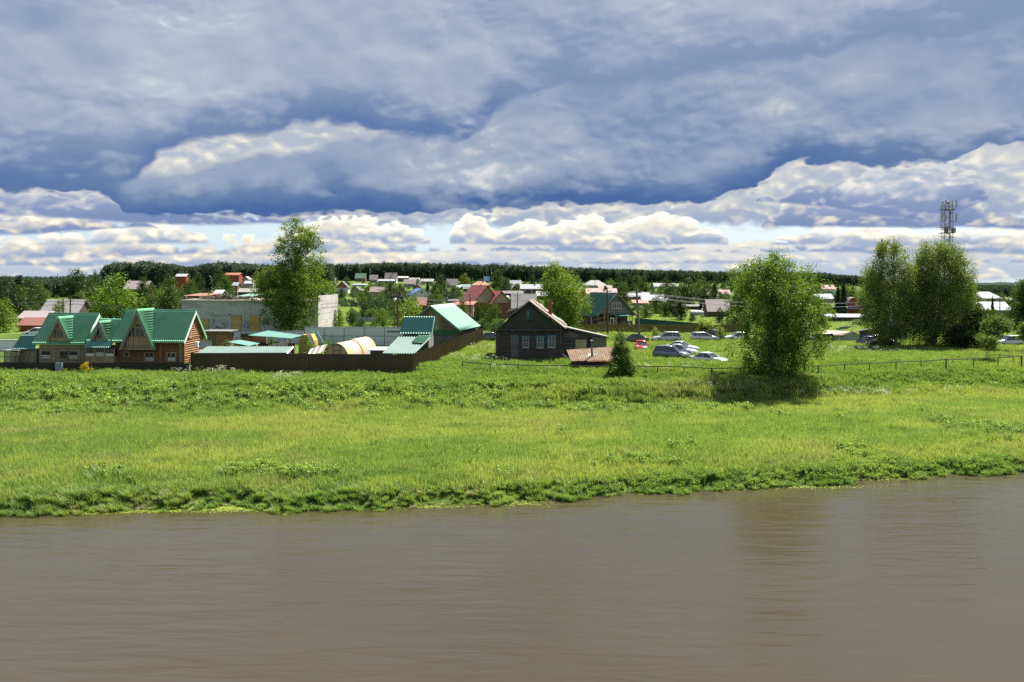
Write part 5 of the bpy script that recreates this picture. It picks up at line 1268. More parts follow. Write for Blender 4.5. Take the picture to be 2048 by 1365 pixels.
# ------------------------------------------------------------------ old log house in the middle
def old_house():
    Y = 112.0; x0, x1 = P(995, 700, Y).x, P(1122, 700, Y).x; g0 = G(0, Y) - 0.1; cx = (x0 + x1) / 2 ; w = x1 - x0
    rz = -math.atan2(0.75, 12)
    t = thing('log_cottage', 'old dark log cottage with a wooden gable, blue-framed windows and a brick chimney', 'house', (cx, Y, g0), rz)
    hw = w / 2; D = 11.6
    ze = P(1060, 661, Y).z - g0; za = P(1059, 602.5, Y).z - g0; xa = P(1059, 602, Y).x - cx
    ex0, ex1 = P(987, 657, Y).x - cx, P(1131, 656, Y).x - cx; zev = P(1060, 656.5, Y).z - g0
    MB().box(-hw + 0.12, hw - 0.12, 0.12, D - 0.12, 0, ze).build('wall_core', DARK, t)
    r = 0.135
    logs(t, -hw, hw, 0, ze, r, OLDLOG, 'x', 0, stick=0.22); logs(t, -hw, hw, 0, ze, r, OLDLOG, 'x', D, stick=0.22)
    logs(t, 0, D, -r, ze, r, OLDLOG, 'y', -hw + 0.05, stick=0.22); logs(t, 0, D, -r, ze, r, OLDLOG, 'y', hw - 0.05, stick=0.22)
    # gable: horizontal fascia, then boards laid on the diagonal
    MB().box(ex0 + 0.35, ex1 - 0.3, -0.42, -0.16, ze - 0.03, ze + 0.12).build('fascia', OLDBOARD, t)
    k = (za - zev) / (ex1 - xa); kl = (za - zev) / (xa - ex0)
    def top(x): return za - 0.12 - (k * (x - xa) if x > xa else kl * (xa - x))
    MB().poly([(ex0 + 0.5, -0.14, ze + 0.1), (ex1 - 0.5, -0.14, ze + 0.1), (xa, -0.14, za - 0.1)], (0, 0.1, 0)).build('gable_wall', OLDGREEN, t)
    bw = 0.19
    for s in (-1, 1):
        for i in range(26):
            # board starts at the middle and falls outwards at 45 degrees
            c = zev + 0.12 + i * bw * 1.42 - 0.6
            pts = []
            lim = (ex1 - 0.45) if s > 0 else (ex0 + 0.45)
            N_ = 12; seg = []
            for j in range(N_ + 1):
                x = xa + (lim - xa) * j / N_; z = c + 2.4 - abs(x - xa) * 1.0 if False else c + (abs(x - xa)) * -1.0 + 1.6
                if ze + 0.14 < z < top(x) - 0.05: seg.append((x, z))
            if len(seg) > 1:
                (xa_, za_), (xb_, zb_) = seg[0], seg[-1]
                MB().slab([Vector((xa_, -0.155, za_)), Vector((xb_, -0.155, zb_)), Vector((xb_, -0.155, zb_ - bw * 1.3)), Vector((xa_, -0.155, za_ - bw * 1.3))], 0.03 + 0.008 * (i % 2)).build('board', OLDGREEN, t)
    gw = P(1059, 630, Y).x - cx
    window(t, gw, -0.17, P(1059, 637, Y).z - g0, 0.62, 0.85, 1, 1, frame=OLDBOARD, pane=mat('green_glass', (0.05, 0.16, 0.12), 0.2), fw=0.14, depth=0.08)
    # roof of long boards and rusty sheets
    RB = mat('bleached_roof_board', (0.26, 0.195, 0.14), 0.7, vs=1.5, rnd=0.25, col2=(0.20, 0.12, 0.075), c2s=3)
    over = 0.55; nb = 24
    for s, xe in ((1, ex1), (-1, ex0)):
        sl = Vector((xe - xa, 0, zev - za)); 
        for i in range(nb):
            y0 = -over + (D + 2 * over - 0.5) * i / nb; y1 = y0 + (D + 2 * over - 0.5) / nb - 0.03
            e = random.uniform(-0.02, 0.10); lift = 0.02 * (i % 2) + random.uniform(0, 0.03)
            a = Vector((xa, y0, za + lift)); b = Vector((xa, y1, za + lift)); k_ = 1 + e / 6
            q = [a, a + sl * k_, b + sl * k_, b] if s < 0 else [a, b, b + sl * k_, a + sl * k_]
            if s > 0: q = [a + sl * k_, b + sl * k_, b, a]
            MB().slab(q, 0.05).build('roof_board', RB, t)
        MB().slab([Vector((xa, -over - 0.04, za + 0.06)), Vector((xe, -over - 0.04, zev + 0.06)), Vector((xe, -over - 0.04, zev - 0.14)), Vector((xa, -over - 0.04, za - 0.16))], 0.05).build('barge_board', OLDBOARD if s > 0 else GREYWOOD, t)
    # loose sheets lying on the right slope
    for i in range(9):
        f = 0.12 + 0.095 * i; yy = 3.5 + 5.2 * random.random() * 0.8; a = Vector((xa + (ex1 - xa) * f, yy, za + (zev - za) * f + 0.12)); sl = Vector((ex1 - xa, 0, zev - za)).normalized() * random.uniform(0.5, 1.0)
        MB().slab([a + sl, a + sl + Vector((0, 4.2, 0)), a + Vector((0, 4.2, 0.03)), a], 0.03).build('roof_sheet', [GREYWOOD, RB, TEALSHEET][2 if i == 6 else i % 2], t)
    ch = P(1095, 610, Y + 5).x - cx
    MB().box(ch - 0.18, ch + 0.24, 4.6, 5.1, 3, P(1095, 600, Y + 5).z - g0).build('chimney', BRICK, t)
    # left rear wing with its own flat-pitched roof
    lx = P(1011, 640, Y + 5).x - cx; zt = P(1011, 624, Y + 5).z - g0; z2 = P(1055, 604, Y + 5).z - g0
    MB().poly([(lx, 5, 0), (xa, 5, 0), (xa, 5, z2 - 0.15), (lx, 5, zt - 0.15)], (0, 5, 0)).build('wing_wall', OLDBOARD, t)
    MB().slab([Vector((lx - 0.3, 4.6, zt)), Vector((xa, 4.6, z2)), Vector((xa, 10.2, z2)), Vector((lx - 0.3, 10.2, zt))], 0.08).build('wing_roof', GREYWOOD, t)
    # door and windows
    X = lambda p: P(p, 690, Y).x - cx; Z = lambda q, p=1060: P(p, q, Y).z - g0
    dr = MB().box(X(1021.5), X(1023.5), -0.24, -0.13, Z(716), Z(671)).box(X(1035), X(1037), -0.24, -0.13, Z(716), Z(671)).box(X(1021), X(1037.5), -0.25, -0.13, Z(672), Z(670.5)).box(X(1023.5), X(1035), -0.22, -0.13, Z(680.5), Z(679.5)).build('door_frame', GREYWOOD, t)
    MB().box(X(1023.5), X(1035), -0.16, -0.14, Z(679.5), Z(672)).build('pane', mat('green_glass'  , (0.03, 0.11, 0.09)), dr)
    d_ = MB().box(X(1023.5), X(1035), -0.18, -0.15, Z(715.5), Z(680.5)).build('door', OLDBOARD, t)
    for i in range(9): MB().box(X(1023.8), X(1034.7), -0.20, -0.182, Z(715.2 - i * 3.85), Z(712 - i * 3.85)).build('door_board', GREYWOOD, d_)
    WF = mat('off_white_sash', (0.45, 0.45, 0.43), 0.6)
    for (a, b, z0, z1, arm) in ((1047, 1057, 694.5, 675.5, 0), (1075.5, 1085.5, 695, 675, 1), (1098, 1108.5, 694, 674, 1)):
        wd = X(b) - X(a); xc = (X(a) + X(b)) / 2
        f = window(t, xc, -0.14, Z(z0), wd, Z(z1) - Z(z0), 2, 2, frame=WF, fw=0.045, curtain=False, pane=mat('pane_ochre', (0.10, 0.085, 0.06), 0.15), depth=0.05)
        s = MB().box(xc - wd / 2 - 0.17, xc - wd / 2 - 0.05, -0.24, -0.15, Z(z0) - 0.22, Z(z1) + 0.1)
        if arm: s.box(xc + wd / 2 + 0.05, xc + wd / 2 + 0.17, -0.24, -0.15, Z(z0) - 0.22, Z(z1) + 0.1)
        s.build('side_casing', BLUEP, f)
        MB().box(xc - wd / 2 - 0.27, xc + wd / 2 + 0.27, -0.29, -0.15, Z(z1) + 0.09, Z(z1) + 0.2).build('head_casing', BLUEP, f)
        MB().box(xc - wd / 2 - 0.05, xc + wd / 2 + 0.05, -0.25, -0.15, Z(z0) - 0.12, Z(z0) - 0.05).build('sill', WF, f)
    for a, b in ((1051, 1077), (1079, 1104)):
        MB().box(X(a), X(b), -0.42, -0.3, 0, Z(717.5)).build('foundation_board', mat('teal_board', (0.012, 0.075, 0.06), 0.7), t)
    MB().box(X(1104.5), X(1118), -0.36, -0.2, 0, Z(717)).build('foundation_brick', mat('dull_brick', (0.14, 0.10, 0.08), 0.9), t)
    bn = thing('bench', 'narrow grey plank bench under the cottage wall', 'bench', (X(1032) + cx, Y - 1.0, g0))
    MB().box(-1.0, 1.1, -0.15, 0.2, 0.42, 0.48).build('seat', OLDBOARD, bn)
    for s in (-0.8, 0.9): MB().box(s, s + 0.08, -0.1, 0.15, 0, 0.42).build('leg', OLDBOARD, bn)
    MB().tube([(X(1013), -0.5, 0), (X(1013), -0.5, Z(701)), (X(1000), -0.5, Z(701.5)), (X(1000), -0.5, 0)], 0.03, 5).build('handrail', GREYWOOD, t)
    return g0, cx
old_house()

def annex_and_sauna():
    Y = 113; g0 = G(P(1170, 700, Y).x, Y) - 0.1; cx = P(1170, 700, Y).x
    t = thing('side_porch', 'grey board lean-to with boarded yellow windows on the right side of the log cottage', 'annex', (cx, Y, g0))
    X = lambda p, q=Y: P(p, 690, q).x - cx; Z = lambda q: P(1170, q, Y).z - g0
    x0, x1 = X(1122) + 0.15, X(1212)
    MB().poly([(x0, 0.05, 0), (x1, 0.05, 0), (x1, 0.05, Z(674)), (x0, 0.05, Z(659))], (0, 5, 0)).build('wall', OLDBOARD, t)
    n = 14
    for i in range(n):
        za, zb = Z(713) + (Z(676) - Z(713)) * i / n, Z(713) + (Z(676) - Z(713)) * (i + 1) / n - 0.02
        MB().box(x0, X(1149), -0.0 - 0.008 * (i % 2), 0.045, za, zb).build('board', OLDBOARD if i % 3 else GREYWOOD, t)
    MB().box(x0 + 0.1, X(1158), -0.04, 0.0, Z(676), Z(668)).build('upper_board', GREYWOOD, t)
    MB().box(X(1134), X(1148), -0.06, -0.041, Z(669.5), Z(664)).build('upper_window', mat('dusty_pane', (0.12, 0.12, 0.08), 0.4), t)
    f = MB().box(X(1149), X(1174), -0.06, 0.03, Z(698), Z(678)).build('boarded_window', OLDBOARD, t)
    BY = mat('pale_ply', (0.40, 0.33, 0.19), 0.8, rnd=0.2)
    for i in range(3): a = X(1151) + (X(1173) - X(1151)) * i / 3; MB().box(a, a + (X(1173) - X(1151)) / 3 - 0.02, -0.08, -0.061, Z(697), Z(680)).build('board', BY, f)
    MB().box(X(1176), X(1183), -0.03, 0.04, 0.3, Z(674)).build('doorway', DARK, t)
    f = MB().box(X(1185), X(1208), -0.04, 0.03, Z(693), Z(674)).build('porch_window', mat('greenish_pane', (0.17, 0.18, 0.12), 0.35), t)
    MB().box(X(1207), X(1213), -0.05, 0.05, 0, Z(675)).build('corner_post', GREYWOOD, t)
    ra, rb = Vector((X(1131), -0.5, Z(655))), Vector((X(1216), -0.5, Z(674)))
    for i in range(9):
        y0 = -0.5 + i * 0.62; a = ra + Vector((0, y0 + 0.5, 0.0)); b = rb + Vector((random.uniform(-0.15, 0.15), y0 + 0.5, 0))
        MB().slab([a, b, b + Vector((0, 0.6, 0.012 * (i % 2))), a + Vector((0, 0.6, 0.012 * (i % 2)))], 0.05).build('roof_board', mat('bleached_roof_board', (0, 0, 0)) if i < 3 or i % 3 == 0 else TEALCOR, t)
    MB().slab([ra + Vector((0, -0.04, 0.05)), rb + Vector((0, -0.04, 0.05)), rb + Vector((0, -0.04, -0.12)), ra + Vector((0, -0.04, -0.12))], 0.04).build('barge_board', GREYWOOD, t)
    # sauna hut
    Y = 103; x_ = P(1184, 720, Y).x; g0 = G(x_, Y)
    t = thing('sauna_hut', 'low log hut with rusty corrugated roof and stove pipe, in front of the cottage', 'hut', (x_, Y, g0))
    p = [P(1141.5, 724, 102.4), P(1238, 721.5, 102.4), P(1232, 694, 105.6), P(1133, 701, 105.6)]; o = Vector((x_, Y, g0))
    RC = mat('rusty_corrugated', (0.175, 0.14, 0.095), 0.9, vs=1.2, rnd=0.1, col2=(0.155, 0.075, 0.035), c2s=1.6, c2t=(0.42, 0.6), metal=0.0)
    n = 6
    for i in range(n):
        u0, u1 = i / n, (i + 1) / n; a, b, c, d = [k - o for k in p]
        for r_, (v0, v1) in enumerate(((0, 0.52), (0.48, 1.0))):
            L = lambda u, v: a.lerp(b, u).lerp(d.lerp(c, u), v) + Vector((0, 0, 0.02 * (r_ == 0) + 0.008 * (i % 2)))
            roof_sheet('corrugated_sheet', RC, L(u0, v0), L(u1 + 0.004, v0), L(u1 + 0.004, v1), L(u0, v1), t, wave=0.20, step=None, amp=0.05, t=0.05)
    a, b = p[0] - o, p[1] - o
    zw = a.z - 0.1
    MB().box(a.x + 0.25, b.x - 0.9, 0.3, 3.2, -0.4, zw).build('wall_core', DARK, t)
    logs(t, a.x + 0.2, b.x - 1.0, -0.3, zw, 0.12, OLDLOG, 'x', 0.15, stick=0.1)
    boards_x(t, b.x - 1.9, b.x - 0.8, 0, zw, 0.0, mat('sauna_boards', (0.12, 0.10, 0.07), 0.85), 0.18)
    q = P(1184, 712, 103.6) - o; q2 = P(1183, 682, 103.6) - o
    MB().tube([q - Vector((0, 0, 0.2)), q + Vector((0, 0, 0.15)), q.lerp(q2, 0.5), q2], [0.16, 0.13, 0.10, 0.07], 10).build('stove_pipe', mat('green_grey_metal', (0.12, 0.16, 0.14), 0.5), t)
    MB().tube([q2 + Vector((0, 0, 0.02)), q2 + Vector((0, 0, 0.06))], 0.15, 8).build('pipe_cap', WHITE, t)
    MB().slab([q + Vector((-0.75, -0.5, -0.28)), q + Vector((0.85, -0.5, -0.28)), q + Vector((0.55, 0.5, 0.2)), q + Vector((-0.35, 0.5, 0.2))], 0.03).build('flashing', mat('pale_flashing', (0.55, 0.54, 0.5), 0.6), t)
    for i in range(16): k = a.lerp(b, 0.35 + 0.03 * i); MB().box(k.x, k.x + random.uniform(0.1, 0.3), k.y - 0.25, k.y + 0.1, k.z - 0.06, k.z + random.uniform(0.0, 0.06)).build('broken_tile', mat('broken_tile', (0.42, 0.16, 0.07), 0.8, rnd=0.4), t)
    pl = thing('leaning_pipe', 'pale pipe leaning at the left corner of the rusty-roofed hut', 'pipe', (P(1130, 712, 103).x, 103, G(6, 103)))
    MB().tube([(-0.3, 0, 1.7), (0.55, 0, 1.1)], 0.05, 6).build('pipe', GALV, pl)
annex_and_sauna()

# ------------------------------------------------------------------ pole fence across the field
def pole_fence():
    OL = mat('grey_pole', (0.09, 0.08, 0.065), 0.85)
    posts = [(925, 749, 735), (980, 750, 737), (1036, 757, 739), (1095, 748, 739), (1315, 752, 739), (1368, 750, 739), (1423, 766, 741), (1480, 752, 740),
             (1610, 742, 732), (1637, 745, 732), (1689, 741, 729), (1739, 739, 727), (1792, 738, 724), (1842, 735, 722.5), (1892, 733, 719), (1947, 729, 718), (1996, 728, 716), (2043, 724, 713)]
    t = thing('pole_fence', 'long low fence of thin grey poles on short posts crossing the field below the cottage', 'fence', (P(925, 745, 100).x, 100, 3.65))
    o = Vector(t.location); pts = []
    for px, pb, pt in posts:
        Y = np.interp(px, [925, 1420, 1610, 2043], [100.5, 97.5, 102, 112]); x = P(px, pt, Y).x; g = G(x, Y); zt = P(px, pt, Y).z
        zt = max(zt, g + 0.75); pts.append(Vector((x, Y, zt)))
        MB().tube([(x - o.x, Y - o.y, g - 0.2 - o.z), (x - o.x + 0.01, Y - o.y, zt + 0.08 - o.z)], 0.055 if px not in (1423, 1892, 2043) else 0.09, 6).build('post', OL, t)
    for a, b in zip(pts, pts[1:]):
        m = (a + b) / 2 + Vector((0, 0, random.uniform(-0.05, 0.03)))
        MB().tube([a - o, m - o, b - o], 0.05, 5).build('rail', OL, t)
    t = thing('pole_fence', 'short side run of pole fence meeting the corner post at the right edge', 'fence', (P(1978, 711, 118).x, 118, 3.7)); o = Vector(t.location)
    q = [(1978, 711, 119), (2000, 710, 118), (2027, 713, 115.5), (2043, 714, 112.2)]; pts = []
    for px, py, Y in q:
        p_ = P(px, py, Y); g = G(p_.x, Y); p_.z = max(p_.z, g + 0.5); pts.append(p_); MB().tube([(p_.x - o.x, Y - o.y, g - .1 - o.z), p_ - o + Vector((0, 0, 0.05))], 0.045, 5).build('post', OL, t)
    for a, b in zip(pts, pts[1:]): MB().tube([a - o, b - o], 0.035, 5).build('rail', OL, t)
    # wire fence with thin posts at the field's far side
    t = thing('wire_fence', 'thin dark wire fence with iron posts behind the parked cars', 'fence', (P(1306, 684, 147).x, 147, 3.7)); o = Vector(t.location)
    pts = []
    for px in (1306, 1400, 1470, 1590, 1674, 1712, 1760, 1838, 1960):
        Y = 147 - (px > 1580) * 5; x = P(px, 684, Y).x; g = G(x, Y); h = 3.2 if px == 1306 else 1.3
        MB().tube([(x - o.x, Y - o.y, g - o.z - .1), (x - o.x, Y - o.y, g - o.z + h)], 0.035, 5).build('post', BLACKM, t); pts.append(Vector((x, Y, g + 1.2)))
    for a, b in zip(pts, pts[1:]):
        for dz in (0, -0.45): MB().tube([a - o + Vector((0, 0, dz)), b - o + Vector((0, 0, dz))], 0.012, 4).build('wire', BLACKM, t)
pole_fence()

# ------------------------------------------------------------------ green-roof house on the right
def green_house():
    Y = 188; th = R(30); A = P(1195, 657, Y); g0 = G(A.x, Y); L = 8.5; w = 8.7
    t = thing('plank_house', 'unpainted plank house with dark teal roof, white upstairs window and a columned porch', 'house', (A.x, Y, g0), th)
    # local x along the gable front, local y back along the ridge
    H = P(1195, 628, Y).z - g0; zr = P(1234, 586, Y + 2).z - g0; TG = roofmat('dark_teal_roof', (0.018, 0.115, 0.085), 0.45)
    for s in (0, 1):
        xe = -0.6 if s == 0 else w + 0.6; ze_ = H - 0.5
        roof_sheet('roof_slope', TG, (xe, -0.6, ze_), (xe, L, ze_), (w / 2, L, zr), (w / 2, -0.6, zr), t, wave=None, step=0.4, drop=0.03)
        MB().slab([Vector((xe, -0.63, ze_ + 0.05)), Vector((w / 2, -0.63, zr + 0.05)), Vector((w / 2, -0.63, zr - 0.25)), Vector((xe, -0.63, ze_ - 0.25))], 0.06).build('barge_board', mat('ochre_trim', (0.22, 0.16, 0.08)) if s else GREYWOOD, t)
    PW = mat('plank_brown', (0.125, 0.095, 0.07), 0.85, vs=1, rnd=0.2); GW = mat('gable_grey', (0.20, 0.19, 0.175), 0.85, vs=1.5)
    MB().box(0.0, w, 1.9, L - 0.3, 0, H).build('wall', PW, t)
    n = 13
    for i in range(n):
        z0 = H + (zr - 0.2 - H) * i / n; z1 = H + (zr - 0.2 - H) * (i + 1) / n - 0.03; f = 1 - (z1 - H) / (zr - 0.1 - H)
        hw_ = w / 2 * f
        if hw_ > 0.1: MB().box(w / 2 - hw_, w / 2 + hw_, 0, 0.06, z0, z1).build('gable_board', GW, t)
    MB().box(0.1, w - 0.1, 0.06, 0.1, H, H + 0.3).build('gable_sill', GW, t)
    window(t, w / 2 + 0.25, -0.02, P(1233, 617, Y + 2).z - g0, 2.1, 1.0, 4, 1, fw=0.1)
    for x in (0.1, 1.6, 4.3, 5.7, 7.2, 8.5): MB().box(x, x + 0.16, 0, 0.16, 0, H).build('post', TIMBER if x in (1.6, 4.3) else GREYWOOD, t)
    MB().box(0.1, 4.2, 0.16, 0.22, 0.4, 1.35).build('parapet', mat('sandy_plywood', (0.3, 0.25, 0.15)), t); MB().box(5.9, 8.6, 0.16, 0.22, 0.4, 1.35).build('parapet', GW, t)
    MB().box(4.6, 5.6, 1.85, 1.9, 0.3, 2.4).build('door', DARK, t)
    MB().box(0, w, 0.2, 1.9, 0, 0.4).build('porch_floor', GREYWOOD, t)
    roof_sheet('porch_roof', TG, (3.0, -1.9, H - 0.55), (6.9, -1.9, H - 0.55), (6.6, 0, H - 0.05), (3.2, 0, H - 0.05), t, wave=None, step=0.4)
    for x in (3.3, 6.5): MB().box(x, x + 0.14, -1.8, -1.66, 0, H - 0.6).build('porch_post', TIMBER, t)
    for s in (3.6, 6.2): MB().slab([Vector((s, -1.8, 1.1)), Vector((s, -1.8, 1.0)), Vector((s, -3.2, 0.2)), Vector((s, -3.2, 0.3))], 0.06).build('stair_rail', TIMBER, t)
    window(t, 5, -0.05, 0.9, 1.0, 1.3, 1, 1, face='x-'); MB().tube([(0.0, 2, 0), (0.0, 2, H)], 0.06, 6).build('downpipe', WHITE, t)
    MB().box(-2.6, -0.02, 3, L - 0.5, 0, 1.3).build('side_base', mat('dull_brick', (0.14, 0.10, 0.08)), t)
green_house()

def plank_fence(label, p0, p1, n_, h, m, name='plank_fence', stepn=None):
    a, b = Vector(p0), Vector(p1); L = (b - a).length; t = thing(name, label, 'fence', (a.x, a.y, 0), math.atan2(b.y - a.y, b.x - a.x))
    mb = MB(); n = int(L / 0.22)
    for i in range(n):
        q = a.lerp(b, i / n); g = G(q.x, q.y); mb.box(i * L / n, (i + 0.93) * L / n, -0.01 * (i % 2), 0.02, g, g + h + random.uniform(-0.02, 0.02))
    o = mb.build('plank_row', m, t); o['kind'] = 'stuff'
    for i in range(int(L / 3) + 1):
        q = a.lerp(b, min(1, i * 3 / L)); g = G(q.x, q.y); MB().box(i * 3 - 0.05, i * 3 + 0.05, -0.06, 0.0 - 0.012, g, g + h + 0.05).build('post', m, t)
    return t
OLIVE = mat('olive_plank', (0.15, 0.115, 0.035), 0.8, rnd=0.1)
plank_fence('long olive-brown plank fence behind the parked cars, under the plank house', (P(1135, 670, 172).x, 172), (P(1500, 670, 172).x, 172), 0, 1.75, OLIVE)
plank_fence('grey plank fence below the double-gabled brick house', (P(925, 645, 215).x, 215), (P(995, 645, 205).x, 205), 0, 1.3, GREYWOOD)
plank_fence('grey board fence at the far right behind the silver car', (P(1995, 690, 150).x, 150), (P(2075, 690, 150).x, 150), 0, 1.4, GREYWOOD)
sheet_fence('green_fence', 'dark green sheet fence stepping down to the right of the plank house', (P(1270, 650, 190).x, 190), (P(1400, 660, 178).x, 178), G(P(1270, 650, 190).x, 190) + 2.1, G(P(1400, 660, 178).x, 178) + 1.7, mat('dark_green_sheet', (0.012, 0.075, 0.05), 0.5), pw=2.0)
sheet_fence('grey_fence', 'pale grey-blue sheet fence among the gardens left of the wooden utility pole', (P(692, 642, 205).x, 205), (P(772, 641, 205).x, 205), G(-30, 205) + 1.3, G(-30, 205) + 1.3, mat('grey_blue_sheet', (0.22, 0.26, 0.30), 0.5), pw=2.5)

# garage, grey wall, piles
def right_side():
    Y = 152; a = P(1661, 680, Y); g0 = G(a.x, Y); t = thing('metal_garage', 'small pale green metal garage with a rusty pink roof', 'garage', (a.x, Y, g0), R(4))
    X = lambda p: P(p, 680, Y).x - a.x; h = P(1680, 671, Y).z - g0; h2 = P(1700, 663, Y + 2).z - g0
    PG = mat('pale_green_wall', (0.30, 0.38, 0.32), 0.6, col2=(0.36, 0.30, 0.22), c2s=1); RP = mat('rusty_pink_roof', (0.28, 0.15, 0.10), 0.7, col2=(0.34, 0.25, 0.19))
    xr = X(1720)
    MB().box(0.1, xr, 0, 5, 0, h).build('wall', PG, t)
    xm = X(1704); x2 = X(1684)
    MB().poly([(x2, -0.03, h), (xr + 0.1, -0.03, h), (xm, -0.03, h2)], (0, 0.1, 0)).build('gable_wall', PG, t)
    MB().slab([Vector((-0.2, -0.25, h + 0.02)), Vector((x2, -0.3, h + 0.02)), Vector((xm, 0.3, h2 + 0.05)), Vector((xm - 2.4, 5, h2 + 0.05))], 0.05).build('roof_slope', RP, t)
    MB().slab([Vector((xm, -0.3, h2 + 0.06)), Vector((xr + 0.2, -0.3, h + 0.03)), Vector((xr + 0.2, 5, h + 0.03)), Vector((xm, 5, h2 + 0.06))], 0.05).build('roof_slope', PG, t)
    f = MB().box(X(1686), X(1717), -0.06, -0.004, 0.1, h - 0.25).build('door', mat('pale_green_door', (0.26, 0.36, 0.31), 0.6), t)
    for i in range(4): MB().box(X(1686) + i * 0.62, X(1686) + i * 0.62 + 0.03, -0.075, -0.06, 0.1, h - 0.25).build('rib', PG, f)
    Yp = 158; p_ = P(1690, 657, Yp); t = thing('board_pile', 'heap of grey boards on a rack behind the pale green garage', 'boards', (p_.x, Yp, G(p_.x, Yp))); zz = p_.z - t.location.z
    for i in range(10): x = random.uniform(-1.1, 0.9); MB().slab([Vector((x - 1.0, -0.4, zz - 0.2 + 0.05 * i)), Vector((x + 0.9, -0.4, zz + 0.05 * i)), Vector((x + 1.0, 0.1, zz + 0.05 * i)), Vector((x - 0.9, 0.1, zz - 0.2 + 0.05 * i))], 0.06).build('board', GREYWOOD, t)
    for s in (-1, 0.9): MB().box(s, s + 0.1, -0.3, -0.2, 0, zz - 0.15).build('post', GREYWOOD, t)
    Y = 156; a = P(1721, 670, Y); b = P(1765, 670, Y); t = thing('board_shed', 'dark grey board shed with a slanting thin roof, half hidden by the birches', 'shed', (a.x, Y, G(a.x, Y)))
    ha, hb = P(1721, 661, Y).z - t.location.z, P(1750, 655, Y).z - t.location.z; DG = mat('dark_grey_board', (0.075, 0.072, 0.07), 0.85)
    Lx = b.x - a.x + 4; MB().poly([(0, 0.06, 0), (Lx, 0.06, 0), (Lx, 0.06, hb + 0.8), (0, 0.06, ha)], (0, 0.5, 0)).build('wall', DG, t)
    n = 34
    for i in range(n): x = Lx * i / n; MB().poly([(x, 0.0, 0), (x + Lx / n - 0.03, 0.0, 0), (x + Lx / n - 0.03, 0.0, ha + (hb + .8 - ha) * i / n), (x, 0.0, ha + (hb + .8 - ha) * i / n)], (0, 0.045, 0)).build('board', DG, t)
    MB().slab([Vector((-2.5, -0.4, ha - 0.45)), Vector((Lx, -0.4, hb + 0.85)), Vector((Lx, 0.6, hb + 0.85)), Vector((-2.5, 0.6, ha - .45))], 0.08).build('roof', OLDBOARD, t)
right_side()

# ------------------------------------------------------------------ cars
CARGLASS = mat('car_glass', (0.02, 0.025, 0.03), 0.05, var=0, spec=1.0, rnd=0)
TYRE = mat('tyre_rubber', (0.02, 0.02, 0.02), 0.85, var=0.05, rnd=0); RIM = mat('alloy_rim', (0.45, 0.45, 0.46), 0.3, metal=0.8, var=0.05, rnd=0)
HEADL = mat('headlight', (0.75, 0.77, 0.8), 0.1, var=0, rnd=0); TAILL = mat('taillight', (0.45, 0.015, 0.015), 0.25, var=0, rnd=0); PLATE = mat('number_plate', (0.7, 0.7, 0.68), 0.5, var=0, rnd=0)
def carpaint(nm, col, metal=0.35): return mat('car_paint_' + nm, col, 0.22, metal, var=0.0, rnd=0, spec=0.7)
SH = {  # lower body stations (x, z low, z belt, half width), roof line: rear base, rear top, front top, screen base
 'suv':   (4.5, [(-2.2, 0.45, 0.80, .78), (-2.12, 0.32, 1.02, .88), (-1.4, 0.28, 1.08, .93), (0, 0.27, 1.04, .94), (1.0, 0.28, 1.02, .93), (1.75, 0.30, 0.93, .88), (2.12, 0.36, 0.80, .80), (2.22, 0.45, 0.65, .70)], (-2.05, 1.06), (-1.75, 1.66), (0.25, 1.66), (1.1, 1.01)),
 'wagon': (4.6, [(-2.25, 0.45, 0.75, .74), (-2.18, 0.32, 0.94, .82), (-1.4, 0.26, 0.97, .87), (0, 0.25, 0.95, .88), (0.95, 0.26, 0.93, .87), (1.8, 0.28, 0.84, .83), (2.2, 0.34, 0.70, .75), (2.28, 0.42, 0.6, .66)], (-2.1, 0.96), (-1.75, 1.46), (0.1, 1.48), (1.05, 0.93)),
 'sedan': (4.5, [(-2.2, 0.45, 0.75, .72), (-2.12, 0.32, 0.95, .80), (-1.4, 0.26, 0.97, .86), (0, 0.25, 0.93, .87), (0.9, 0.26, 0.92, .86), (1.75, 0.28, 0.82, .82), (2.14, 0.34, 0.68, .74), (2.22, 0.42, 0.58, .64)], (-1.65, 0.95), (-0.85, 1.42), (0.1, 1.44), (0.98, 0.92)),
 'hatch': (3.9, [(-1.9, 0.42, 0.72, .70), (-1.84, 0.30, 0.93, .78), (-1.2, 0.25, 0.95, .82), (0, 0.24, 0.92, .82), (0.8, 0.25, 0.90, .81), (1.5, 0.27, 0.82, .78), (1.86, 0.32, 0.68, .70), (1.94, 0.40, 0.58, .60)], (-1.8, 0.93), (-1.4, 1.42), (0.1, 1.42), (0.95, 0.90)),
}
CARM = {}
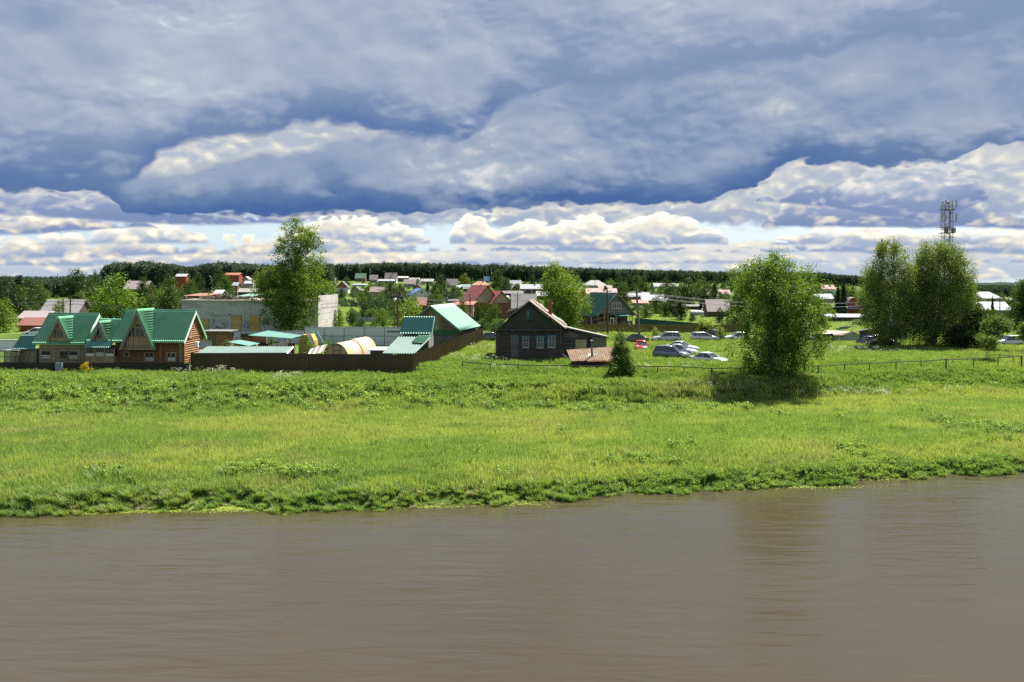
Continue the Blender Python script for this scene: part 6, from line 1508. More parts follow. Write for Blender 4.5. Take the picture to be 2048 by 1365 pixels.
def car_meshes(kind):
    if kind in CARM: return CARM[kind]
    Lc, st, rb, rt, ft, fb = SH[kind]; D = {}
    mb = MB(); n = 10
    for x, zl, zt, w in st:
        ring = [(x, -w * .86, zl), (x, -w, zl + .12), (x, -w * 1.01, (zl + zt) / 2), (x, -w * .97, zt - .07), (x, -w * .88, zt), (x, w * .88, zt), (x, w * .97, zt - .07), (x, w * 1.01, (zl + zt) / 2), (x, w, zl + .12), (x, w * .86, zl)]
        mb.v += ring
    for i in range(len(st) - 1):
        for j in range(n): a = i * n + j; b = i * n + (j + 1) % n; mb.f.append((a, b, b + n, a + n))
    mb.f.append(tuple(range(n))); mb.f.append(tuple(range((len(st) - 1) * n, len(st) * n))[::-1])
    D['body'] = mb.mesh('body', None, True)
    wb, wt = st[3][3] * .93, st[3][3] * .74
    def frust(s, e):
        q = [(rb[0] + e, rb[1] - .03), (rt[0] + e, rt[1] - e), (ft[0] - e, ft[1] - e), (fb[0] - e, fb[1] - .03)]
        ws = [wb * s, wt * s, wt * s, wb * s]
        v = [(x, -w, z) for (x, z), w in zip(q, ws)] + [(x, w, z) for (x, z), w in zip(q, ws)]
        return v
    D['windows'] = MB().add(frust(1.0, 0.02), [(0, 1, 2, 3), (7, 6, 5, 4), (0, 4, 5, 1), (1, 5, 6, 2), (2, 6, 7, 3), (3, 7, 4, 0)]).mesh('windows')
    # roof panel and pillars in body colour
    mb = MB(); zr = rt[1]; ws = wt * 1.03
    xs = np.linspace(rt[0] - .06, ft[0] + .08, 6)
    for x in xs:
        k = math.sin((x - xs[0]) / (xs[-1] - xs[0]) * math.pi) * 0.04
        mb.v += [(x, -ws, zr - .05), (x, -ws * .9, zr + .01 + k), (x, 0, zr + .045 + k), (x, ws * .9, zr + .01 + k), (x, ws, zr - .05)]
    for i in range(5):
        for j in range(4): a = i * 5 + j; mb.f.append((a, a + 1, a + 6, a + 5))
        mb.f.append((i * 5 + 4, i * 5, i * 5 + 5, i * 5 + 9))
    mb.f += [(0, 1, 2, 3, 4), (25, 26, 27, 28, 29)]
    D['roof_panel'] = mb.mesh('roof_panel', None, True)
    mb = MB()
    for s in (-1, 1):
        def pt(x, z, w): return Vector((x, s * w, z))
        B = [(fb[0], fb[1], ft[0], ft[1]), (rb[0], rb[1], rt[0], rt[1])]
        xm = (rt[0] + ft[0]) / 2 - 0.05; B.append((xm + .02, st[3][2] - .02, xm, zr - .02))
        if kind in ('suv', 'wagon'): B.append((rt[0] + .45, st[2][2] - .02, rt[0] + .4, zr - .02))
        for xb, zb, xt, zt in B: mb.tube([pt(xb, zb - .04, wb * 1.0), pt(xt, zt - .02, wt * 1.01)], 0.045, 4)
    D['pillars'] = mb.mesh('pillars')
    r = 0.34 if kind == 'suv' else 0.31
    D['tyre'] = MB().tube([(0, -.11, 0), (0, -.10, 0), (0, .10, 0), (0, .11, 0)], [r * .93, r, r, r * .93], 16).mesh('tyre', TYRE)
    D['rim'] = MB().tube([(0, -.118, 0), (0, .118, 0)], r * .6, 10).mesh('rim', RIM)
    D['r'] = r; w = st[1][3]; wf = st[-2][3]; xf = st[-2][0]; zf = st[-2][2]
    D['headlight'] = MB().box(-.14, .10, -.16, .16, -.07, .07).mesh('headlight', HEADL)
    D['taillight'] = MB().box(-.05, .05, -.13, .13, -.12, .12).mesh('taillight', TAILL)
    D['mirror'] = MB().box(-.08, .08, -.1, .1, -.06, .07).mesh('mirror')
    D['number_plate'] = MB().box(-.01, .01, -.26, .26, -.06, .06).mesh('number_plate', PLATE)
    D['bumper'] = MB().box(-.06, .04, -.6, .6, -.10, .10).mesh('bumper', BLACKM)
    CARM[kind] = D; return D
def car(label, kind, px, py, rz, paint, sink=0.0, Y=None, cat='car', group='cars parked on the grass by the village'):
    p = at(px, py) if Y is None else onY(px, Y)
    D = car_meshes(kind); Lc, st, rb, rt, ft, fb = SH[kind]
    t = thing('parked_car', label, cat, (p.x, p.y, p.z - sink + 0.02), R(rz), group)
    def part(nm, m=None, loc=(0, 0, 0), par=None):
        me = D[nm]
        if m is not None:
            me = D.setdefault(nm + m.name, None) or me.copy(); me.materials.clear(); me.materials.append(m); D[nm + m.name] = me
        o = link(nm, me, par or t); o.location = loc; return o
    part('body', paint); part('roof_panel', paint); part('windows', CARGLASS); part('pillars', paint)
    ax = st[-2][0] - .78, st[1][0] + .78
    for x in ax:
        for s in (-1, 1): ty = part('tyre', None, (x, s * (st[3][3] - .09), D['r'])); part('rim', None, (0, 0, 0), ty)
    xf, wf = st[-2][0], st[-2][3]; xr, wr = st[1][0], st[1][3]
    for s in (-1, 1):
        part('headlight', None, (xf - .06, s * (wf - .12), st[-2][2] - .08)); part('taillight', None, (xr - .01, s * (wr - .12), st[1][2] - .16)); part('mirror', paint, (fb[0] - .15, s * (st[3][3] + .06), fb[1] + .06))
    part('number_plate', None, (st[-1][0] + .03, 0, .48)); part('number_plate', None, (st[0][0] - .03, 0, .62)); part('bumper', None, (st[-1][0], 0, .42))
    return t
SILV = carpaint('silver', (0.55, 0.55, 0.56)); WHT = carpaint('white', (0.68, 0.68, 0.66), 0.0); GRAYP = carpaint('grey', (0.13, 0.125, 0.125)); BLUEG = carpaint('slate_blue', (0.14, 0.17, 0.25)); REDP = carpaint('red', (0.50, 0.03, 0.02), 0.1); BLK = carpaint('black', (0.008, 0.008, 0.012), 0.1); NAVY = carpaint('blue', (0.03, 0.06, 0.20), 0.2); BRZ = carpaint('dark_brown', (0.06, 0.05, 0.05), 0.3)
car('small red hatchback facing the river, next to the utility pole', 'hatch', 1283, 704, -96, REDP)
car('slate-blue estate-backed car with red tail light, nearest of the three side by side', 'suv', 1343, 719, -24, BLUEG, 0.05)
car('silver saloon in the middle of the three cars parked side by side', 'sedan', 1360, 712, -26, SILV)
car('grey saloon farthest back of the three cars parked side by side', 'sedan', 1364, 705, -24, SILV)
car('white low car half sunk in the weeds right of the three side by side', 'sedan', 1418, 726, -40, WHT, 0.25)
car('grey saloon behind the red hatchback', 'sedan', 1268, 687, 178, GRAYP)
car('silver off-road car right of the small bright sapling', 'suv', 1333, 686, 180, SILV)
car('white estate car in front of the bright bushy tree', 'wagon', 1409, 684, 2, SILV)
car('dark off-road car with light roof rails right of the white estate car', 'suv', 1424, 681, 182, BRZ)
car('white car mostly hidden behind the left edge of the willow', 'hatch', 1474, 683, 185, WHT)
car('grey estate car emerging right of the willow', 'wagon', 1640, 686, 178, GRAYP)
car('black saloon in the shade under the left birch', 'sedan', 1768, 695, 2, BLK)
car('silver car behind the black saloon under the birch', 'sedan', 1756, 689, 4, SILV)
car('blue car behind the person in the turquoise top', 'hatch', 1733, 692, 100, NAVY)
car('silver off-road car at the right edge beyond the pole fence', 'suv', 2018, 694, 180, SILV)
car('dark grey car with a red tail light just left of the log cottage', 'sedan', 975, 684, 181, GRAYP)
car('white car behind the leftmost green roof', 'hatch', 72, 674, 178, WHT)

# ------------------------------------------------------------------ the person
def person():
    p = at(1732, 696); t = thing('person', 'person in turquoise top, dark shorts and pale cap standing by the blue car', 'person', p, R(200))
    SK = mat('skin', (0.45, 0.25, 0.17), 0.6, var=0.03, rnd=0)
    J = {'pel': (0, 0, .92, .14), 'wst': (0, 0, 1.06, .12), 'chs': (0, .0, 1.28, .155), 'nek': (0, .0, 1.44, .055), 'chi': (0, .02, 1.50, .07), 'hed': (0, .01, 1.60, .10), 'top': (0, 0, 1.68, .075)}
    E_ = [('pel', 'wst'), ('wst', 'chs'), ('chs', 'nek'), ('nek', 'chi'), ('chi', 'hed'), ('hed', 'top')]
    for s, q in ((-1, 'l'), (1, 'r')):
        J.update({q + 'hip': (s * .10, 0, .86, .095), q + 'kne': (s * .11, .02, .48, .06), q + 'ank': (s * .12, -.01, .09, .04), q + 'toe': (s * .14, .16, .035, .035), q + 'sho': (s * .18, 0, 1.36, .06), q + 'elb': (s * .27, -.02, 1.10, .042), q + 'wri': (s * .22, .17, .98, .030), q + 'pal': (s * .20, .24, .97, .034)})
        E_ += [('pel', q + 'hip'), (q + 'hip', q + 'kne'), (q + 'kne', q + 'ank'), (q + 'ank', q + 'toe'), ('chs', q + 'sho'), (q + 'sho', q + 'elb'), (q + 'elb', q + 'wri'), (q + 'wri', q + 'pal')]
        for i in range(4):
            a, b = f'{q}f{i}a', f'{q}f{i}b'; J[a] = (s * (.175 + i * .016), .28, .975 - i * .002, .009); J[b] = (s * (.17 + i * .016), .31 - abs(i - 1.4) * .006, .955, .008); E_ += [(q + 'pal', a), (a, b)]
        J[q + 'tha'] = (s * .165, .25, .99, .010); J[q + 'thb'] = (s * .15, .275, .985, .009); E_ += [(q + 'pal', q + 'tha'), (q + 'tha', q + 'thb')]
    def skin(names, edges, m, nm, grow=0.0, root='pel'):
        idx = {n: i for i, n in enumerate(names)}; me = bpy.data.meshes.new(nm)
        me.from_pydata([J[n][:3] for n in names], [(idx[a], idx[b]) for a, b in edges], [])
        o = link(nm, me, t); o.modifiers.new('skin', 'SKIN'); sub = o.modifiers.new('sub', 'SUBSURF'); sub.levels = sub.render_levels = 1
        for n, i in idx.items(): r = J[n][3] + grow; me.skin_vertices[0].data[i].radius = (r, r * (0.72 if n in ('chs', 'wst', 'pel') else 1)); me.skin_vertices[0].data[i].use_root = (n == root)
        me.materials.append(m); return o
    skin(list(J), E_, SK, 'body')
    TQ = mat('turquoise_cloth', (0.02, 0.30, 0.33), 0.8, var=0.1, rnd=0); DK = mat('dark_cloth', (0.03, 0.03, 0.04), 0.8, var=0.1, rnd=0)
    skin(['wst', 'chs', 'lsho', 'rsho'], [('wst', 'chs'), ('chs', 'lsho'), ('chs', 'rsho')], TQ, 'top', 0.018, 'chs')
    skin(['pel', 'lhip', 'rhip'], [('pel', 'lhip'), ('pel', 'rhip')], DK, 'shorts', 0.022)
    MB().tube([(0, 0, 1.62), (0, 0, 1.68), (0, 0, 1.73), (0, 0, 1.745)], [.115, .112, .08, .02], 12).build('cap', WHITE, t, smooth=True)
    MB().tube([(0, -.04, 1.46), (0, -.05, 1.6)], [.075, .105], 10).build('hair', mat('brown_hair', (0.06, 0.035, 0.02), 0.7, rnd=0), t, smooth=True)
    for s in (-1, 1): MB().box(s * .036 - .012, s * .036 + .012, .098, .112, 1.60, 1.615).build('eye', DARK, t)
    MB().tube([(0, .10, 1.60), (0, .125, 1.575), (0, .10, 1.565)], .012, 6).build('nose', SK, t); MB().box(-.025, .025, .095, .105, 1.535, 1.543).build('mouth', mat('lips', (0.35, 0.12, 0.10), 0.6, rnd=0), t)
    b = thing('carrier_bag', 'white bag held by the person in the turquoise top', 'bag', p + Vector((-0.1, -0.45, 0.55)))
    MB().tube([(0, 0, 0), (0, 0, .08), (0, 0, .3), (0, 0, .4)], [.10, .17, .15, .05], 8).build('sack', WHITE, b, smooth=True); MB().tube([(0, 0, .38), (.03, .02, .45)], .015, 5).build('handle', WHITE, b)
person()

# ------------------------------------------------------------------ poles, wires and the mast
POLEM = mat('tarred_pole', (0.10, 0.055, 0.035), 0.85, vs=1, stretch=(1, 1, .4)); POLEG = mat('grey_pole_wood', (0.15, 0.135, 0.12), 0.85)
TIPS = {}
def pole(key, label, pxb, pxt, py, Y, m, r=0.14, arm=True, group=None, name='utility_pole'):
    b = onY(pxb, Y); tp = P(pxt, py, Y); h = tp.z - b.z; dx = tp.x - b.x
    t = thing(name, label, 'utility pole', b, 0, group)
    MB().tube([(0, 0, -.2), (dx / 2, 0, h / 2), (dx, 0, h)], [r * 1.15, r, r * .8], 8).build('shaft', m, t)
    if arm:
        mb = MB(); mb.box(dx - .75, dx + .75, -.05, .05, h - .75, h - .65); mb.box(dx - .5, dx + .5, -.05, .05, h - 1.35, h - 1.27); mb.build('crossarm', m, t)
        me = MB().tube([(0, 0, 0), (0, 0, .12), (0, 0, .16)], [.035, .05, .03], 6).mesh('insulator', WHITE)
        for x, z in ((-.7, -.64), (.7, -.64), (-.45, -1.26), (.45, -1.26)): o = link('insulator', me, t); o.location = (dx + x, 0, h + z)
    TIPS[key] = [Vector((tp.x + x, Y, tp.z + z)) for x, z in ((-.7, -.5), (.7, -.5), (-.45, -1.1), (.45, -1.1))]
    return t
tp = pole('a', 'tall brown wooden utility pole with a round street lamp behind the teal garden shed', 797, 794, 583, 148, POLEM, 0.17)
q = P(790, 598, 147.6)
MB().tube([P(796, 601, 148) - Vector(tp.location), q - Vector(tp.location)], 0.04, 6).build('lamp_arm', BLACKM, tp)
MB().tube([q - Vector(tp.location) + Vector((0, -.05, -.32)), q - Vector(tp.location) + Vector((0, -.05, -.2)), q - Vector(tp.location) + Vector((0, -.05, .1)), q - Vector(tp.location) + Vector((0, -.05, .16))], [.12, .27, .2, .05], 12).build('lamp_head', WHITE, tp, smooth=True)
pole('b', 'dark utility pole in front of the plank house, left of two', 1216, 1214, 575, 166, POLEM, 0.16)
pole('c', 'grey leaning utility pole right of the plank house, above the red car', 1280, 1273, 577, 146, POLEG, 0.17)
pole('d', 'thin utility pole by the double-gabled brick house', 941, 940, 588, 205, POLEM, 0.13)
pole('e', 'thin utility pole left of the double-gabled brick house', 893, 893, 580, 240, POLEM, 0.13)
pole('f', 'left leg pole of the twin poles behind the timber house', 127, 126, 597, 172, POLEM, 0.14); pole('g', 'right pole of the twin poles behind the timber house', 140, 141, 595, 172, POLEM, 0.14)
MB().tube([P(128, 628, 172) - Vector((0, 0, 0)), P(141, 606, 172)], 0.07, 6)
pole('h', 'thin grey pole rising behind the log cottage roof', 1035, 1035, 585, 185, POLEG, 0.10)
pole('i', 'pole with crossarm in front of the white roofs at the far right', 2000, 2000, 590, 210, POLEG, 0.13)
WIRE = mat('grey_wire', (0.07, 0.07, 0.075), 0.5, var=0, rnd=0)
def wires(label, A, B, sag=1.2, ks=(0, 1, 2, 3), r=0.02):
    t = thing('power_line', label, 'wires', A[0]); o = Vector(A[0])
    for k in ks:
        a, b = A[k % len(A)], B[k % len(B)]; n = 14
        MB().tube([a.lerp(b, i / n) - Vector((0, 0, 4 * sag * (i / n) * (1 - i / n))) - o for i in range(n + 1)], r, 4, cap=False).build('wire', WIRE, t)
off = lambda px, py, Y: [P(px, py, Y) + Vector((x, 0, z)) for x, z in ((-.5, 0), (.5, 0), (-.4, -.6), (.4, -.6))]
wires('power wires from the twin poles to the lamp pole, crossing the concrete building', TIPS['g'], TIPS['a'], 2.2)
wires('power wires running from the twin poles out of view to the left', TIPS['f'], off(-260, 585, 180), 1.0)
wires('wires from the lamp pole to the thin pole by the brick house', TIPS['a'], TIPS['d'], 0.9, (0, 1, 2))
wires('wires from the brick house pole to the left pole by the plank house', TIPS['d'], TIPS['b'], 1.5, (0, 1))
wires('wires between the two dark poles by the plank house', TIPS['b'], TIPS['c'], 0.3)
wires('wires from the leaning pole across to the right behind the willow', TIPS['c'], off(1900, 585, 165), 2.0)
wires('single cable from the leaning pole down to the plank house porch', [P(1275, 599, 146)], [P(1187, 640, 188)], 0.6, (0,), 0.035)
wires('wires from the brick house pole to the thin pole at the left', TIPS['d'], TIPS['e'], 0.8, (0, 1))

def mast():
    Y = 236; b = onY(1893, Y); top = P(1893, 403, Y).z - b.z; g0 = b.z
    t = thing('lattice_mast', 'tall square lattice telecom mast with panel antennas above the right birches', 'mast', b)
    ST = mat('mast_steel', (0.17, 0.165, 0.17), 0.5, metal=0.4); AN = mat('antenna_grey', (0.40, 0.40, 0.41), 0.5); h = top - 1.0; w = 1.02; mb = MB()
    for x in (-w, w):
        for y in (-w, w): MB().tube([(x * 1.6, y * 1.6, 0), (x, y, h * .45), (x, y, h)], 0.085, 5).build('leg', ST, t)
    n = 22
    for i in range(n):
        z0, z1 = h * .25 + h * .75 * i / n, h * .25 + h * .75 * (i + 1) / n; k = 1.0 if z0 > h * .45 else 1.6 - .6 * z0 / (h * .45); k = max(k, 1.0); s = w * k
        for a, b_ in (((-s, -s), (s, -s)), ((s, -s), (s, s)), ((s, s), (-s, s)), ((-s, s), (-s, -s))):
            mb.tube([(a[0], a[1], z1), (b_[0], b_[1], z1)], .045, 4, cap=False)
            mb.tube([(a[0], a[1], z0 if i % 2 else z1), (b_[0], b_[1], z1 if i % 2 else z0)], .04, 4, cap=False)
    mb.build('bracing', ST, t)
    Z = lambda q: P(1893, q, Y).z - g0
    for q in (420.5, 455, 466.5): MB().box(-w * 1.35, w * 1.35, -w * 1.35, w * 1.35, Z(q) - .06, Z(q) + .06).build('platform', ST, t)
    def panel(px, q0, q1, y=-1.2, wd=.16):
        x = P(px, 430, Y).x - b.x; MB().box(x - wd, x + wd, y - .08, y + .08, Z(q1), Z(q0)).build('antenna', AN, t)
        mb = MB(); mb.tube([(x, y + .1, Z(q1) + .2), (np.clip(x, -w, w), -w * .9, Z(q1) - .25)], .035, 4); mb.tube([(x, y + .1, Z(q0) - .3), (np.clip(x, -w, w), -w * .9, Z(q0) - .5)], .035, 4); mb.build('bracket', ST, t)
    for px, a, c in ((1881, 404, 420), (1887, 402, 419), (1900, 403, 419), (1908, 402, 418), (1881, 428, 446), (1887, 429, 443), (1908, 427, 445)): panel(px, a, c)
    panel(1903, 403, 418, 1.2)
    for px in (1885, 1889, 1899, 1904): x = P(px, 460, Y).x - b.x; MB().box(x - .22, x + .22, -1.7, -1.3, Z(466), Z(457)).build('radio_unit', ST if px % 2 else AN, t)
    MB().tube([(.1, 0, top - 1.4), (.3, 0, top - .6), (.3, 0, top - .1), (.3, 0, top)], [.1, .35, .45, .1], 12).build('dome_antenna', AN, t, smooth=True)
    MB().box(.28, .42, -w - .02, -w + .1, h * .3, h * .95).build('cable_ladder', RUSTP, t)
mast()

# ------------------------------------------------------------------ village houses beyond
def M_(nm, c, **k): return mat(nm, c, k.pop('rough', 0.6), var=0.12, **k)
W_DARK, W_TAN, W_WHITE, W_BRICK, W_GREY, W_BLUE, W_BROWN, W_RED = M_('wall_dark_log', (0.07, 0.05, 0.04)), M_('wall_tan', (0.33, 0.26, 0.18)), M_('wall_white', (0.60, 0.60, 0.58)), M_('wall_brick', (0.16, 0.055, 0.035)), M_('wall_grey', (0.25, 0.25, 0.26)), M_('wall_pale_blue', (0.35, 0.42, 0.50)), M_('wall_brown', (0.13, 0.08, 0.05)), M_('wall_red', (0.28, 0.06, 0.035))
R_BROWN, R_GREY, R_WHITE, R_BLUE, R_RED, R_TEALV, R_RUST, R_DARK, R_PINK, R_LBLUE, R_REDB, R_GREENV, R_TAUPE = [M_('village_roof_' + n, c, rough=0.7) for n, c in (('brown', (0.15, 0.11, 0.095)), ('grey', (0.19, 0.18, 0.175)), ('white', (0.27, 0.275, 0.29)), ('blue', (0.06, 0.12, 0.33)), ('red', (0.20, 0.055, 0.035)), ('teal', (0.10, 0.18, 0.16)), ('rust', (0.24, 0.08, 0.04)), ('dark', (0.055, 0.05, 0.05)), ('pink', (0.26, 0.135, 0.13)), ('light', (0.19, 0.205, 0.235)), ('redbrown', (0.21, 0.05, 0.045)), ('green', (0.04, 0.13, 0.075)), ('taupe', (0.24, 0.20, 0.195)))]
HL = []
def near(px, Y):
    if not HL: return 'beside', 'village houses'
    q = min(HL, key=lambda k: abs(k[0] - px) + abs(k[1] - Y) * .12)
    w = q[2].split(',')[0].split()[:7]
    while w[-1] in ('the', 'of', 'in', 'and', 'by', 'with', 'a', 'to', 'under', 'below', 'at', 'right', 'left', 'among', 'before', 'behind', 'between', 'on', 'two', 'white', 'front', 'far', 'just', 'one', 'small', 'dark', 'green', 'plain', 'light', 'old', 'red', 'its', 'over', 'grey', 'long'): w.pop()
    dx = px - q[0]
    rel = ('in front of' if Y < q[1] else 'behind') if abs(dx) < 9 else ('left of' if dx < 0 else 'right of')
    return rel, ' '.join(w)
HR = []   # picture rectangles of built houses with their distances
def vh(label, x0, x1, yr, ye, yb, st, roof, wall, Y=None, rot=0, depth=None, cat='house', name='village_house', chim=False, win=True, over=0.35, gw=None):
    xc = (x0 + x1) / 2
    if Y is None: Y = yground(xc, yb)
    p = onY(xc, Y); w = (x1 - x0) / FPX * Y; g0 = p.z - 0.3
    he = P(xc, ye, Y).z - g0; D = depth or (max(5, min(w * 0.9, 10)) if st != 'g' else max(6, w))
    zr = P(xc, yr, Y + (D / 2 if st in 's h' else 0)).z - g0
    he = max(he, 1.2); zr = max(zr, he + 0.4)
    t = thing(name, label, cat, (p.x, Y, g0), R(rot)); HR.append((x0, x1, yr, yb, Y)); HL.append(((x0 + x1) / 2, Y, label))
    hw = w / 2 / max(0.6, math.cos(R(rot))); wl = hw - over
    small = (ye < yb - 2) and w / Y * FPX > 14
    MB().box(-wl, wl, 0, D, 0, he + 0.003).build('wall', wall, t)
    if st == 's':
        q = over; MB().slab([Vector((-hw, -q, he - .1)), Vector((hw, -q, he - .1)), Vector((hw, D / 2, zr)), Vector((-hw, D / 2, zr))], .12).build('roof_slope', roof, t)
        MB().slab([Vector((hw, D + q, he - .1)), Vector((-hw, D + q, he - .1)), Vector((-hw, D / 2, zr)), Vector((hw, D / 2, zr))], .12).build('roof_slope', roof, t)
        for s in (-wl, wl - .06): MB().poly([(s, 0.02, he), (s, D - .02, he), (s, D / 2, zr - .15)], (.06, 0, 0)).build('gable_wall', gw or wall, t)
    elif st == 'g':
        for s in (-1, 1):
            a = [Vector((s * hw, -over, he - .1)), Vector((0, -over, zr)), Vector((0, D, zr)), Vector((s * hw, D, he - .1))]
            MB().slab(a if s < 0 else a[::-1], .12).build('roof_slope', roof, t)
        MB().poly([(-wl, 0.02, he), (wl, 0.02, he), (0, 0.02, zr - .15)], (0, .1, 0)).build('gable_wall', gw or wall, t)
    elif st == 'h':
        q = over; v = [(-hw, -q, he), (hw, -q, he), (hw, D + q, he), (-hw, D + q, he), (-hw * .35, D / 2, zr), (hw * .35, D / 2, zr)]
        MB().add(v, [(0, 1, 5, 4), (1, 2, 5), (2, 3, 4, 5), (3, 0, 4), (3, 2, 1, 0)]).build('roof', roof, t)
    elif st == 'l':
        MB().slab([Vector((-hw, -over, he)), Vector((hw, -over, he)), Vector((hw, D, zr)), Vector((-hw, D, zr))], .12).build('roof', roof, t)
    if win and he > 2.0 and small:
        n = max(1, int(wl * 2 / 3)); s_ = min(1.0, he * .35)
        for i in range(n): window(t, -wl + (i + .5) * 2 * wl / n, -.02, min(he * .4, 1.1), s_ * .85, s_, 1, 1, fw=.12)
    if st == 'g' and win and hw > 2.6: window(t, 0, -.0, he + (zr - he) * .25, .9, .8, 1, 1, fw=.1)
    if chim: MB().box(hw * .2, hw * .2 + .6, D / 2 - .9, D / 2 - .3, he, zr + .7).build('chimney', BRICK, t)
    return t
# centre, from far to near
vh('house with green roof and small rust-red porch gable below the forest', 709, 731, 547, 557, 564, 's', R_GREENV, W_BROWN)
vh('low reddish porch in front of the green-roofed far house', 717, 730, 551, 555, 563, 'g', R_RUST, W_BROWN, win=False, cat='porch', name='porch')
vh('small house with taupe roof just right of the far green roof', 738, 755, 550, 560, 566, 's', R_TAUPE, W_GREY)
vh('large far house with a broad taupe roof', 768, 793, 546, 561, 567, 's', R_TAUPE, W_WHITE, chim=True)
vh('long far house with a nearly white flat roof', 790, 816, 553, 556, 564, 's', R_WHITE, W_DARK)
vh('narrow far house with grey roof right of the white flat roof', 817, 839, 556, 559, 565, 's', R_GREY, W_WHITE, chim=True)
vh('low building with a thin white roof below the large taupe roof', 755, 789, 559, 562, 568, 's', R_LBLUE, W_DARK)
vh('house with plain brown roof in front of the white flat roof', 806, 831, 559, 568, 575, 's', R_BROWN, W_GREY)
vh('small pale blue sided house right of the plain brown roof', 831, 840, 557, 561, 570, 'g', R_LBLUE, W_BLUE, win=False)
vh('long far house with grey slate roof left of the dark spruce', 840, 867, 558, 563, 568, 's', R_GREY, W_GREY)
vh('old steep grey corrugated roof standing alone under the forest', 892, 915, 558, 571, 577, 's', R_GREY, W_GREY)
vh('pale shed below the old steep grey roof', 912, 921, 571, 575, 580, 's', R_WHITE, W_GREY, win=False, cat='shed')
vh('small house with a light teal roof left of the rusty hip roof', 919, 941, 569, 574, 580, 's', R_TEALV, W_BROWN)
vh('house with rust-red hip roof', 941, 981, 563, 571, 576, 'h', R_RUST, W_BROWN, chim=True)
vh('far house with bright blue steep roof below the forest', 967, 979, 553, 562, 568, 's', R_BLUE, W_WHITE, win=False)
vh('low dark roofed shed below the light teal roof', 925, 952, 575, 578, 584, 's', R_DARK, W_DARK, win=False, cat='shed')
vh('far taupe-roofed barn next to the poplar', 648, 671, 556, 566, 570, 's', R_TAUPE, W_BROWN)
vh('dark gabled house with red upper gable and white walls', 671, 697, 563, 576, 587, 'g', R_DARK, W_WHITE, gw=W_RED)
vh('small dark gabled cabin right of the white-walled dark house', 700, 722, 573, 583, 588, 'g', R_DARK, W_TAN, win=False)
vh('low brown sheds beside the small dark cabin', 716, 729, 579, 581, 588, 's', R_BROWN, W_BROWN, win=False, cat='shed')
vh('tan house with a wide brown roof among the gardens', 738, 778, 574, 584, 595, 's', R_BROWN, W_TAN, chim=False)
vh('pale blue low fence-like shed far left of the brown wide roof', 703, 732, 568, 570, 573, 'l', R_LBLUE, W_BLUE, win=False, cat='shed')
vh('white gabled house with a bright blue left roof slope', 823, 864, 577, 590, 598, 'g', R_BLUE, W_WHITE, Y=None, rot=22)
vh('small dark gabled house with red front above the white and blue house', 826, 842, 568, 575, 580, 'g', R_DARK, W_RED, win=False)
vh('low bright red roof left of the pale green barn', 832, 853, 595, 610, 618, 's', R_RED, W_BRICK, Y=225)
vh('tiny flat blue roof among the bushes', 884, 900, 596, 598, 604, 'l', R_BLUE, W_DARK, win=False, cat='shed', name='shed')
vh('low dark outbuilding left of the double-gabled brick house', 896, 935, 599, 602, 612, 's', R_DARK, W_DARK, Y=270, win=False, cat='shed', name='shed')
def twin():
    Y = 222; a = P(950, 620, Y); g0 = G(a.x, Y); t = thing('brick_house', 'double-gabled brick house with tan gables and red-brown roofs', 'house', (a.x, Y, g0), R(26))
    HR.append((898, 1014, 572, 625, Y)); TAN = M_('tan_siding', (0.36, 0.28, 0.19)); 
    Z = lambda q, yy=Y: P(960, q, yy).z - g0
    for x0, x1, yr_, ye_, y0, d in ((0.2, 7.2, 572, 606, 1.6, 9), (4.2, 9.2, 582, 606, 0.0, 6)):
        zr, ze = Z(yr_, Y + 2), Z(ye_); xm = (x0 + x1) / 2
        MB().box(x0, x1, y0, y0 + d, 0, ze).build('wall', W_BRICK, t)
        n = 10
        for i in range(n):
            z0, z1 = ze + (zr - .1 - ze) * i / n, ze + (zr - .1 - ze) * (i + 1) / n - .03; f = 1 - (z1 - ze) / (zr - ze); MB().box(xm - (xm - x0 + .2) * f, xm + (x1 - xm + .2) * f, y0 - .1, y0 - .04, z0, z1).build('siding_board', TAN, t)
        for s, xe in ((-1, x0 - .6), (1, x1 + .6)):
            q = [Vector((xe, y0 - .5, ze - .4)), Vector((xm, y0 - .5, zr)), Vector((xm, y0 + d, zr)), Vector((xe, y0 + d, ze - .4))]
            MB().slab(q if s < 0 else q[::-1], .15).build('roof_slope', R_REDB, t)
    for x in (1.2, 6.4): MB().tube([(x, -.06, 1.0), (x, -.02, 1.0)], .55, 12).build('round_window', DARK, t)
    g_ = thing('garage', 'low garage with a red roof and a tan wall left of the double-gabled house', 'garage', (P(925, 620, 214).x, 214, G(P(925, 620, 214).x, 214)))
    z = P(925, 609, 214).z - g_.location.z
    MB().box(-2.2, 2.4, 0, 5, 0, z - .1).build('wall', TAN, g_); MB().slab([Vector((-3.6, -.6, z - .2)), Vector((2.4, -.4, z - .1)), Vector((3.2, 4.5, z + .65)), Vector((-1.6, 4.5, z + .45))], .12).build('roof', R_RED, g_)
    MB().box(1.0, 2.2, -.05, 0, 0.1, 2.0).build('door', W_WHITE, g_); MB().box(2.5, 6.5, 0, .3, 0, 2.4).build('yard_wall', W_BRICK, g_)
twin()
vh('far house with light metal roof behind the birch, topmost', 1019, 1043, 561, 569, 574, 's', R_LBLUE, W_BROWN)
vh('small gabled house with whitish roof left of the long light roof', 1018, 1040, 571, 582, 586, 'g', R_WHITE, W_BROWN, rot=20, win=False)
vh('dark log house with a long light metal roof and red chimney', 1040, 1088, 569, 578, 589, 's', R_LBLUE, W_DARK, chim=True)
vh('row of dark old roofs below the whitish gable', 1004, 1047, 582, 587, 594, 's', R_DARK, W_DARK, win=False)
vh('low white-roofed shed right of the tan gables', 1002, 1018, 592, 595, 600, 'l', R_WHITE, W_GREY, win=False, cat='shed', name='shed')
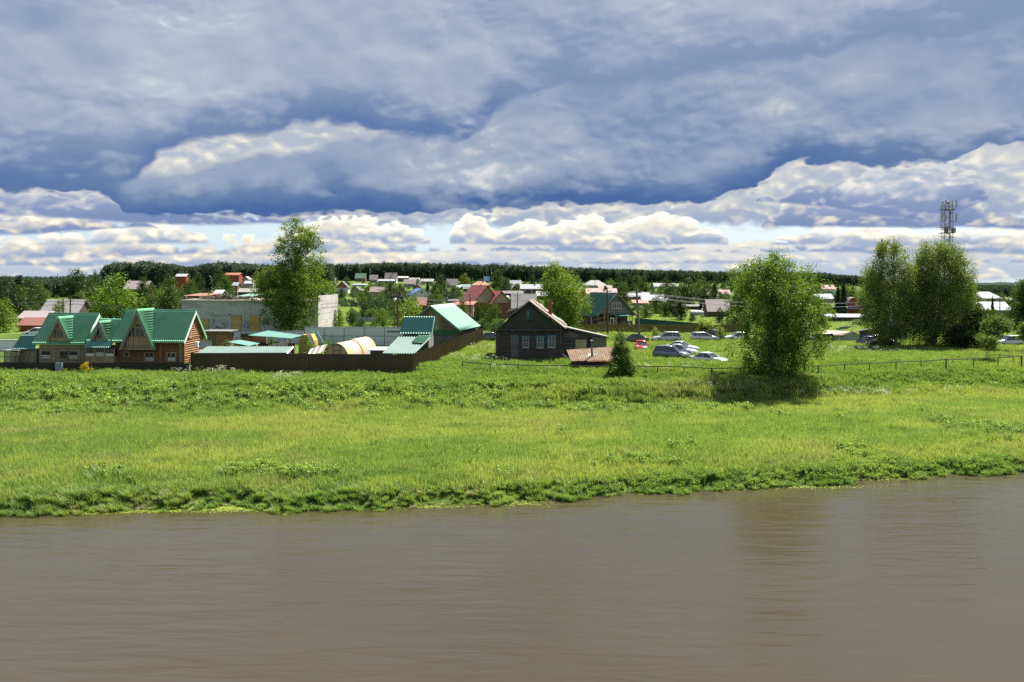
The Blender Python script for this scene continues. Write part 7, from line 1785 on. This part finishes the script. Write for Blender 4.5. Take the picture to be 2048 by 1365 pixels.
vh('old house with a steep grey corrugated roof right behind the log cottage', 1022, 1074, 588, 616, 628, 's', R_GREY, W_TAN, Y=200)
vh('pale house half hidden behind the yellow-green birch', 1072, 1100, 583, 592, 600, 's', R_WHITE, W_BROWN)
vh('house with a grey hip roof and pale blue wall under the forest', 1167, 1214, 561, 571, 580, 'h', R_GREY, W_BLUE)
vh('dark roof joined to the grey hip-roofed house', 1196, 1226, 571, 576, 582, 's', R_BROWN, W_DARK, win=False)
vh('house with a long pink metal roof behind the plank house', 1172, 1236, 577, 588, 600, 's', R_PINK, W_TAN, Y=255, chim=True)
vh('long barn with grey slate roof right of the plank house', 1251, 1302, 585, 594, 602, 's', R_GREY, W_DARK, win=False)
vh('house with a light bluish metal roof in front of the slate barn', 1283, 1331, 590, 601, 606, 's', R_LBLUE, W_DARK, win=False)
vh('low orange-rust roof with an ochre eave', 1264, 1298, 600, 606, 612, 's', R_RUST, W_TAN, win=False)
vh('small dark grey gabled shed with a white ridge', 1324, 1352, 596, 612, 618, 'g', R_GREY, W_DARK, win=False, cat='shed')
vh('far grey-roofed long house beyond the round trees', 1308, 1358, 567, 573, 578, 's', R_GREY, W_BLUE)
vh('left one of two white-and-orange roofed houses before the willow', 1414, 1434, 580, 590, 594, 'g', R_WHITE, W_RED, win=False)
vh('right one of two white-and-orange roofed houses before the willow', 1437, 1462, 580, 589, 594, 's', R_PINK, W_TAN, win=False)
vh('log house with a plain taupe roof and dark gable left of the willow', 1414, 1462, 599, 623, 637, 's', R_TAUPE, W_DARK, win=False, gw=W_BROWN)
vh('grey board outbuilding between the greenhouse and the taupe roof', 1410, 1434, 620, 622, 634, 'l', R_GREY, W_GREY, win=False, cat='shed', name='shed')
vh('low dark long shed beyond the lawn', 1352, 1410, 611, 613, 620, 'l', R_DARK, W_DARK, win=False, cat='shed', name='shed')
vh('bright orange-red roofed house right of the willow', 1643, 1671, 570, 578, 590, 's', R_RED, W_WHITE)
vh('light blue-grey roofed house just below the orange-red roof', 1630, 1668, 588, 597, 606, 's', R_LBLUE, W_TAN, win=False)
vh('long low shed with striped silver and rust roof', 1655, 1738, 628, 634, 646, 's', R_LBLUE, W_DARK, win=False, cat='shed', name='shed')
def barrel():
    x0, x1, Y = 1698, 1724, 262; p = onY(1710, Y); g0 = p.z; w = (x1 - x0) / FPX * Y; h = P(1710, 596, Y).z - g0
    t = thing('barrel_barn', 'dark red barn with a round barrel roof by the two spruces', 'barn', p, R(-12)); n = 12; hw = w / 2; HR.append((1690, 1735, 596, 625, Y))
    arc = [(hw * math.cos(math.pi * i / n), h - hw * 1.15 + hw * 1.15 * math.sin(math.pi * i / n)) for i in range(n + 1)]
    MB().poly([(a, 0, b) for a, b in arc] + [(-hw, 0, 0), (hw, 0, 0)], (0, .2, 0)).build('end_wall', W_RED, t)
    vs = [(a * 1.08, y, b + .12) for y in (-.8, 9) for a, b in arc]; MB().add(vs, [(i, i + 1, n + 2 + i, n + 1 + i) for i in range(n)]).build('roof', R_DARK, t, smooth=True)
    MB().box(-hw, hw, .2, 9, 0, h - hw).build('wall', W_DARK, t); MB().slab([Vector((-hw * 1.3, -2.2, h * .42)), Vector((hw * .8, -2.2, h * .42)), Vector((hw * .8, 0, h * .55)), Vector((-hw * 1.3, 0, h * .55))], .1).build('porch_roof', R_GREY, t)
barrel()
vh('wide white-roofed hall at the far right behind the upper mast trees', 1950, 2006, 584, 597, 604, 'h', R_WHITE, W_TAN, win=False)
vh('large low white roof in front of the wide white hall', 1955, 2026, 604, 620, 628, 's', R_WHITE, W_GREY, win=False)
vh('small dark roof right of the white hall', 2012, 2032, 596, 599, 604, 's', R_DARK, W_WHITE, win=False)
# left
vh('house with a wide taupe roof on the wooded rise, left of the concrete building', 246, 294, 562, 578, 594, 's', R_TAUPE, W_BROWN, Y=290)
vh('big old grey slate roof behind the timber house', 78, 157, 599, 626, 634, 's', R_GREY, W_DARK, Y=196)
vh('long barn with grey upper roof left of the estate', 34, 97, 622, 636, 650, 's', R_TAUPE, W_BRICK, Y=178)
vh('red-brown lower roof in front of the long grey-roofed barn', 34, 92, 635, 650, 660, 's', M_('roof_brick_red', (0.17, 0.07, 0.05)), W_RED, Y=168, win=False, cat='shed')
vh('steep pale blue roof peeping out of the dark trees at the far left', 95, 109, 560, 573, 580, 's', R_LBLUE, W_WHITE, win=False)
vh('small brown log cabin among the trees at the left', 106, 128, 577, 587, 593, 'g', R_BROWN, W_BROWN, win=False)
vh('red brick house on the wooded hill, left one', 350, 373, 548, 553, 561, 's', R_WHITE, W_RED, Y=470)
vh('tall red brick house on the wooded hill, right one', 448, 479, 546, 550, 563, 's', R_RUST, W_RED, Y=470)
vh('small grey-gabled house right of the tall red brick house', 483, 498, 553, 559, 565, 'g', R_GREY, W_GREY, Y=460, win=False)
vh('white-roofed shed left of the poplar crown', 487, 507, 562, 567, 572, 's', R_WHITE, W_GREY, Y=400, win=False, cat='shed')
vh('whitish low house left of the poplar, under the brick house', 463, 476, 565, 571, 578, 's', R_LBLUE, W_BROWN, Y=380, win=False)
vh('old grey roof just left of the poplar', 474, 512, 577, 584, 590, 's', R_GREY, W_DARK, Y=300, win=False)
vh('salmon-pink flat roof seen over the concrete building', 366, 412, 588, 592, 598, 'l', M_('salmon_roof', (0.22, 0.09, 0.07)), W_BROWN, Y=215, win=False, depth=12)
vh('pale green flat roof seen over the concrete building beside the poplar', 472, 505, 589, 593, 598, 'l', R_TEALV, W_BROWN, Y=205, win=False, depth=10)
vh('small white shed standing above the rubble heap', 425, 444, 580, 588, 596, 's', R_WHITE, W_GREY, Y=230, win=False, cat='shed')
for i, (px, y0, Y) in enumerate([(676, 544, 690), (810, 542, 700), (846, 545, 700), (860, 546, 700), (872, 543, 700), (908, 545, 710), (934, 546, 710), (967, 540, 715), (1051, 551, 715), (1190, 560, 420), (1320, 560, 560), (1410, 560, 640), (1416, 562, 640), (842, 554, 560)]):
    pole(f'far{i}', ['thin', 'slim', 'bare', 'upright', 'pale', 'plain', 'lone', 'faint', 'weathered', 'straight', 'grey', 'slender', 'wooden', 'lean'][i] + ' far pole ' + ' the '.join(near(px, Y)), px, px, y0, Y, POLEG, 0.14, arm=False, group='thin utility poles before the far forest')
for i, (px, y0, Y) in enumerate([(10, 549, 2600), (69, 551, 2600), (74, 551, 2500), (110, 550, 2600), (115, 547, 2500), (175, 548, 2600), (1064, 525, 1150), (1249, 537, 1200), (1641, 540, 1200), (2002, 561, 2300), (2010, 562, 2300)]):
    pole(f'pyl{i}', ['far power mast on the skyline, leftmost by the edge', 'far power mast on the left skyline, left one of a close pair', 'far power mast on the left skyline, right one of a close pair', 'far power mast on the skyline above the pale blue steep roof', 'taller far power mast just right of the pale blue steep roof', 'far power mast on the skyline above the big dark round tree', 'thin aerial on the skyline left of the yellow-green birch', 'thin aerial on the skyline between the plank house and the willow', 'thin aerial on the skyline right of the willow', 'far power mast with wires on the right skyline', 'second far power mast on the right skyline'][i], px, px, y0, Y, mat('hazy_steel', (0.16, 0.17, 0.19), 0.6), 0.5 if Y > 2000 else 0.25, arm=False, group='far power line masts on the skyline', name='power_mast')
def gh(): 
    Y = yground(1395, 634); p = onY(1396, Y); t = thing('garden_greenhouse', 'small white arched greenhouse beside the taupe-roofed log house', 'greenhouse', p, R(70)); n = 10; r = 1.35; h = P(1396, 621, Y).z - p.z
    vs = [(r * math.cos(math.pi * i / n), y, h * math.sin(math.pi * i / n) ** .8) for y in (-1.8, 1.8) for i in range(n + 1)]
    MB().add(vs, [(i, i + 1, n + 2 + i, n + 1 + i) for i in range(n)]).build('film', mat('white_film', (0.74, 0.72, 0.68)), t, smooth=True)
    for y in (-1.79, 1.79): MB().poly([(r * math.cos(math.pi * i / n), y, h * math.sin(math.pi * i / n) ** .8) for i in range(n + 1)], (0, .02, 0)).build('end_wall', mat('white_film', (0, 0, 0)), t)
gh()
bn = onY(1281, 165); t = thing('blue_barrel', 'blue plastic barrel by the plank fence behind the leaning pole', 'barrel', bn + Vector((0, 14, 0))); MB().tube([(0, 0, 0), (0, 0, .1), (0, 0, 1.0), (0, 0, 1.1)], [.38, .45, .45, .38], 12).build('drum', mat('blue_plastic', (0.02, 0.06, 0.30), 0.4), t, smooth=True)

# ------------------------------------------------------------------ background trees
KM = {}
def kinds():
    def br(nm, prof, seed, n, lf, size, cr, droop=0, depth=.95, lump=.4):
        V, F, T, cc = crown(seed, prof, nclump=n, nleaf=lf, size=size, cr=cr, droop=droop, depth=depth, lump=lump)
        KM[nm] = (npmesh('crown', V, F, M_LEAF, T), limbs(1.0, 0.028, cc, 14, seed).mesh('trunk', M_BARK))
    br('round', [(.12, -.12, .14), (.25, -.36, .34), (.5, -.46, .44), (.75, -.36, .38), (.92, -.18, .2), (1.0, -.05, .05)], 201, 120, 36, .045, .13)
    br('round2', [(.1, -.2, .15), (.3, -.42, .38), (.5, -.38, .46), (.7, -.4, .3), (.85, -.22, .16), (1.0, -.1, .02)], 202, 120, 36, .045, .13)
    br('tall', [(.12, -.1, .1), (.3, -.24, .22), (.55, -.27, .28), (.8, -.2, .18), (1.0, -.03, .04)], 203, 110, 36, .038, .11, .3)
    br('bush', [(.02, -.45, .4), (.3, -.6, .62), (.6, -.55, .5), (.85, -.3, .35), (1.0, -.1, .1)], 204, 90, 36, .06, .2)
    br('bush2', [(.02, -.7, .6), (.35, -.85, .9), (.7, -.6, .55), (1.0, -.15, .1)], 205, 110, 36, .07, .22)
    def spruce(nm, seed, R0, tiers=26):
        g = np.random.default_rng(seed); cen = []; V, F, T, k = [], [], [], 0
        for i in range(tiers):
            z = .08 + .92 * (i / tiers); r = R0 * (1 - i / tiers) ** .85 * g.uniform(.8, 1.1) + .01; nb = int(7 + 8 * (1 - i / tiers))
            for b in range(nb):
                a = g.uniform(0, 6.28); rr = r * g.uniform(.6, 1.15); m = 4
                for q in range(m):
                    r0, r1 = rr * q / m, rr * (q + 1.3) / m; w0 = .035 * (1.3 - q / m) + .01; dz0, dz1 = -.10 * (r0 / R0) * (r0 / R0 + .5), -.10 * (r1 / R0) * (r1 / R0 + .5)
                    c, s = math.cos(a), math.sin(a)
                    V += [(r0 * c + s * w0, r0 * s - c * w0, z + dz0), (r1 * c + s * w0 * .6, r1 * s - c * w0 * .6, z + dz1 - .02), (r1 * c - s * w0 * .6, r1 * s + c * w0 * .6, z + dz1), (r0 * c - s * w0, r0 * s + c * w0, z + dz0 - .01)]
                    F.append((k, k + 1, k + 2, k + 3)); k += 4; T.append(g.uniform(0, 1) * .6 + .4 * q / m)
        KM[nm] = (npmesh('crown', np.array(V), np.array(F), M_NEEDLE, np.array(T)), MB().tube([(0, 0, -.02), (0, 0, .5), (0, 0, .98)], [.022, .014, .003], 6).mesh('trunk', M_BARK))
    spruce('spruce', 210, .24); spruce('spruce2', 211, .17)
    def pine(nm, seed):
        V, F, T, cc = crown(seed, [(.35, -.08, .1), (.5, -.16, .14), (.7, -.2, .18), (.88, -.16, .15), (1.0, -.05, .04)], nclump=40, nleaf=26, size=.05, cr=.09, lump=.5)
        KM[nm] = (npmesh('crown', V, F, M_NEEDLE, T), MB().tube([(0, 0, -.02), (0, 0, .5), (0, 0, .95)], [.016, .012, .003], 5).mesh('trunk', M_BARK))
    pine('pine', 220); pine('pine2', 221)
kinds()
NT = {}
def bt(kind, px, ytop, w, col, label, Y=None, yb=None, group=None, cat=None, x=None):
    if Y is None: Y = yground(px, yb)
    p = onY(px, Y); h = max(P(px, ytop, Y).z - p.z, 0.6); W = w / FPX * Y
    base = {'round': .90, 'round2': .84, 'tall': .54, 'bush': 1.2, 'bush2': 1.7, 'spruce': .5, 'spruce2': .36, 'pine': .38, 'pine2': .38}[kind]
    nm, ct = {'bush': ('garden_bush', 'bush'), 'bush2': ('garden_bush', 'bush'), 'spruce': ('spruce_tree', 'tree'), 'spruce2': ('spruce_tree', 'tree'), 'pine': ('pine_tree', 'tree'), 'pine2': ('pine_tree', 'tree')}.get(kind, ('broadleaf_tree', 'tree'))
    t = thing(nm, label, cat or ct, p, random.uniform(0, 6.28), group); s = W / base
    t.scale = (s, s, h)
    c = link('crown', KM[kind][0], t); c.color = (*[v * random.uniform(.9, 1.1) for v in col], 1); link('trunk', KM[kind][1], t)
    return t
D1, D2, D3, B1, B2 = (0.017, 0.036, 0.012), (0.026, 0.055, 0.014), (0.042, 0.082, 0.018), (0.085, 0.145, 0.025), (0.12, 0.19, 0.03)
for a in [
 ('spruce', 38, 548, 62, D1, 'big dark spruce at the far left above the grey barn roof', 300), ('spruce2', 52, 556, 26, D1, 'narrow spruce peak just right of the big dark spruce', 305),
 ('round', 8, 560, 44, D2, 'dark tree cut by the left edge behind the big spruce', 320), ('round2', 158, 542, 62, D2, 'big dark round tree left of the slim spruce', 330),
 ('spruce2', 208, 541, 26, D1, 'slim dark spruce at the left foot of the wooded hill', 340), ('round', 190, 548, 30, D2, 'small dark tree between the round tree and slim spruce', 360),
 ('round', 235, 559, 98, (0.10, 0.17, 0.022), 'large bright yellow-green tree left of the concrete building', 185), ('round2', 205, 580, 50, (0.10, 0.17, 0.022), 'bright lower shoulder tree left of the large yellow-green tree', 188),
 ('bush', 8, 604, 62, (0.10, 0.17, 0.025), 'bright green bush filling the left edge above the yard', 165), ('bush', 118, 604, 34, B1, 'small green bush in front of the grey slate roof', 185),
 ('round', 300, 576, 48, D3, 'mid-green tree left of the concrete building, in front', 205), ('tall', 340, 574, 44, D3, 'mid-green slender-topped tree next to the concrete wall', 205),
 ('round', 332, 535, 44, D1, 'dark round tree on the hill between the roofs', 400), ('spruce', 350, 531, 24, D1, 'dark spruce over the left red brick house', 520), ('spruce', 375, 531, 22, D1, 'pointed dark spruce right of the left brick house', 520),
 ('spruce', 417, 540, 32, D1, 'dark spruce in the middle of the hill slope', 360), ('round', 434, 536, 40, D2, 'dark tree right of the hillside spruce', 380), ('round2', 450, 552, 40, D3, 'green tree below the tall brick house', 330), ('round2', 395, 548, 30, D2, 'dark tree left of the hillside spruce', 390),
 ('bush', 440, 571, 40, D3, 'olive bush behind the rubble heap', 260), ('round', 290, 562, 30, D2, 'small tree in front of the wide taupe roof', 250), ('pine', 283, 568, 24, D2, 'ragged little pine beside the taupe-roofed house', 240),
 ('bush', 672, 622, 44, B1, 'green bush right behind the sunlit end wall', 165), ('tall', 705, 623, 24, D3, 'slim green tree behind the white fence', 190), ('bush2', 757, 600, 76, D2, 'broad dark bushes among the gardens', 240),
 ('bush', 765, 622, 40, B1, 'light bush left of the lamp pole', 185), ('bush', 825, 602, 78, (0.125, 0.21, 0.028), 'bright yellow-green bush right of the lamp pole', 168), ('round2', 800, 616, 30, B1, 'lighter bush touching the lamp pole', 172),
 ('round', 730, 582, 40, D2, 'dark bushy tree left of the tan house', 300), ('round', 800, 573, 60, D2, 'dark tree right of the tan house', 310), ('round2', 778, 566, 40, D2, 'dark garden tree below the plain brown roof', 400),
 ('spruce', 855, 562, 22, D1, 'dark spruce above the white and blue house', 420), ('round', 883, 554, 32, D2, 'dark round tree left of the old steep grey roof', 470), ('round2', 877, 570, 44, D2, 'mid tree right of the white and blue house', 330), ('round', 905, 577, 52, D2, 'broad tree below the old steep grey roof', 310), ('bush', 862, 594, 46, D2, 'dark bush above the red low roof', 250),
 ('round', 875, 582, 26, B1, 'small light tree right of the white and blue house', 300), ('round', 996, 544, 42, D2, 'big dark round tree under the forest edge', 500), ('round2', 1010, 560, 30, D2, 'dark tree left of the light metal roofs', 450),
 ('bush', 988, 612, 44, D3, 'green bush left of the log cottage roof', 175), ('bush', 972, 606, 24, D3, 'small round bush before the brick house', 205), ('bush', 957, 610, 20, D2, 'dark little bush before the brick house wall', 208), ('bush', 990, 641, 30, B1, 'low flowering bush by the cottage', 165), ('bush', 925, 593, 20, B1, 'small bright bush by the red garage roof', 205),
 ('round', 1240, 557, 34, D2, 'dark tree above the pink roof', 430), ('round2', 1258, 552, 30, D1, 'dark middle tree above the slate barn', 440), ('round', 1288, 557, 34, D2, 'round dark tree right of the middle one above the slate barn', 420), ('bush', 1252, 575, 24, D3, 'mid-green bush left of the slate barn', 330),
 ('round', 1375, 562, 62, D2, 'large round tree beyond the lawn', 330), ('round2', 1345, 569, 52, D2, 'round tree left of the largest one beyond the lawn', 340), ('round', 1408, 568, 48, D2, 'round tree right of the largest one beyond the lawn', 335), ('round', 1333, 557, 24, D2, 'small dark tree on top of the far grey roof', 560),
 ('round', 1350, 591, 52, D2, 'dense green tree at the lawn edge', 240), ('tall', 1362, 602, 30, D1, 'dark upright conifer-like shrub at the lawn edge', 225), ('round2', 1312, 594, 36, D3, 'green tree before the light bluish roof', 260), ('bush', 1292, 610, 40, D3, 'low bushes left of the lawn', 235), ('bush', 1330, 612, 30, D3, 'low bush beside the dark gabled shed', 240),
 ('spruce', 1430, 565, 24, D1, 'dark spruce between the white-and-orange roofs', 400), ('spruce2', 1402, 598, 16, D1, 'dark slim spruce before the long shed', 260), ('bush', 1440, 618, 22, D1, 'dark shrub in front of the taupe roof', 210), ('bush', 1385, 627, 18, D2, 'dark ball shrub left of the small greenhouse', 215),
 ('bush', 1478, 630, 52, D2, 'dark green bush by the left side of the willow', 180), ('bush2', 1455, 640, 40, D2, 'low dark bush behind the plank fence', 185),
 ('spruce', 1676, 562, 26, D1, 'left one of the two dark spruces right of the willow', 235), ('spruce2', 1687, 560, 26, D1, 'right one of the two dark spruces right of the willow', 232), ('round', 1705, 575, 30, D3, 'pale round tree behind the barrel barn', 380), ('bush', 1718, 640, 44, B1, 'bright green bush behind the board pile', 200), ('round', 1735, 575, 40, D3, 'light tree behind the left birch', 330),
 ('spruce2', 1985, 591, 14, D2, 'tiny spruce before the wide white hall', 260), ('round', 1940, 565, 36, D3, 'green tree right of the widest birch', 220), ('round2', 2030, 605, 40, D2, 'dark tree at the right side by the white roofs', 210), ('bush', 1935, 620, 50, D2, 'dark bush below the mast trees', 180), ('round', 1835, 560, 60, D2, 'dark tree behind the pair of birches', 230), ('bush2', 1880, 640, 90, D1, 'dark thicket behind the widest birch', 175)]:
    bt(*a[:6], Y=a[6])
# many more garden trees between the roofs
g = np.random.default_rng(77); cnt = 0; tries = 0; USED = set()
while cnt < 230 and tries < 6000:
    tries += 1
    px = g.uniform(-60, 2110); Y = 205 * (760 / 205) ** g.uniform(0, 1); h = g.uniform(3.0, 8.5); w = h * g.uniform(.7, 1.1)
    p = onY(px, Y); hy = P(px, 0, Y); dz = h
    yb = CY - (p.z - CAMH) / Y * FPX + (px - CX) * math.sin(ROLL); yt = yb - h / Y * FPX; hwp = w / 2 / Y * FPX
    if 362 < px < 640 and Y < 230: continue
    if (1260 < px < 1480 and Y < 262): continue
    if (640 < px < 790 and Y < 250 and g.uniform() < .6): continue
    bad = False
    for x0, x1, y0, y1, Yh in HR:
        if px + hwp * .8 > x0 and px - hwp * .8 < x1:
            if abs(Y - Yh) < 9: bad = True
            if Y < Yh and yt < y1 - (y1 - y0) * 0.42 and yb > y0: bad = True
    if bad: continue
    k = g.choice(['round', 'round2', 'tall', 'bush', 'spruce'], p=[.36, .3, .12, .12, .10]); col = [D2, D3, D1, D2, B1][g.integers(0, 5)]
    if k == 'spruce': col = D1; w *= .5
    base = {'round': .90, 'round2': .84, 'tall': .54, 'bush': 1.2, 'spruce': .5}[k]
    cols = {'round': 'broadleaf_tree', 'round2': 'broadleaf_tree', 'tall': 'broadleaf_tree', 'bush': 'garden_bush', 'spruce': 'spruce_tree'}
    rel, q = near(px, Y); sz = 'small' if h < 4.6 else ('middling' if h < 6.6 else 'tall'); tone = 'bright' if col is B1 else ('dark' if col is D1 else 'green')
    lb = f"{sz} {tone} {dict(garden_bush='bush', broadleaf_tree='leafy tree', spruce_tree='spruce')[cols[k]]} {rel} the {q}"
    if lb in USED: continue
    USED.add(lb)
    t = thing(cols[k], f"{sz} {tone} {dict(garden_bush='bush', broadleaf_tree='leafy tree', spruce_tree='spruce')[cols[k]]} {rel} the {q}", 'bush' if k == 'bush' else 'tree', p, g.uniform(0, 6.28), {'garden_bush': 'bushes in the village gardens', 'broadleaf_tree': 'leafy trees in the village gardens', 'spruce_tree': 'spruces in the village gardens'}[cols[k]])
    t.scale = (w / base, w / base, h); c = link('crown', KM[k][0], t); c.color = (*[v * g.uniform(.85, 1.15) for v in col], 1); link('trunk', KM[k][1], t); cnt += 1

# far forest, undergrowth between the gardens
def inst_mesh(name, kind, col):
    m_ = leafmat('forest_' + name, use_obj=False, color=col, trans=0.12 if kind[:4] in ('spru', 'pine') else 0.3, warm=(1.1, 1.1, .6))
    me = KM[kind][0].copy(); me.materials.clear(); me.materials.append(m_); o = bpy.data.objects.new(name, me); return o
FO = [inst_mesh('forest_pine_a', 'pine', (0.050, 0.082, 0.054)), inst_mesh('forest_pine_b', 'pine2', (0.055, 0.090, 0.052)), inst_mesh('forest_spruce', 'spruce', (0.040, 0.070, 0.048)), inst_mesh('forest_birch', 'tall', (0.045, 0.080, 0.032))]  # forest colours paled and blued, distance haze painted into the foliage
UN = [inst_mesh('under_bush_a', 'bush', (0.05, 0.095, 0.022)), inst_mesh('under_bush_b', 'bush2', (0.075, 0.13, 0.026)), inst_mesh('under_bush_c', 'round2', (0.035, 0.068, 0.018))]
def forest(name, px0, px1, Y0, Y1, n, tops, seed, label=None):
    g = np.random.default_rng(seed); px = g.uniform(px0, px1, n); Y = Y0 + (Y1 - Y0) * g.uniform(0, 1, n) ** 1.4
    s = (px - CX) / FPX; X = s * Y; yt = np.interp(px, *zip(*tops)); z = ground(X, Y)
    ztop = CAMH + ((CY - yt) + (px - CX) * math.sin(ROLL)) / FPX * Y0
    h = np.clip(ztop - ground(s * Y0, np.full(n, Y0)), 5, 26) * g.uniform(.82, 1.04, n); h = np.where(g.uniform(0, 1, n) < .08, h * g.uniform(1.02, 1.10, n), h)
    w = h * g.uniform(.8, 1.2, n); idx = g.choice(4, n, p=[.34, .3, .22, .14])
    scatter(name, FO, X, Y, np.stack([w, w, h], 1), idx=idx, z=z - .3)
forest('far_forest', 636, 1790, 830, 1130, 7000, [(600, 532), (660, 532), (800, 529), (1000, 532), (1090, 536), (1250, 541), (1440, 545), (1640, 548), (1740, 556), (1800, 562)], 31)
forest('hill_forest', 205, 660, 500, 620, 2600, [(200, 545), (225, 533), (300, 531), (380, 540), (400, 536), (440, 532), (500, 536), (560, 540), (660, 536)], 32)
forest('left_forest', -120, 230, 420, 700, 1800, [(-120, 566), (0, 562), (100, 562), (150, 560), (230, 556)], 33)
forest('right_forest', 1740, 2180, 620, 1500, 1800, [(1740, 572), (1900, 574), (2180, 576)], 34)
g = np.random.default_rng(41); n = 5200; px = g.uniform(-80, 2130, n); Y = 176 * (800 / 176) ** g.uniform(0, 1, n); X = (px - CX) / FPX * Y
dens = wob(X, Y, 0.05, 3); k = (dens > -0.25) & ~((px > 350) & (px < 680) & (Y < 200)) & ~((px > 1260) & (px < 1480) & (Y < 262)) & ~((px > 1650) & (px < 1760) & (Y < 215))
HA = np.array(HR)
for x0, x1, y0, y1, Yh in HR: k &= ~((px > x0 - 3) & (px < x1 + 3) & (Y > Yh - 26) & (Y < Yh + 12))
k &= ~((px > 1140) & (px < 1300) & (Y > 175) & (Y < 215))
h = g.uniform(.7, 2.3, n) * np.where(Y > 400, 1.4, 1); w = h * g.uniform(.8, 1.3, n)
scatter('garden_undergrowth', UN, X[k], Y[k], np.stack([w, w, h], 1)[k])
# grass tussocks beyond the parked cars
X, Y, g = region(9000, -100, 130, 165, 300, 51); k = inview(X, Y, .58) & ~((X < -5) & (Y < 175))
scatter('far_grass', [SRC['meadow_tuft_0'], SRC['lush_tuft_0']], X[k], Y[k], np.stack([np.full(k.sum(), 2.6), np.full(k.sum(), 2.6), np.full(k.sum(), 1.0)], 1))
# yellow flowers in front of the low fence
YF = onY(174, 96.6); t = thing('yellow_flower_bush', 'clump of bright yellow flowers in front of the low black fence', 'flowers', YF)
V, F, T, cc = crown(5, [(.2, -.6, .7), (.7, -.55, .6), (1.05, -.2, .3)], nclump=16, nleaf=40, size=.10, cr=.3); link('blossoms', npmesh('blossoms', V, F, M_YELLOW, T), t)
V, F, T, cc = crown(6, [(.0, -.7, .8), (.5, -.65, .7), (.7, -.2, .3)], nclump=14, nleaf=30, size=.14, cr=.3); c = link('foliage', npmesh('foliage', V, F, M_LEAF, T), t); c.color = (*B1, 1)

# ------------------------------------------------------------------ far hills
def hills():
    n = 500; m = bpy.data.materials.new('far_forest_haze_tint'); m.use_nodes = True; b = m.node_tree.nodes['Principled BSDF']; b.inputs['Base Color'].default_value = (0.035, 0.055, 0.045, 1); b.inputs['Roughness'].default_value = 1; b.inputs['Specular IOR Level'].default_value = 0  # bluish base colour stands in for the haze over the far ridge
    g = np.random.default_rng(3); u = np.linspace(-1, 1, n); X = u * 5200; V = []
    top = np.interp(u, [-1, -.4, -.2, .25, .4, .5, 1], [19, 19, 17, 17, 22, 22, 18]) + 1.5 * np.sin(u * 23) + g.normal(0, .5, n)
    for y, k in ((3000, 0), (3100, .9), (3250, 1.0), (3600, 0)): V.append(np.stack([X, np.full(n, y) + 40 * np.sin(u * 31), np.where(k > 0, top * k + (g.normal(0, .4, n) if k else 0), 2)], 1))
    V = np.concatenate(V); i, j = np.meshgrid(np.arange(3), np.arange(n - 1), indexing='ij'); a = (i * n + j).ravel()
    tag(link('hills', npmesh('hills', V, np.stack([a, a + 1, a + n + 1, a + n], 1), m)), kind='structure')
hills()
